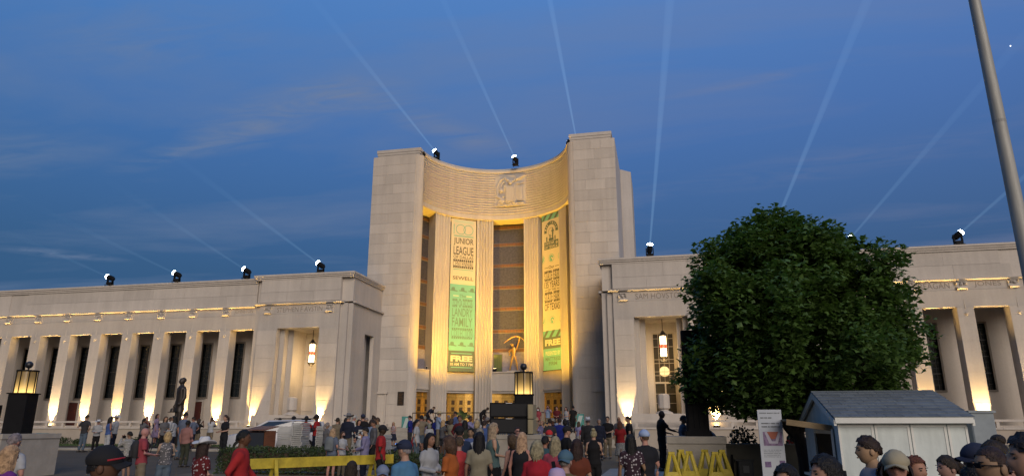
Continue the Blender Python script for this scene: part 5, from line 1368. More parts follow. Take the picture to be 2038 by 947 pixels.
# worn paint bands and a seam on the pole
for z0, h0, c0 in ((2.3,.28,(.12,.12,.12)),(5.5,.04,(.20,.20,.19))):
    r0 = .092-.0052*(z0-2)+.002; b = MB(); b.tube([(0,0,z0),(0,0,z0+h0)], [r0,r0-.0052*h0], 18); obj('band', b, mat('pole_band', c0, .6), next(o for o in bpy.data.objects if o.name == 'light_pole'))
PEOPLE = [
  (-10.0, 9.3, 0.029, 1.723, 'm', 180, 'down', 'short', 'grey', 'light', ('white', 'short', 0), ('trousers', 'navy'), None, 'grey-haired man in a white t-shirt seen from behind at the left edge'),
  (-7.53, 6.9, 0.0, 1.647, 'f', 170, 'down', 'long', 'blond', 'light', ('purple', 'short', 0), ('trousers', 'black'), None, 'long-haired blond woman in a purple top in the lower left corner'),
  (-3.8, 4.2, 0.0, 1.72, 'm', 130, 'down', 'short', 'black', 'brown', ('maroon', 'short', 0), ('trousers', 'black'), ('cap', 'black', 'red'), 'man in a black cap with red trim, very near at the lower left'),
  (-7.56, 10.6, 0.057, 1.597, 'f', 165, 'front', 'long', 'darkbrown', 'light', ('wine', 'short', 'floral'), ('dress', 'wine'), ('cowboy', 'white'), 'woman in a white cowboy hat and red flowered dress, back turned'),
  (-6.28, 9.8, 0.04, 1.767, 'm', 120, 'walk', 'short', 'black', 'brown', ('red', 'long2', 0), ('trousers', 'red'), None, 'man in a red polo and white sleeves striding past the yellow barricade'),
  (-16.1, 19, 0.242, 1.456, 'm', -100, 'photo', 'short', 'black', 'tan', ('pale', 'long', 'floral'), ('shorts', 'black'), None, 'dark-haired boy in a pale patterned shirt and black shorts'),
  (-12.3, 15, 0.154, 1.675, 'm', 140, 'front', 'bald', 'grey', 'light', ('rose', 'short', 0), ('shorts', 'khaki'), None, 'bald man in a rose shirt and khaki shorts wearing a backpack'),
  (-12.17, 15.6, 0.167, 1.563, 'f', -140, 'front', 'bob', 'blond', 'light', ('grey', 'none', 'floral'), ('shorts', 'denim'), None, 'woman in a grey flowered tank top and denim shorts'),
  (-17.88, 24, 0.352, 1.714, 'm', 180, 'down', 'short', 'black', 'brown', ('salmon', 'long', 0), ('trousers', 'olive'), None, 'man in a salmon long-sleeved shirt and olive trousers seen from behind'),
  (-29.03, 36.2, 0.85, 1.69, 'f', 100, 'down', 'long', 'darkbrown', 'light', ('lilac', 'short', 0), ('dress', 'lilac'), None, 'woman in a long lilac blouse standing left of the bronze statue'),
  (-24.6, 31.2, 0.51, 1.812, 'f', 60, 'down', 'long', 'brown', 'light', ('grey', 'short', 0), ('trousers', 'black'), None, 'brown-haired woman half hidden behind the lilac blouse'),
  (-22.35, 29, 0.462, 1.85, 'f', -60, 'front', 'long', 'black', 'tan', ('white', 'long', 0), ('trousers', 'navy'), None, 'black-haired woman with a white sleeve below the bronze statue'),
  (-20.81, 27.6, 0.431, 2.01, 'm', 165, 'down', 'short', 'black', 'light', ('slate', 'short', 0), ('trousers', 'denim'), None, 'man in a slate blue shirt and light jeans in front of the statue'),
  (-18.97, 28, 0.44, 1.893, 'f', -25, 'front', 'pony', 'darkbrown', 'light', ('ink', 'short', 0), ('trousers', 'ink'), None, 'police officer in a dark uniform beside the white vehicle'),
  (-30.04, 32, 0.528, 1.897, 'm', 175, 'hip', 'short', 'darkbrown', 'light', ('charcoal', 'short', 0), ('trousers', 'denim'), None, 'man in a charcoal shirt and jeans, leftmost of the group by the lawn'),
  (-29.68, 32.5, 0.539, 1.619, 'm', 20, 'front', 'short', 'brown', 'light', ('white', 'long', 0), ('trousers', 'black'), ('cowboy', 'white'), 'man in a white shirt, black trousers and white hat facing the camera'),
  (-28.08, 31.5, 0.517, 1.793, 'f', 150, 'down', 'long', 'black', 'tan', ('blue', 'none', 0), ('trousers', 'white'), None, 'woman in a blue top and white trousers between two men in hats'),
  (-28.51, 32.4, 0.537, 1.851, 'm', -70, 'front', 'short', 'brown', 'light', ('white', 'long', 0), ('trousers', 'navy'), ('cowboy', 'white'), 'man in a white shirt, blue jeans and pale hat, rightmost of the lawn group'),
  (-19.57, 33.5, 0.561, 1.701, 'm', 0, 'down', 'short', 'black', 'dark', ('black', 'short', 0), ('trousers', 'black'), None, 'person with black hair just visible behind the stacked chairs'),
  (-18.49, 33, 0.55, 1.779, 'm', 80, 'down', 'short', 'black', 'dark', ('red', 'short', 0), ('trousers', 'black'), ('cap', 'black', 'black'), 'worker in a red shirt and dark cap behind the stacked chairs'),
  (-16.22, 30, 0.484, 1.824, 'm', 195, 'reach', 'short', 'black', 'dark', ('red', 'short', 0), ('trousers', 'black'), None, 'worker in a red shirt and black trousers reaching to the chair stack'),
  (-15.65, 30, 0.484, 1.865, 'm', -80, 'front', 'short', 'black', 'dark', ('red', 'short', 0), ('trousers', 'navy'), ('cap', 'black', 'black'), 'worker in a red shirt, jeans and black cap facing the chair stacks'),
  (-9.85, 20, 0.264, 1.525, 'f', 170, 'down', 'long', 'blond', 'light', ('slate', 'short', 0), ('shorts', 'denim'), None, 'blond woman in a slate top with a grey backpack by the hedge'),
  (-9.99, 21, 0.286, 1.406, 'f', 60, 'front', 'bob', 'brown', 'light', ('white', 'short', 0), ('trousers', 'khaki'), None, 'woman in a black face mask and white top with black print'),
  (-12.69, 27, 0.418, 1.911, 'm', 185, 'down', 'short', 'grey', 'light', ('navy', 'long', 0), ('trousers', 'khaki'), ('cowboy', 'grey'), 'man in a navy jacket, khaki trousers and grey hat, back turned'),
  (-14.85, 30.5, 0.495, 1.658, 'f', 40, 'front', 'long', 'blond', 'light', ('black', 'short', 0), ('trousers', 'black'), ('cowboy', 'straw'), 'woman in black with a straw hat left of the navy jacket'),
  (-15.23, 33, 0.55, 1.818, 'm', 150, 'down', 'short', 'grey', 'light', ('white', 'short', 0), ('trousers', 'khaki'), ('cap', 'pale', 'pale'), 'man in a white shirt and pale cap right of the navy jacket'),
  (-13.38, 30, 0.484, 1.88, 'm', -150, 'down', 'short', 'black', 'light', ('black', 'long', 0), ('trousers', 'black'), ('cap', 'navy', 'navy'), 'man in a black jacket and navy cap at the left tower'),
  (-13.25, 31, 0.506, 1.802, 'f', 150, 'front', 'bun', 'darkbrown', 'light', ('teal', 'long', 0), ('trousers', 'black'), None, 'woman in a teal denim jacket with her dark hair in a bun'),
  (-8.97, 20, 0.264, 1.423, 'f', -20, 'front', 'short', 'black', 'light', ('white', 'short', 0), ('skirt', 'pale', 'check'), None, 'woman in a white face mask, white top and checked skirt'),
  (-8.19, 18.6, 0.233, 1.603, 'm', -80, 'front', 'short', 'black', 'light', ('lavender', 'long', 0), ('trousers', 'navy'), None, 'man in a lavender shirt with folded arms beside the white mask'),
  (-7.05, 17, 0.198, 1.678, 'm', 110, 'down', 'short', 'black', 'dark', ('red', 'short', 0), ('trousers', 'black'), ('cap', 'black', 'black'), 'stout man in a red polo and black cap behind the right end of the plank'),
  (-16.3, 41.3, 0.66, 1.435, 'f', 0, 'front', 'long', 'blond', 'light', ('wine', 'none', 'check'), ('skirt', 'navy'), None, 'fair-haired girl in a checked top and blue skirt alone on the steps'),
  (-3.39, 9, 0.022, 1.651, 'm', -110, 'down', 'short', 'grey', 'light', ('sky', 'short', 0), ('trousers', 'khaki'), ('cap', 'navy', 'navy'), 'man in a sky blue t-shirt with mirrored sunglasses on his navy cap'),
  (-4.3, 9.3, 0.029, 1.366, 'f', 170, 'down', 'long', 'darkbrown', 'light', ('rose', 'short', 0), ('trousers', 'black'), None, 'dark-haired girl seen from behind below the yellow plank'),
  (-3.39, 8.2, 0.004, 1.396, 'm', 20, 'down', 'short', 'brown', 'light', ('grey', 'short', 0), ('trousers', 'black'), ('cap', 'slate', 'slate'), 'boy in a slate cap looking at the camera at the bottom edge'),
  (-11.88, 33, 0.55, 1.642, 'f', 150, 'down', 'long', 'brown', 'light', ('red', 'short', 0), ('dress', 'red'), None, 'woman in a bright red dress at the foot of the steps'),
  (-12.04, 34.5, 0.583, 1.672, 'm', 170, 'down', 'short', 'brown', 'light', ('lavender', 'short', 0), ('shorts', 'khaki'), None, 'man in a lavender shirt and khaki shorts beside the red dress'),
  (-10.66, 31.5, 0.517, 1.455, 'f', 200, 'down', 'bob', 'grey', 'light', ('white', 'short', 0), ('trousers', 'grey'), None, 'grey-haired woman in a white shirt left of the straw-hatted man'),
  (-10.78, 33, 0.84, 1.688, 'm', 100, 'reach', 'short', 'grey', 'light', ('sky2', 'long', 0), ('trousers', 'khaki'), ('straw', 'straw'), 'man in a straw hat and pale blue shirt holding a camera'),
  (-10.18, 34, 0.84, 1.723, 'm', -85, 'front', 'short', 'black', 'tan', ('blue2', 'long', 0), ('trousers', 'navy'), None, 'dark-haired man in a blue shirt facing the straw-hatted man'),
  (-15.75, 46, 1.73, 1.42, 'm', 70, 'lean', 'short', 'brown', 'light', ('navy', 'short', 0), ('trousers', 'black'), None, 'man in navy bending forward on the landing before the left door'),
  (-12.09, 46.3, 1.73, 1.375, 'm', 110, 'lean', 'short', 'black', 'dark', ('black', 'long', 0), ('trousers', 'black'), None, 'black-clad person stooping on the landing left of the display'),
  (-4.03, 12, 0.088, 1.658, 'f', 70, 'front', 'long', 'black', 'tan', ('white', 'long', 0), ('trousers', 'black'), None, 'woman with long black hair and a white jacket looking up to the right'),
  (-3.2, 10.5, 0.055, 1.67, 'f', -100, 'front', 'bob', 'brown', 'light', ('orange', 'short', 0), ('trousers', 'navy'), None, 'woman in an orange t-shirt with brown hair and a wrist watch'),
  (-3.64, 12.4, 0.097, 1.576, 'f', 190, 'down', 'short', 'brown', 'light', ('coral', 'short', 0), ('dress', 'coral'), None, 'woman in a coral dress directly behind the orange t-shirt'),
  (-4.06, 14, 0.132, 1.718, 'm', 200, 'photo', 'short', 'black', 'light', ('navy2', 'short', 0), ('trousers', 'black'), ('cap', 'black', 'black'), 'man in a navy shirt and black cap raising a camera'),
  (-4.73, 17, 0.198, 1.618, 'm', 10, 'down', 'short', 'black', 'tan', ('blue2', 'short', 0), ('trousers', 'black'), None, 'dark-haired man in blue looking back at the camera'),
  (-3.79, 14.6, 0.145, 1.678, 'm', 175, 'down', 'short', 'grey', 'light', ('white', 'short', 0), ('trousers', 'khaki'), None, 'grey-haired man in a white shirt behind the long dark hair'),
  (-3.16, 12, 0.088, 1.676, 'f', 185, 'down', 'verylong', 'black', 'tan', ('beige', 'short', 0), ('dress', 'beige'), None, 'woman with very long dark hair in a beige pleated dress'),
  (-3.49, 14.5, 0.143, 1.783, 'f', 120, 'front', 'verylong', 'ashblond', 'light', ('teal2', 'none', 0), ('skirt', 'black'), None, 'woman with long ash blond hair, teal top and black skirt'),
  (-6.1, 24, 0.352, 1.696, 'm', 180, 'down', 'short', 'darkbrown', 'light', ('blue', 'short', 0), ('trousers', 'navy'), None, 'man in a blue polo left of the lower centre loudspeaker'),
  (-10.63, 38.5, 0.66, 1.442, 'm', 0, 'down', 'short', 'grey', 'light', ('pale', 'long', 0), ('trousers', 'grey'), None, 'person in a pale hooded top below the left bronze door'),
  (-10.56, 40, 0.66, 1.536, 'f', 0, 'front', 'long', 'darkbrown', 'light', ('white', 'short', 0), ('trousers', 'black'), None, 'woman in a white top and sunglasses below the stooping person'),
  (-3.95, 19, 0.242, 1.595, 'm', 15, 'down', 'short', 'darkbrown', 'light', ('black', 'short', 0), ('trousers', 'black'), None, 'bearded man in glasses facing the camera before the loudspeakers'),
  (-2.83, 13, 0.11, 1.61, 'f', -120, 'down', 'bob', 'brown', 'light', ('black', 'none', 0), ('trousers', 'black'), None, 'woman with a brown bob and black sleeveless top facing left'),
  (-2.5, 12.4, 0.097, 1.657, 'f', 175, 'down', 'verylong', 'blond', 'light', ('ink', 'none', 0), ('skirt', 'wine', 'check'), None, 'blond woman in a dark sleeveless top and checked skirt'),
  (-1.77, 10, 0.044, 1.622, 'f', 170, 'down', 'bob', 'ashblond', 'light', ('red2', 'short', 0), ('trousers', 'navy'), None, 'woman with an ash blond bob in a bright red t-shirt'),
  (-2.71, 17, 0.198, 1.559, 'm', -160, 'down', 'short', 'grey', 'light', ('black', 'short', 0), ('trousers', 'black'), ('cap', 'red', 'red'), 'man in a plain red cap in the middle of the crowd'),
  (-1.83, 12, 0.088, 1.605, 'f', 175, 'front', 'long', 'ashblond', 'light', ('pink', 'short', 0), ('dress', 'pink'), None, 'woman with ash blond hair in a pink dress below the red cap'),
  (-2.36, 14, 0.132, 1.54, 'f', 180, 'down', 'short', 'black', 'tan', ('teal', 'short', 0), ('trousers', 'black'), None, 'short black-haired person in teal between two fair-haired women'),
  (-1.15, 8.3, 0.007, 1.575, 'm', 175, 'down', 'short', 'grey', 'light', ('tan', 'short', 0), ('trousers', 'khaki'), ('capback', 'steel', 'steel'), 'man in a steel blue cap and tan shirt with a dark strap'),
  (-1.04, 7, 0.0, 1.453, 'f', 180, 'down', 'short', 'lilac', 'light', ('lilac', 'short', 0), ('trousers', 'navy'), ('bucket', 'lilac'), 'child in a round lilac hat at the bottom edge'),
  (-2.28, 17, 0.198, 1.653, 'm', 120, 'down', 'short', 'black', 'light', ('black', 'short', 0), ('trousers', 'black'), ('cap', 'black', 'black'), 'man in a black t-shirt and black cap before the gold-lit car'),
  (-4.09, 28, 0.44, 1.73, 'm', 180, 'down', 'short', 'darkbrown', 'light', ('royal', 'short', 0), ('trousers', 'black'), None, 'man in a royal blue shirt beside the gold-lit car'),
  (-1.39, 11.2, 0.07, 1.597, 'f', 190, 'down', 'long', 'darkbrown', 'light', ('rust', 'short', 0), ('trousers', 'black'), None, 'woman in a rust coloured shirt left of the black-clad woman'),
  (-2.78, 27, 0.418, 1.742, 'm', 185, 'down', 'short', 'grey', 'light', ('charcoal', 'long', 0), ('trousers', 'charcoal'), ('cowboy', 'white'), 'man in a charcoal suit and white cowboy hat, back turned'),
  (-2.71, 30, 0.484, 1.663, 'm', 5, 'down', 'short', 'grey', 'light', ('navy', 'long', 0), ('trousers', 'navy'), None, 'man in a navy suit and pale tie facing the camera'),
  (-1.66, 17, 0.198, 1.581, 'f', 180, 'front', 'bun', 'ashblond', 'light', ('black', 'none', 0), ('trousers', 'black'), None, 'woman in an open-backed black outfit with pinned fair hair'),
  (-2.43, 31, 0.506, 1.755, 'm', 0, 'front', 'short', 'darkbrown', 'light', ('black', 'short', 0), ('trousers', 'khaki'), None, 'man in a black polo with a badge and khaki trousers'),
  (-2.05, 33, 0.55, 1.713, 'm', -10, 'down', 'bald', 'black', 'tan', ('grey', 'long', 0), ('trousers', 'black'), None, 'bald man in a grey jacket and sunglasses before the right uplight'),
  (-1.59, 27, 0.418, 1.626, 'f', 170, 'down', 'long', 'redhair', 'light', ('red', 'short', 0), ('skirt', 'pale', 'floral'), None, 'woman in a red top and pale flowered skirt'),
  (-1.33, 28, 0.44, 1.8, 'm', -85, 'down', 'short', 'black', 'light', ('black', 'short', 0), ('trousers', 'black'), None, 'man in a black shirt with a white badge facing left'),
  (-0.57, 12.8, 0.106, 1.614, 'f', 180, 'down', 'verylong', 'black', 'tan', ('plum', 'short', 'floral'), ('dress', 'plum'), None, 'woman with long black hair in a dark flowered dress'),
  (-0.37, 13, 0.11, 1.678, 'm', -150, 'down', 'short', 'brown', 'light', ('ink', 'short', 0), ('trousers', 'black'), ('cap', 'sky2', 'sky2'), 'man in a dark t-shirt and pale blue cap right of the flowered dress'),
  (-0.1, 22.8, 0.52, 1.818, 'm', 100, 'reach', 'bald', 'black', 'dark', ('black', 'short', 0), ('trousers', 'black'), None, 'tall man in black standing left of the grey block'),
  (0.49, 19.6, 0.56, 1.578, 'm', 80, 'front', 'short', 'black', 'tan', ('slate', 'long', 0), ('trousers', 'black'), None, 'man in a slate shirt half hidden by the black shaft'),
  (1.22, 19.4, 0.5, 1.633, 'm', -95, 'lean', 'short', 'black', 'dark', ('black', 'short', 'check'), ('trousers', 'black'), None, 'dark figure bending over behind the right end of the grey block'),
  (-4.23, 36, 0.616, 1.464, 'f', 160, 'down', 'long', 'brown', 'light', ('lavender', 'short', 0), ('skirt', 'pale', 'floral'), None, 'girl in lavender right of the gold-lit car'),
  (-3.73, 33.5, 0.561, 1.343, 'f', 170, 'down', 'long', 'darkbrown', 'light', ('pink', 'short', 0), ('trousers', 'grey'), None, 'girl in pink standing behind the fair-haired woman in black'),
  (0.85, 5.6, 0.0, 1.6, 'f', -30, 'down', 'long', 'black', 'light', ('ink', 'short', 0), ('trousers', 'black'), None, 'dark-haired woman looking left in front of the white sign'),
  (1.02, 5, 0.0, 1.685, 'f', -70, 'down', 'verylong', 'black', 'light', ('black', 'short', 0), ('trousers', 'black'), None, 'woman with long black hair in profile in front of the shed hatch'),
  (1.83, 7, 0.0, 1.78, 'm', -85, 'down', 'short', 'darkbrown', 'light', ('heather', 'short', 0), ('trousers', 'navy'), None, 'man in a heather grey t-shirt in profile before the white shed'),
  (1.74, 6, 0.0, 1.672, 'f', -25, 'down', 'bob', 'darkbrown', 'light', ('black', 'short', 0), ('trousers', 'black'), ('cap', 'beige', 'beige'), 'woman in a beige baseball cap facing the camera'),
  (2.02, 6.6, 0.0, 1.627, 'f', 30, 'down', 'short', 'redhair', 'light', ('tan', 'short', 0), ('trousers', 'navy'), None, 'russet-haired person right of the beige cap'),
  (1.84, 6.8, 0.0, 1.597, 'f', -20, 'down', 'bob', 'black', 'light', ('plum', 'short', 0), ('trousers', 'black'), None, 'dark-haired woman peeping out left of the beige cap'),
  (2.63, 7.5, 0.0, 1.602, 'f', -80, 'down', 'pony', 'darkbrown', 'light', ('charcoal', 'short', 0), ('trousers', 'navy'), None, 'girl with a ponytail in profile before the shed wall'),
  (1.86, 4.8, 0.0, 1.76, 'm', -75, 'down', 'buzz', 'darkbrown', 'tan', ('navy', 'short', 0), ('trousers', 'black'), None, 'man with cropped hair and glasses in profile at the right'),
  (2.53, 6.6, 0.0, 1.714, 'm', -85, 'down', 'short', 'black', 'light', ('black', 'short', 0), ('trousers', 'black'), ('cap', 'navy', 'navy'), 'man in a navy cap mostly hidden by the cropped-haired man'),
  (2.5, 6.1, 0.0, 1.763, 'f', -70, 'down', 'bun', 'darkbrown', 'light', ('black', 'short', 0), ('trousers', 'black'), None, 'woman with dark hair in a bun wearing black at the right'),
  (2.29, 6.2, 0.0, 1.571, 'f', 200, 'down', 'short', 'black', 'light', ('ink', 'short', 0), ('trousers', 'black'), None, 'person with curly black hair low in front of the cropped-haired man'),
  (2.38, 5.6, 0.0, 1.673, 'f', -50, 'down', 'short', 'ashblond', 'light', ('rose', 'short', 0), ('trousers', 'black'), None, 'pale-haired woman in rose at the right edge'),
  (1.85, 4.2, 0.0, 1.831, 'm', -90, 'down', 'short', 'black', 'light', ('navy', 'short', 0), ('trousers', 'black'), None, 'dark-haired person cut off by the right edge'),
  (-7.77, 44.2, 1.424, 1.573, 'f', 0, 'down', 'long', 'black', 'tan', ('rose', 'short', 0), ('trousers', 'black'), None, 'woman in a rose blouse and white mask on the landing'),
  (-7.22, 44.6, 1.577, 1.552, 'm', 10, 'photo', 'short', 'darkbrown', 'light', ('sky2', 'short', 0), ('shorts', 'khaki'), None, 'man in a pale blue shirt taking a picture on the landing'),
  (-6.54, 44.2, 1.424, 1.628, 'm', 0, 'front', 'short', 'darkbrown', 'light', ('wine', 'short', 0), ('shorts', 'khaki'), None, 'man in a wine red shirt before the right bronze door'),
  (-5.95, 44.1, 1.424, 1.592, 'f', -30, 'front', 'long', 'darkbrown', 'light', ('white', 'none', 0), ('trousers', 'navy'), None, 'woman in a white top leaning on the rail at the right tower'),
  (-5.58, 44.2, 1.424, 1.654, 'm', -150, 'down', 'short', 'black', 'tan', ('black', 'short', 0), ('trousers', 'black'), None, 'man in a dark shirt beside the woman in white on the landing'),
  (3.61, 21.5, 0.297, 1.58, 'f', 160, 'down', 'short', 'darkbrown', 'tan', ('red', 'short', 0), ('trousers', 'black'), None, 'person in a red shirt seen through the limbs of the tree'),
  (-13.11, 26.0, 0.396, 1.601, 'f', 150, 'front', 'pony', 'grey', 'tan', ('grey', 'long', 0), ('trousers', 'charcoal'), None, 'woman with tied-back grey hair in a grey top near the stacked chairs'),
  (-14.19, 29.1, 0.464, 1.748, 'm', 200, 'down', 'short', 'darkbrown', 'light', ('khaki', 'short', 0), ('shorts', 'khaki'), None, 'man with short dark brown hair in a khaki top near the stacked chairs'),
  (-16.84, 35.5, 0.605, 1.679, 'f', 200, 'down', 'long', 'black', 'brown', ('wine', 'short', 0), ('trousers', 'denim'), None, 'woman with long black hair in a wine top near the stacked chairs'),
  (-16.71, 36.4, 0.625, 1.778, 'm', 60, 'down', 'short', 'darkbrown', 'brown', ('khaki', 'long', 0), ('trousers', 'charcoal'), None, 'man with short dark brown hair in a khaki top before the left tower'),
  (-15.01, 33.0, 0.55, 1.61, 'f', 200, 'hip', 'pony', 'blond', 'tan', ('royal', 'short', 0), ('trousers', 'denim'), None, 'woman with tied-back blond hair in a royal blue top before the left tower'),
  (-13.15, 29.2, 0.466, 1.669, 'f', 60, 'down', 'bob', 'darkbrown', 'light', ('navy', 'short', 0), ('trousers', 'navy'), None, 'woman with bobbed dark brown hair in a navy top before the left tower'),
  (-15.47, 34.8, 0.59, 1.714, 'm', 60, 'down', 'short', 'black', 'light', ('teal', 'short', 0), ('shorts', 'khaki'), None, 'man with short black hair in a teal top before the left tower'),
  (-14.45, 32.9, 0.548, 1.707, 'm', -90, 'front', 'short', 'grey', 'light', ('black', 'short', 0), ('trousers', 'denim'), None, 'man with short grey hair in a black top before the left tower'),
  (-11.33, 26.3, 0.403, 1.711, 'f', 150, 'down', 'bob', 'darkbrown', 'light', ('sky2', 'long', 0), ('trousers', 'charcoal'), None, 'woman with bobbed dark brown hair in a pale blue top before the left tower'),
  (-10.32, 24.1, 0.354, 1.706, 'm', -60, 'down', 'short', 'darkbrown', 'tan', ('grey', 'long', 0), ('shorts', 'black'), None, 'man with short dark brown hair in a grey top before the left tower'),
  (-11.46, 27.2, 0.422, 1.774, 'm', -90, 'front', 'short', 'brown', 'tan', ('beige', 'short', 0), ('shorts', 'denim'), None, 'man with short brown hair in a beige top before the left tower'),
  (-13.72, 37.2, 0.642, 1.772, 'm', -90, 'hip', 'short', 'black', 'light', ('royal', 'long', 0), ('trousers', 'charcoal'), None, 'man with short black hair in a royal blue top below the left bronze door'),
  (-9.26, 25.8, 0.392, 1.707, 'f', 90, 'down', 'pony', 'black', 'light', ('white', 'short', 0), ('trousers', 'denim'), None, 'woman with tied-back black hair in a white top below the left bronze door'),
  (-11.38, 32.2, 0.532, 1.826, 'm', 200, 'photo', 'short', 'black', 'tan', ('khaki', 'short', 0), ('shorts', 'denim'), None, 'man with short black hair in a khaki top below the left bronze door'),
  (-12.1, 35.0, 0.594, 1.754, 'm', 170, 'hip', 'short', 'grey', 'tan', ('beige', 'short', 0), ('trousers', 'khaki'), None, 'man with short grey hair in a beige top below the left bronze door'),
  (-11.02, 32.4, 0.537, 1.681, 'f', -60, 'down', 'pony', 'black', 'light', ('maroon', 'short', 0), ('trousers', 'khaki'), None, 'woman with tied-back black hair in a maroon top below the left bronze door'),
  (-11.27, 34.1, 0.574, 1.743, 'm', 160, 'hip', 'short', 'darkbrown', 'brown', ('charcoal', 'short', 0), ('trousers', 'navy'), None, 'man with short dark brown hair in a charcoal top below the left bronze door'),
  (-10.86, 33.3, 0.557, 1.748, 'm', 200, 'front', 'short', 'grey', 'light', ('royal', 'short', 0), ('trousers', 'khaki'), None, 'man with short grey hair in a royal blue top below the left banner'),
  (-9.94, 31.2, 0.51, 1.618, 'f', 150, 'down', 'long', 'blond', 'brown', ('grey', 'short', 0), ('shorts', 'charcoal'), None, 'woman with long blond hair in a grey top below the left banner'),
  (-11.65, 37.6, 0.651, 1.778, 'm', 0, 'front', 'short', 'grey', 'tan', ('black', 'long', 0), ('trousers', 'khaki'), None, 'man with short grey hair in a black top below the left banner'),
  (-9.38, 30.7, 0.499, 1.696, 'f', 160, 'front', 'bob', 'brown', 'brown', ('beige', 'short', 0), ('trousers', 'khaki'), None, 'woman with bobbed brown hair in a beige top below the left banner'),
  (-9.59, 32.5, 0.539, 1.81, 'm', 90, 'front', 'short', 'black', 'tan', ('slate', 'short', 0), ('trousers', 'denim'), None, 'man with short black hair in a slate top below the left banner'),
  (-8.13, 27.8, 0.436, 1.824, 'm', 0, 'hip', 'short', 'brown', 'tan', ('wine', 'long', 0), ('trousers', 'black'), None, 'man with short brown hair in a wine top below the left banner'),
  (-6.96, 24.6, 0.365, 1.697, 'f', 200, 'down', 'long', 'black', 'light', ('olive', 'long', 0), ('trousers', 'black'), None, 'woman with long black hair in a olive top below the left banner'),
  (-8.7, 31.4, 0.515, 1.791, 'm', 90, 'photo', 'short', 'darkbrown', 'brown', ('lavender', 'long', 0), ('trousers', 'denim'), None, 'man with short dark brown hair in a lavender top below the left banner'),
  (-6.53, 24.4, 0.361, 1.701, 'f', 180, 'down', 'bob', 'blond', 'brown', ('charcoal', 'short', 0), ('shorts', 'navy'), None, 'woman with bobbed blond hair in a charcoal top below the left banner'),
  (-6.6, 25.0, 0.374, 1.71, 'f', 150, 'down', 'bob', 'grey', 'light', ('khaki', 'short', 0), ('trousers', 'navy'), None, 'woman with bobbed grey hair in a khaki top below the left banner'),
  (-9.01, 35.2, 0.598, 1.788, 'm', -90, 'front', 'short', 'darkbrown', 'brown', ('navy', 'long', 0), ('shorts', 'khaki'), None, 'man with short dark brown hair in a navy top below the left banner'),
  (-7.2, 28.8, 0.458, 1.756, 'm', 150, 'front', 'short', 'grey', 'brown', ('teal', 'short', 0), ('trousers', 'black'), None, 'man with short grey hair in a teal top below the left banner'),
  (-6.39, 26.2, 0.4, 1.787, 'm', 190, 'front', 'short', 'darkbrown', 'tan', ('sky2', 'short', 0), ('trousers', 'khaki'), None, 'man with short dark brown hair in a pale blue top below the left banner'),
  (-5.79, 32.7, 0.543, 1.707, 'f', 150, 'photo', 'pony', 'blond', 'tan', ('khaki', 'long', 0), ('trousers', 'black'), None, 'woman with tied-back blond hair in a khaki top below the right bronze door'),
  (-4.89, 28.6, 0.453, 1.664, 'f', 0, 'photo', 'bob', 'blond', 'light', ('lavender', 'short', 0), ('trousers', 'denim'), None, 'woman with bobbed blond hair in a lavender top below the right bronze door'),
  (-4.37, 27.2, 0.422, 1.709, 'm', 200, 'down', 'short', 'darkbrown', 'light', ('charcoal', 'short', 0), ('shorts', 'navy'), None, 'man with short dark brown hair in a charcoal top below the right bronze door'),
  (-4.37, 28.3, 0.447, 1.719, 'm', -90, 'front', 'short', 'grey', 'brown', ('maroon', 'short', 0), ('trousers', 'khaki'), None, 'man with short grey hair in a maroon top below the right bronze door'),
  (-5.2, 35.0, 0.594, 1.658, 'f', 0, 'hip', 'long', 'darkbrown', 'tan', ('sky2', 'short', 0), ('trousers', 'khaki'), None, 'woman with long dark brown hair in a pale blue top below the right bronze door'),
  (-5.37, 37.5, 0.649, 1.827, 'm', 160, 'hip', 'short', 'brown', 'brown', ('white', 'long', 0), ('trousers', 'black'), None, 'man with short brown hair in a white top below the right bronze door'),
  (-4.19, 30.3, 0.491, 1.664, 'f', 200, 'down', 'bob', 'black', 'light', ('black', 'short', 0), ('shorts', 'denim'), None, 'woman with bobbed black hair in a black top below the right bronze door'),
  (-28.05, 33.9, 0.57, 1.703, 'f', 190, 'photo', 'pony', 'black', 'tan', ('grey', 'short', 0), ('trousers', 'black'), None, 'woman with tied-back black hair in a grey top on the left lawn edge'),
  (-28.62, 34.8, 0.59, 1.768, 'm', 60, 'down', 'short', 'brown', 'light', ('wine', 'short', 0), ('trousers', 'navy'), None, 'man with short brown hair in a wine top on the left lawn edge'),
  (-29.37, 36.6, 0.629, 1.655, 'f', 60, 'front', 'bob', 'blond', 'light', ('black', 'long', 0), ('trousers', 'denim'), None, 'woman with bobbed blond hair in a black top on the left lawn edge'),
  (-28.77, 37.0, 0.638, 1.73, 'm', 90, 'front', 'short', 'black', 'brown', ('white', 'long', 0), ('trousers', 'navy'), None, 'man with short black hair in a white top on the left lawn edge'),
  (-27.48, 36.3, 0.623, 1.614, 'f', 160, 'down', 'bob', 'brown', 'light', ('charcoal', 'short', 0), ('shorts', 'charcoal'), None, 'woman with bobbed brown hair in a charcoal top below the bronze statue'),
  (-24.66, 33.6, 0.563, 1.764, 'm', -90, 'hip', 'short', 'darkbrown', 'tan', ('slate', 'short', 0), ('trousers', 'navy'), None, 'man with short dark brown hair in a slate top below the bronze statue'),
  (-25.75, 35.5, 0.605, 1.643, 'f', 170, 'photo', 'bob', 'darkbrown', 'brown', ('black', 'short', 0), ('trousers', 'khaki'), None, 'woman with bobbed dark brown hair in a black top below the bronze statue'),
  (-25.97, 36.9, 0.636, 1.709, 'f', 190, 'photo', 'pony', 'brown', 'tan', ('white', 'short', 0), ('trousers', 'khaki'), None, 'woman with tied-back brown hair in a white top below the bronze statue'),
]
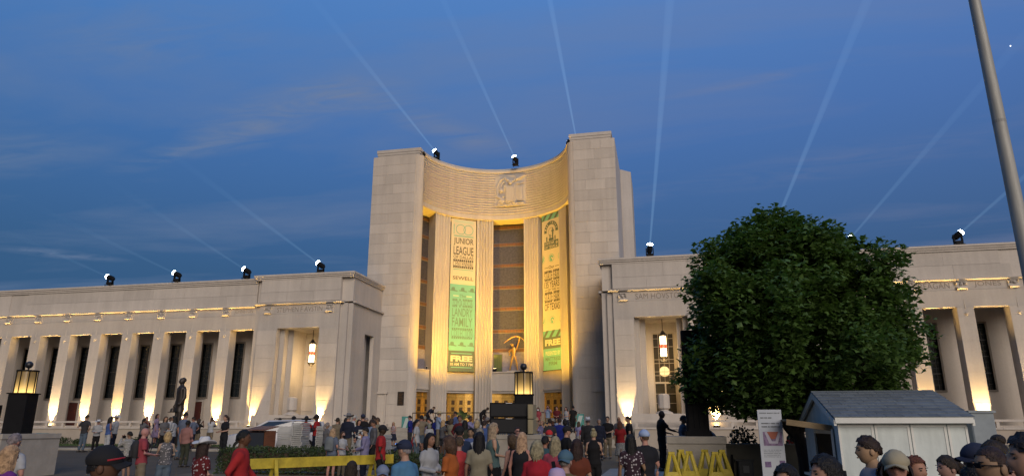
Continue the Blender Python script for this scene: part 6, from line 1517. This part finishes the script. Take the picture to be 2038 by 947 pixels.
# ------------------------------------------------------------------ people: bodies, garments, heads
SKIN = tinted('skin', .6, .06, 12, bump=.05)
CLOTH = tinted('cloth', .9, .10, 7, bump=.45, bscale=11)
CLOTHF = tinted('flowered_cloth', .9, .10, 7, bump=.4, bscale=11, pattern='floral')
CLOTHC = tinted('checked_cloth', .9, .10, 7, bump=.4, bscale=11, pattern='check')
HAIRM = tinted('hair', .55, .45, 22, bump=.8, bscale=60)
HATM = tinted('hat_felt', .85, .06, 10, bump=.1)
EYE = mat('eye_dark', (.015,.012,.010), .3); LIP = tinted('lip', .6, .05, 8, darker=.62, bump=0)
SHOE = mat('shoe', (.03,.027,.025), .6, var=.2)
MASKM = mat('face_mask', (.50,.51,.52), .85)
C_ = dict(white=(.44,.455,.48), purple=(.16,.035,.24), maroon=(.035,.009,.009), wine=(.14,.016,.02), red=(.36,.022,.024), red2=(.36,.016,.03), pale=(.30,.30,.28), rose=(.30,.05,.065), grey=(.12,.12,.13),
    salmon=(.30,.15,.135), lilac=(.34,.26,.40), slate=(.13,.16,.23), ink=(.014,.015,.02), charcoal=(.04,.04,.045), blue=(.06,.11,.30), navy=(.015,.02,.042), teal=(.04,.10,.13), lavender=(.27,.25,.42), sky=(.10,.26,.44),
    sky2=(.24,.31,.46), blue2=(.08,.12,.28), orange=(.42,.115,.025), coral=(.50,.055,.055), beige=(.25,.225,.16), teal2=(.09,.15,.15), black=(.010,.010,.012), pink=(.42,.075,.11), tan=(.19,.135,.065),
    rust=(.16,.04,.02), royal=(.018,.03,.24), plum=(.045,.022,.035), heather=(.27,.28,.33), navy2=(.02,.035,.08), khaki=(.20,.165,.115), olive=(.04,.045,.03), denim=(.10,.14,.19), straw=(.34,.29,.18), steel=(.05,.10,.14),
    brown=(.055,.032,.018), darkbrown=(.022,.013,.009), blond=(.30,.22,.12), ashblond=(.22,.18,.12), redhair=(.10,.03,.016))
HC = dict(grey=(.16,.15,.14), black=(.007,.006,.006), lilac=(.34,.26,.40)); HC.update({k: C_[k] for k in ('brown','darkbrown','blond','ashblond','redhair')})
SK = dict(light=(.36,.215,.155), tan=(.25,.14,.09), brown=(.10,.05,.031), dark=(.042,.023,.015))
def remesh(mb, vox, sm=3, name='body'):
    me = mb.mesh(name); o = bpy.data.objects.new(name, me); COL.objects.link(o)
    m = o.modifiers.new('r','REMESH'); m.mode = 'VOXEL'; m.voxel_size = vox; m.use_smooth_shade = True
    if sm: s = o.modifiers.new('s','SMOOTH'); s.iterations = sm; s.factor = .5
    dg = bpy.context.evaluated_depsgraph_get()
    r = bpy.data.meshes.new_from_object(o.evaluated_get(dg)); r.name = name
    bpy.data.objects.remove(o); bpy.data.meshes.remove(me); r.materials.clear(); return r
ARMS = dict(down=((.255,.02,1.13),(.265,-.07,.88)), front=((.255,.0,1.14),(.09,-.25,1.09)), photo=((.25,-.20,1.25),(.075,-.28,1.53)), hip=((.37,.08,1.16),(.20,-.03,1.0)),
            reach=((.25,-.17,1.2),(.21,-.40,1.14)), swing=((.25,.16,1.16),(.26,.10,.91)), swingf=((.25,-.10,1.15),(.24,-.28,.96)))
POSES = dict(down=('down','down','stand'), front=('front','front','stand'), photo=('photo','photo','stand'), hip=('hip','hip','stand'), reach=('reach','front','stand'), walk=('swing','swingf','walk'), lean=('reach','reach','stand'))
def legs_pts(kind, s):
    if kind == 'walk': 
        f = -1 if s > 0 else 1
        return [(.09*s,0,.90),(.10*s,.10*f-.06,.50),(.105*s,.30*f+(.04 if f > 0 else 0),.09 if f < 0 else .13)]
    return [(.09*s,0,.90),(.10*s,-.015,.49),(.115*s,.02,.085)]
def lean_f(pose):
    if pose != 'lean': return lambda p: p
    def f(p):
        x,y,z = p
        if z < .92: return p
        t = min(1,(z-.92)/.15); a = R(48)*t
        yy, zz = y, z-.92
        return (x, yy*cos(a)-zz*sin(a)+.06*t, .92+yy*sin(a)+zz*cos(a))
    return f
def torso(b, sex, inf=0.0, z0=.84, z1=9, neck=True):
    if sex == 'm': S_ = [(.84,.150,.105),(.92,.170,.118),(1.02,.160,.112),(1.12,.162,.115),(1.24,.182,.125),(1.34,.195,.122),(1.41,.185,.105),(1.455,.125,.085),(1.48,.075,.068)]
    else: S_ = [(.84,.155,.110),(.92,.172,.122),(1.02,.148,.105),(1.11,.136,.098),(1.22,.152,.118),(1.30,.160,.124),(1.37,.160,.102),(1.43,.115,.078),(1.475,.062,.058)]
    L = [(0, .012*(1 if z > 1.1 else 0), z, rx+inf, ry+inf) for z,rx,ry in S_ if z0 <= z <= z1]
    if neck: L += [(0,.01,1.52,.054,.056),(0,.0,1.58,.052,.055)]
    b.loft(L, 16)
def arm(b, s, kind, sex, inf=0.0, frac=1.0):
    e, w = ARMS[kind]; k = 1.0 if sex == 'm' else .9
    sh = Vector((.175*s*k,.01,1.405)); e = Vector((e[0]*s*k,e[1],e[2])); w = Vector((w[0]*s*k,w[1],w[2]))
    r = [(.060 if sex == 'm' else .050)+inf, (.050 if sex == 'm' else .042)+inf, (.040 if sex == 'm' else .036)+inf, (.038 if sex == 'm' else .033)+inf, .026+inf]
    P = [Vector((.12*s*k,.01,1.41)), sh, (sh+e)/2, e, (e+w)/2+(e-sh).normalized()*.0, w]; rr = [r[0]*.95, r[0], r[1], r[2], r[3], r[4]]
    if frac <= .5: P = P[:3]+[sh.lerp(e,.72)]; rr = rr[:3]+[r[2]+.012]
    b.tube(P, rr, 10); return e, w
def hand(b, s, e, w):
    d = (w-e).normalized(); side = d.cross(Vector((0,1,0)) if abs(d.y) < .7 else Vector((0,0,1))).normalized(); nrm = side.cross(d).normalized()
    b.tube([w-d*.02, w+d*.03, w+d*.085], [(.024,.02),(.040,.018),(.036,.014)], 8, ax=tuple(nrm))
    for k in range(4):
        o = side*(.030-.020*k); L = (.068,.076,.072,.056)[k]; p = w+d*.082+o
        b.tube([p, p+d*L*.5-nrm*.012*s, p+d*L*.85-nrm*.034*s], [.0095,.0085,.0065], 5)
    p = w+d*.025+side*.036
    b.tube([p, p+d*.03+side*.022-nrm*.01*s, p+d*.06+side*.026-nrm*.02*s], [.012,.010,.008], 5)
def head_pt(dx, dy, dz, sex):
    # unit direction -> point on the head surface; face toward -y
    x, y, z = dx*.076, dy*.096, dz*.118
    fr = max(0,-dy)
    if dz < 0: x *= 1+.20*dz; y += .012*dz*(1 if dy > 0 else 0); 
    if dy > 0 and dz < -.1: y *= 1+.35*(dz+.1)
    X = dx*.076; Z = dz*.118
    gs = lambda cx, cz, sx, sz: math.exp(-((X-cx)/sx)**2-((Z-cz)/sz)**2)
    if dy < 0:
        y -= .026*gs(0,-.018,.012,.016)+.012*gs(0,.008,.010,.02)      # nose and bridge
        y += .010*(gs(.030,.012,.015,.011)+gs(-.030,.012,.015,.011))  # eye sockets
        y -= .006*(gs(.030,.030,.024,.008)+gs(-.030,.030,.024,.008))  # brow
        y -= .009*gs(0,-.055,.020,.008)+.010*gs(0,-.088,.020,.014)    # lips and chin
        y += .006*gs(0,-.070,.018,.006)
    return x, y, z
HZ, HYO = 1.632, -.012
def head(b, sex):
    n, m = 30, 22; base = len(b.v); b.cur = 0
    for i in range(m+1):
        th = pi*i/m
        for k in range(n):
            ph = 2*pi*k/n
            x,y,z = head_pt(sin(th)*cos(ph), sin(th)*sin(ph), cos(th), sex); b.v.append((x,y+HYO,z+HZ))
    for i in range(m):
        for k in range(n):
            a = base+i*n+k; c = base+i*n+(k+1)%n; b.f.append((a,a+n,c+n,c)); b.m.append(0)
    for s in (-1,1): b.ball((.077*s,.010+HYO,HZ-.008), (.012,.024,.032), 8, 6)
    b.cur = 1
    for s in (-1,1): b.ball((.030*s,-.083+HYO,HZ+.010), (.0125,.008,.0065), 8, 5); b.box(.030*s-.017,.030*s+.017,-.094+HYO,-.085+HYO,HZ+.028,HZ+.034)
    b.cur = 2; b.ball((0,-.094+HYO,HZ-.056), (.022,.0085,.006), 8, 5); b.cur = 0
_B = {}
def append_mesh(b, me):
    base = len(b.v); b.v += [tuple(v.co) for v in me.vertices]
    for p in me.polygons: b.f.append(tuple(base+i for i in p.vertices)); b.m.append(0)
def body_mesh(sex, pose):
    k = (sex, pose)
    if k in _B: return _B[k]
    aL, aR, lg = POSES[pose]
    b = MB(); torso(b, sex); ew = []
    for s, a in ((-1,aL),(1,aR)):
        ew.append((s,)+arm(b, s, a, sex))
        p = legs_pts(lg, s); q = .94 if sex == 'f' else 1.0
        b.tube([p[0], tuple((Vector(p[0])+Vector(p[1]))/2), p[1], tuple((Vector(p[1])*.6+Vector(p[2])*.4)+Vector((0,.02,0))), p[2]], [.090*q,.082*q,.058*q,.056*q,.038*q], 12)
        x,y,z = p[2]; b.tube([(x,y+.05,z-.045),(x,y-.02,z-.03),(x+.012*s,y-.13,z-.055),(x+.016*s,y-.20,z-.063)], [(.04,.04),(.045,.052),(.045,.03),(.03,.02)], 10)
    r = remesh(b, .021, 3, 'body'); f = lean_f(pose)
    B2 = MB(); append_mesh(B2, r); bpy.data.meshes.remove(r)
    for s, e, w in ew: hand(B2, s, e, w)
    head(B2, sex)
    B2.v = [f(v) for v in B2.v]
    me = B2.mesh('body'); me.polygons.foreach_set('use_smooth', [True]*len(me.polygons))
    for m in (SKIN, EYE, LIP): me.materials.append(m)
    _B[k] = me; return me
def garment(kind, sex, pose, var, matl):
    k = (kind, sex, pose, var, matl.name)
    if k in _B: return _B[k]
    aL, aR, lg = POSES[pose]; b = MB()
    if kind == 'shirt':
        torso(b, sex, .017, z0=.91, neck=False); b.loft([(0,.0,.86,(.172 if sex == 'm' else .176)+.020,.142),(0,0,.93,.190,.138)], 16)
        b.loft([(0,.01,1.45,.10,.08),(0,.012,1.50,.066,.066)], 12)
        if var != 'none':
            for s, a in ((-1,aL),(1,aR)): arm(b, s, a, sex, .016, 1.0 if var in ('long','long2') else .5)
    elif kind == 'trousers' or kind == 'shorts':
        b.loft([(0,0,.80,.165,.115),(0,0,.90,.185,.130),(0,0,1.0,.172,.122),(0,0,1.03,.168,.118)], 16)
        for s in (-1,1):
            p = [Vector(q) for q in legs_pts(lg, s)]
            if kind == 'trousers': b.tube([p[0],(p[0]+p[1])/2,p[1],(p[1]+p[2])/2,p[2]+Vector((0,0,.01))], [.104,.098,.078,.072,.062], 12)
            else: b.tube([p[0],(p[0]+p[1])/2,p[0].lerp(p[1],.92)], [.106,.104,.098], 12)
    elif kind == 'skirt': b.loft([(0,0,.42,.27,.24),(0,0,.60,.24,.20),(0,0,.85,.20,.15),(0,0,1.0,.165,.12),(0,0,1.04,.158,.112)], 18)
    elif kind == 'dress': b.loft([(0,0,.38,.29,.26),(0,0,.60,.255,.215),(0,0,.85,.205,.155),(0,0,.98,.172,.125),(0,0,1.1,.152,.112)], 18)
    r = remesh(b, .022, 3, kind); f = lean_f(pose); rr = random.Random(hash(kind) % 7)
    for v in r.vertices:
        x,y,z = v.co
        # cloth folds
        q = .006*sin(31*z+9*x)*(1 if kind != 'shirt' else .7)+.005*noise.noise(Vector((x*9,y*9,z*6)))
        if kind in ('skirt','dress') and z < .95: q += .014*sin(12*atan2(y,x))*min(1,(.95-z)*2)
        n_ = Vector((x,y,0)); n_ = n_.normalized() if n_.length > .01 else n_
        v.co = f((x+n_.x*q, y+n_.y*q, z))
    r.polygons.foreach_set('use_smooth', [True]*len(r.polygons)); r.materials.append(matl); _B[k] = r; return r
def dome(k0, thr, seed=0, thick=.0):
    # shell over the skull: keeps directions above the hairline thr(front, side)
    b = MB(); n, m = 30, 20; idx = {}
    for i in range(m+1):
        th = pi*i/m
        for k in range(n):
            ph = 2*pi*k/n; d = (sin(th)*cos(ph), sin(th)*sin(ph), cos(th))
            tt = thr(-d[1])-.14+(.16*noise.noise(Vector((d[0]*7+seed,d[1]*7,3.3))) if thick else 0)
            if d[2] < tt: continue
            edge = max(0,min(1,(d[2]-tt)/.22))
            x,y,z = d[0]*.078, d[1]*.100, d[2]*.119
            q = k0*(.35+.65*edge)+.006*noise.noise(Vector((d[0]*5+seed,d[1]*5,d[2]*5)))
            if thick: q += thick*noise.noise(Vector((d[0]*11+seed,d[1]*11,d[2]*11)))
            idx[i,k] = len(b.v); b.v.append((x+d[0]*q, y+d[1]*q+HYO, z+d[2]*q+HZ))
    for i in range(m):
        for k in range(n):
            c = [(i,k),(i+1,k),(i+1,(k+1)%n),(i,(k+1)%n)]
            if all(p in idx for p in c): b.f.append(tuple(idx[p] for p in c)); b.m.append(0)
    return b
def hair_mesh(style, pose):
    k = ('hair', style, pose == 'lean')
    if k in _B: return _B[k]
    short = lambda f: (.14+.66*f**1.4) if f > 0 else (.14+.44*f)
    full = lambda f: (.02+.74*f**1.3) if f > 0 else (.02+.55*f)
    if style == 'buzz': b = dome(.004, short)
    elif style == 'bald': b = dome(.003, lambda f: .9 if f > -.2 else 2)
    elif style == 'short': b = dome(.016, short, 3, .017)
    elif style in ('bun','pony'):
        b = dome(.016, full, 5, .006)
        if style == 'bun': b.ball((0,.045,HZ+.128), (.055,.052,.045), 12, 8)
        else: b.tube([(0,.095,HZ+.05),(0,.135,HZ+.02),(0,.145,HZ-.08),(0,.125,HZ-.22),(0,.12,HZ-.28)], [.026,.036,.038,.026,.006], 10)
    else:
        b = dome(.020, full, 7, .012)
        zl = {'bob':1.47,'long':1.30,'verylong':1.12}[style]; n = 22; rows = 9
        for lay in range(2):
            base = len(b.v); ro = 1.0-.14*lay
            for i in range(rows+1):
                t = i/rows; z = HZ+.03+(zl-HZ-.03)*t
                rx = (.098+.012*sin(pi*min(1,t*1.3)))*(1-.30*max(0,t-.55)/.45)*ro; ry = (.112+.004*t)*(1-.25*max(0,t-.5)/.5)*ro
                cy = .012+HYO+.022*t
                for k in range(n+1):
                    a = pi*(-.14)+pi*1.28*k/n; w = 1+.045*sin(k*2.3+t*4)+.03*sin(k*5.1-t*7)
                    zz = z+(.018*sin(k*1.7+1)+.012*sin(k*4.3))*t
                    b.v.append((rx*cos(a)*w, cy+ry*sin(a)*w, zz))
            for i in range(rows):
                for k in range(n): q = base+i*(n+1)+k; b.f.append((q,q+1,q+n+2,q+n+1)); b.m.append(0)
    f = lean_f(pose); b.v = [f(v) for v in b.v]
    me = b.mesh('hair'); me.polygons.foreach_set('use_smooth', [True]*len(me.polygons)); me.materials.append(HAIRM); _B[k] = me; return me
def hat_mesh(kind, pose):
    k = ('hat', kind, pose == 'lean')
    if k in _B: return _B[k]
    b = MB(); zt = HZ
    if kind in ('cap','capback'):
        s = -1 if kind == 'cap' else 1
        b = dome(.034, lambda f: .28, 1)
        n = 12; base = len(b.v)
        for j in range(2):
            for i in range(3):
                for q in range(n+1):
                    a = -pi*.36+pi*.72*q/n; r0 = (.100+.072*i/2*cos(a)**.5, )[0]
                    b.v.append((sin(a)*(.088+.004*i), s*(.098*cos(a)+.075*i/2*cos(a)**.4)+HYO, zt+.030-.010*i+.022*(1-abs(sin(a))**2)*(1 if i else .6)-.006*j-.012*i*abs(sin(a))))
        for j in range(2):
            for i in range(2):
                for q in range(n): p = base+(j*3+i)*(n+1)+q; b.f.append((p,p+1,p+n+2,p+n+1) if j == 0 else (p+n+1,p+n+2,p+1,p)); b.m.append(0)
        b.ball((0,HYO,zt+.145), .009, 6, 4)
    elif kind == 'bucket':
        b.loft([(0,HYO,zt-.02,.135,.15),(0,HYO,zt+.0,.130,.145),(0,HYO,zt+.045,.105,.120),(0,HYO,zt+.10,.098,.112),(0,HYO,zt+.14,.075,.085),(0,HYO,zt+.155,.01,.01)], 20)
    else:
        n = 32; base = len(b.v); rings = [(.085,.03),(.13,.022),(.17,.025),(.20,.035)] if kind == 'cowboy' else [(.085,.03),(.13,.012),(.165,.0),(.185,-.008)]
        curl = .055 if kind == 'cowboy' else .0
        for sgn in (0,1):
            for r,dz in rings:
                for q in range(n):
                    a = 2*pi*q/n; e = r/.085
                    b.v.append((cos(a)*r*.98, sin(a)*r*1.12+HYO, zt+.048+dz*.3+curl*(abs(cos(a))**2.2)*((r-.085)/.115)**1.6-.006*sgn-.012*abs(sin(a))*((r-.085)/.115)))
        for sgn in (0,1):
            for i in range(3):
                for q in range(n): p = base+(sgn*4+i)*n+q; p2 = base+(sgn*4+i)*n+(q+1)%n; b.f.append((p,p+n,p2+n,p2) if sgn else (p,p2,p2+n,p+n)); b.m.append(0)
        for q in range(n): p = base+3*n+q; p2 = base+3*n+(q+1)%n; b.f.append((p,p2,p2+4*n,p+4*n)); b.m.append(0)
        base = len(b.v); prof = [(1.0,.04),(.98,.09),(.93,.14),(.80,.165),(.5,.163),(.05,.15)]
        for f_, dz in prof:
            for q in range(n):
                a = 2*pi*q/n; cr = (-.028*math.exp(-(cos(a)*f_/.35)**2) if dz > .13 and kind == 'cowboy' else 0); pin = 1-.16*max(0,-sin(a))**3*(dz > .08)
                b.v.append((cos(a)*.088*f_*pin, sin(a)*.108*f_+HYO, zt+dz+cr+(.012*abs(cos(a)) if dz > .12 and kind == 'cowboy' else 0)))
        for i in range(len(prof)-1):
            for q in range(n): p = base+i*n+q; p2 = base+i*n+(q+1)%n; b.f.append((p,p2,p2+n,p+n)); b.m.append(0)
    f = lean_f(pose); b.v = [f(v) for v in b.v]
    me = b.mesh(kind); me.polygons.foreach_set('use_smooth', [True]*len(me.polygons)); me.materials.append(HATM); _B[k] = me; return me
band_b = MB(); band_b.loft([(0,HYO,HZ+.052,.0905,.1105),(0,HYO,HZ+.075,.0895,.1095)], 28, cap=False); HBAND = band_b.mesh('hat_band'); HBAND.materials.append(BLACK)
mk = MB()
for i in range(9):
    for j in range(6):
        a = -pi*.36+pi*.72*i/8; z = HZ-.098+.085*j/5
        mk.v.append((.080*sin(a)*(.93 if j < 1 else 1), -(.093+.022*cos(a*1.3)*sin(pi*(j+.5)/6.2))*cos(a)**.6-.006+HYO, z))
for i in range(8):
    for j in range(5): q = i*6+j; mk.f.append((q,q+6,q+7,q+1)); mk.m.append(0)
MASKME = mk.mesh('face_mask'); MASKME.materials.append(MASKM)
gl = MB()
for s in (-1,1): gl.box(.031*s-.022,.031*s+.022,-.118+HYO,-.112+HYO,HZ-.004,HZ+.026)
gl.box(-.01,.01,-.118+HYO,-.113+HYO,HZ+.012,HZ+.018)
for s in (-1,1): gl.box(.074*s-.003,.084*s+.003,-.112+HYO,.0+HYO,HZ+.012,HZ+.018)
GLME = gl.mesh('glasses'); GLME.materials.append(BLACK)
SHM = {}
def shoes(pose, s):
    lg = POSES[pose][2]; k = (lg, s)
    if k not in SHM:
        x,y,z = legs_pts(lg, s)[2]; b = MB(); b.tube([(x,y+.075,z-.04),(x,y+.02,z-.03),(x+.012*s,y-.12,z-.045),(x+.016*s,y-.225,z-.058)], [(.045,.042),(.052,.05),(.052,.035),(.036,.024)], 10)
        b.box(x-.045,x+.05,y-.2,y+.1,z-.088,z-.075); SHM[k] = b.mesh('shoe'); SHM[k].materials.append(SHOE); SHM[k].polygons.foreach_set('use_smooth', [True]*len(SHM[k].polygons))
    return SHM[k]
MATK = {0: CLOTH, 'floral': CLOTHF, 'check': CLOTHC}
def kid(name, me, root, col=None):
    o = bpy.data.objects.new(name, me); COL.objects.link(o); o.parent = root
    if col: o.color = (*col, 1)
    return o
rpp = random.Random(77)
def person(X, Y, z, h, sex, face, pose, hair, hc, skin, top, bot, hat, label):
    top_z = 1.76 if pose != 'lean' else 1.52
    sc = h/top_z
    t = thing('person', label, 'person', (X, Y, z), R(face)+rpp.uniform(-.12,.12), None, sc)
    t.rotation_euler.x = rpp.uniform(-.025,.035); t.rotation_euler.y = rpp.uniform(-.03,.03)
    bo = kid('body', body_mesh(sex, pose), t, tuple(c*rpp.uniform(.76,.94) for c in SK[skin]))
    jit = rpp.uniform(.55,.70)
    c, sl, pat = top; s_ = kid('shirt', garment('shirt', sex, pose, sl, MATK[pat]), t, tuple(v*jit for v in C_[c]))
    if pose != 'walk' or True:
        b0 = bot[0]; pt = bot[2] if len(bot) > 2 else 0
        if b0 == 'dress': pt = pat
        kid(b0 if b0 != 'dress' else 'skirt', garment(b0, sex, pose if b0 in ('trousers','shorts') else 'down' if pose != 'lean' else 'lean', 0, MATK[pt]), t, tuple(v*jit for v in C_[bot[1]]))
    for s in (-1,1): kid('shoe', shoes(pose, s), t)
    if hair == 'short' and hat: hair = 'buzz'
    if hair: kid('hair', hair_mesh(hair, pose), t, tuple(v*rpp.uniform(.9,1.1) for v in HC[hc]))
    if hat:
        nm = {'cap':'baseball_cap','capback':'baseball_cap','cowboy':'cowboy_hat','straw':'straw_hat','bucket':'round_hat'}[hat[0]]
        ho = kid(nm, hat_mesh(hat[0] if hat[0] != 'straw' else 'straw', pose), t, C_[hat[1]])
        if hat[0] in ('cowboy','straw'): kid('hat_band', HBAND, ho)
        if len(hat) > 2 and hat[2] == 'red' and hat[1] == 'black':
            tb = MB(); tb.tube([(.104*sin(-pi*.42+pi*.84*q/10), -(.124*cos(-pi*.42+pi*.84*q/10))+HYO+.004, HZ+.047+.02*cos(-pi*.42+pi*.84*q/10)) for q in range(11)], .006, 5); tb.tube([(.103,HYO,HZ+.04),(.095,HYO-.01,HZ+.09),(.05,HYO-.015,HZ+.135),(0,HYO-.015,HZ+.146)], .009, 5); obj('cap_trim', tb, mat('red_trim', (.3,.012,.02), .8), ho)
    if 'mask' in label and pose != 'lean':
        m = kid('face_mask', MASKME, t)
        if 'black face mask' in label: m.data = MASKME.copy(); m.data.materials[0] = BLACK
    if 'glasses' in label and 'mirrored' not in label: kid('glasses', GLME, t)
    return t
for row in PEOPLE: person(*row)
def find(txt): return next(o for o in bpy.data.objects if o.get('label') == txt)
# things people wear on their backs or hold
def place(root, off, name, label, cat):
    M = Matrix.Translation(root.location) @ Matrix.Rotation(root.rotation_euler.z, 4, 'Z') @ Matrix.Diagonal((*root.scale, 1))
    return thing(name, label, cat, M @ Vector(off), root.rotation_euler.z)
for who, col, lb in (('bald man in a rose shirt and khaki shorts wearing a backpack', (.012,.012,.014), 'black backpack on the back of the bald man in rose'), ('blond woman in a slate top with a grey backpack by the hedge', (.10,.115,.125), 'grey backpack on the back of the blond woman by the hedge')):
    t = place(find(who), (0,.19,1.02), 'backpack', lb, 'backpack'); m = mat('backpack_cloth', col, .85, var=.15)
    b = MB(); b.loft([(0,0,0,.13,.07),(0,.01,.08,.15,.10),(0,.01,.28,.15,.10),(0,0,.38,.12,.07),(0,0,.41,.05,.03)], 14); autosmooth(obj('pack', b, m, t), 60)
    b = MB(); b.loft([(0,.09,.04,.10,.04),(0,.09,.18,.10,.04)], 10); obj('pocket', b, m, t)
    for s in (-1,1):
        b = MB(); b.tube([(.09*s,-.05,.36),(.10*s,-.20,.40),(.11*s,-.33,.28),(.12*s,-.30,.05),(.11*s,-.05,.02)], .016, 5); obj('strap', b, m, t)
for who, off, lb in (('man in a pale blue shirt taking a picture on the landing',(0,-.34,1.56),'phone held up by the man in pale blue on the landing'), ('man in a straw hat and pale blue shirt holding a camera',(.0,-.42,1.16),'camera held by the straw-hatted man'), ('man in a navy shirt and black cap raising a camera',(0,-.33,1.57),'camera raised by the man in navy'), ('dark-haired boy in a pale patterned shirt and black shorts',(0,-.33,1.56),'phone raised by the boy in the pale shirt')):
    t = place(find(who), off, 'camera' if 'camera' in lb else 'phone', lb, 'camera' if 'camera' in lb else 'phone')
    b = MB(); b.cbox(-.06,.06,-.02,.02,-.04,.04,.01); obj('case', b, BLACK, t)
    b = MB(); b.tube([(0,-.02,0),(0,-.05,0)], .025, 10); obj('lens', b, GLASS_D, t)
t = place(find('woman with long black hair in a dark flowered dress'), (.30,-.02,.55), 'shoulder_bag', 'brown leather bag at the side of the woman in the dark flowered dress', 'bag')
b = MB(); b.loft([(0,0,0,.05,.13),(0,0,.10,.07,.16),(0,0,.30,.055,.14),(0,0,.34,.02,.12)], 12); autosmooth(obj('bag', b, mat('bag_leather', (.12,.045,.02), .55, var=.15), t), 60)
b = MB(); b.tube([(0,-.11,.32),(-.04,-.09,.6),(-.08,0,.86),(-.04,.09,.6),(0,.11,.32)], .012, 5); obj('strap', b, mat('strap_leather', (.07,.028,.015), .6), t)
t = place(find('man in a sky blue t-shirt with mirrored sunglasses on his navy cap'), (0,-.10,1.715), 'sunglasses', 'blue mirrored sunglasses resting on the navy cap', 'sunglasses')
MIR = mat('mirror_lens', (.05,.16,.45), .06, metal=.9)
for s in (-1,1): b = MB(); b.ball((.036*s,-.016,.0), (.032,.010,.021), 10, 6); obj('lens', b, MIR, t)
b = MB(); b.tube([(-.075,.10,.0),(-.075,.0,.0),(0,-.02,.0),(.075,.0,.0),(.075,.10,.0)], .005, 5); obj('frame', b, BLACK, t)
t = place(find('man in a steel blue cap and tan shirt with a dark strap'), (0,0,0), 'cross_strap', 'dark strap across the back of the man in the tan shirt', 'strap')
b = MB(); b.tube([(.14,.02,1.46),(.06,.155,1.30),(-.08,.165,1.10),(-.18,.08,.95)], [(.022,.006)]*4, 6); obj('strap', b, BLACK, t)
t = thing('low_platform', 'low dark platform under the straw-hatted man and the man in blue', 'platform', (-14.3, 33.5, g(33)))
b = MB(); b.box(-1.8,1.8,-1.2,1.2,0,.29); obj('deck', b, CONC2, t)
b = MB(); b.box(-1.82,1.82,-1.22,-1.2,.0,.24); obj('skirting', b, BLACK, t)
t = thing('paved_island', 'raised paved kerb island beside the grey block', 'kerb', (-.2, 21.2, g(19)))
b = MB(); b.cbox(-1.6,1.7,-2.6,2.6,-.1,.52-g(19),.1); obj('kerb', b, CONC, t)
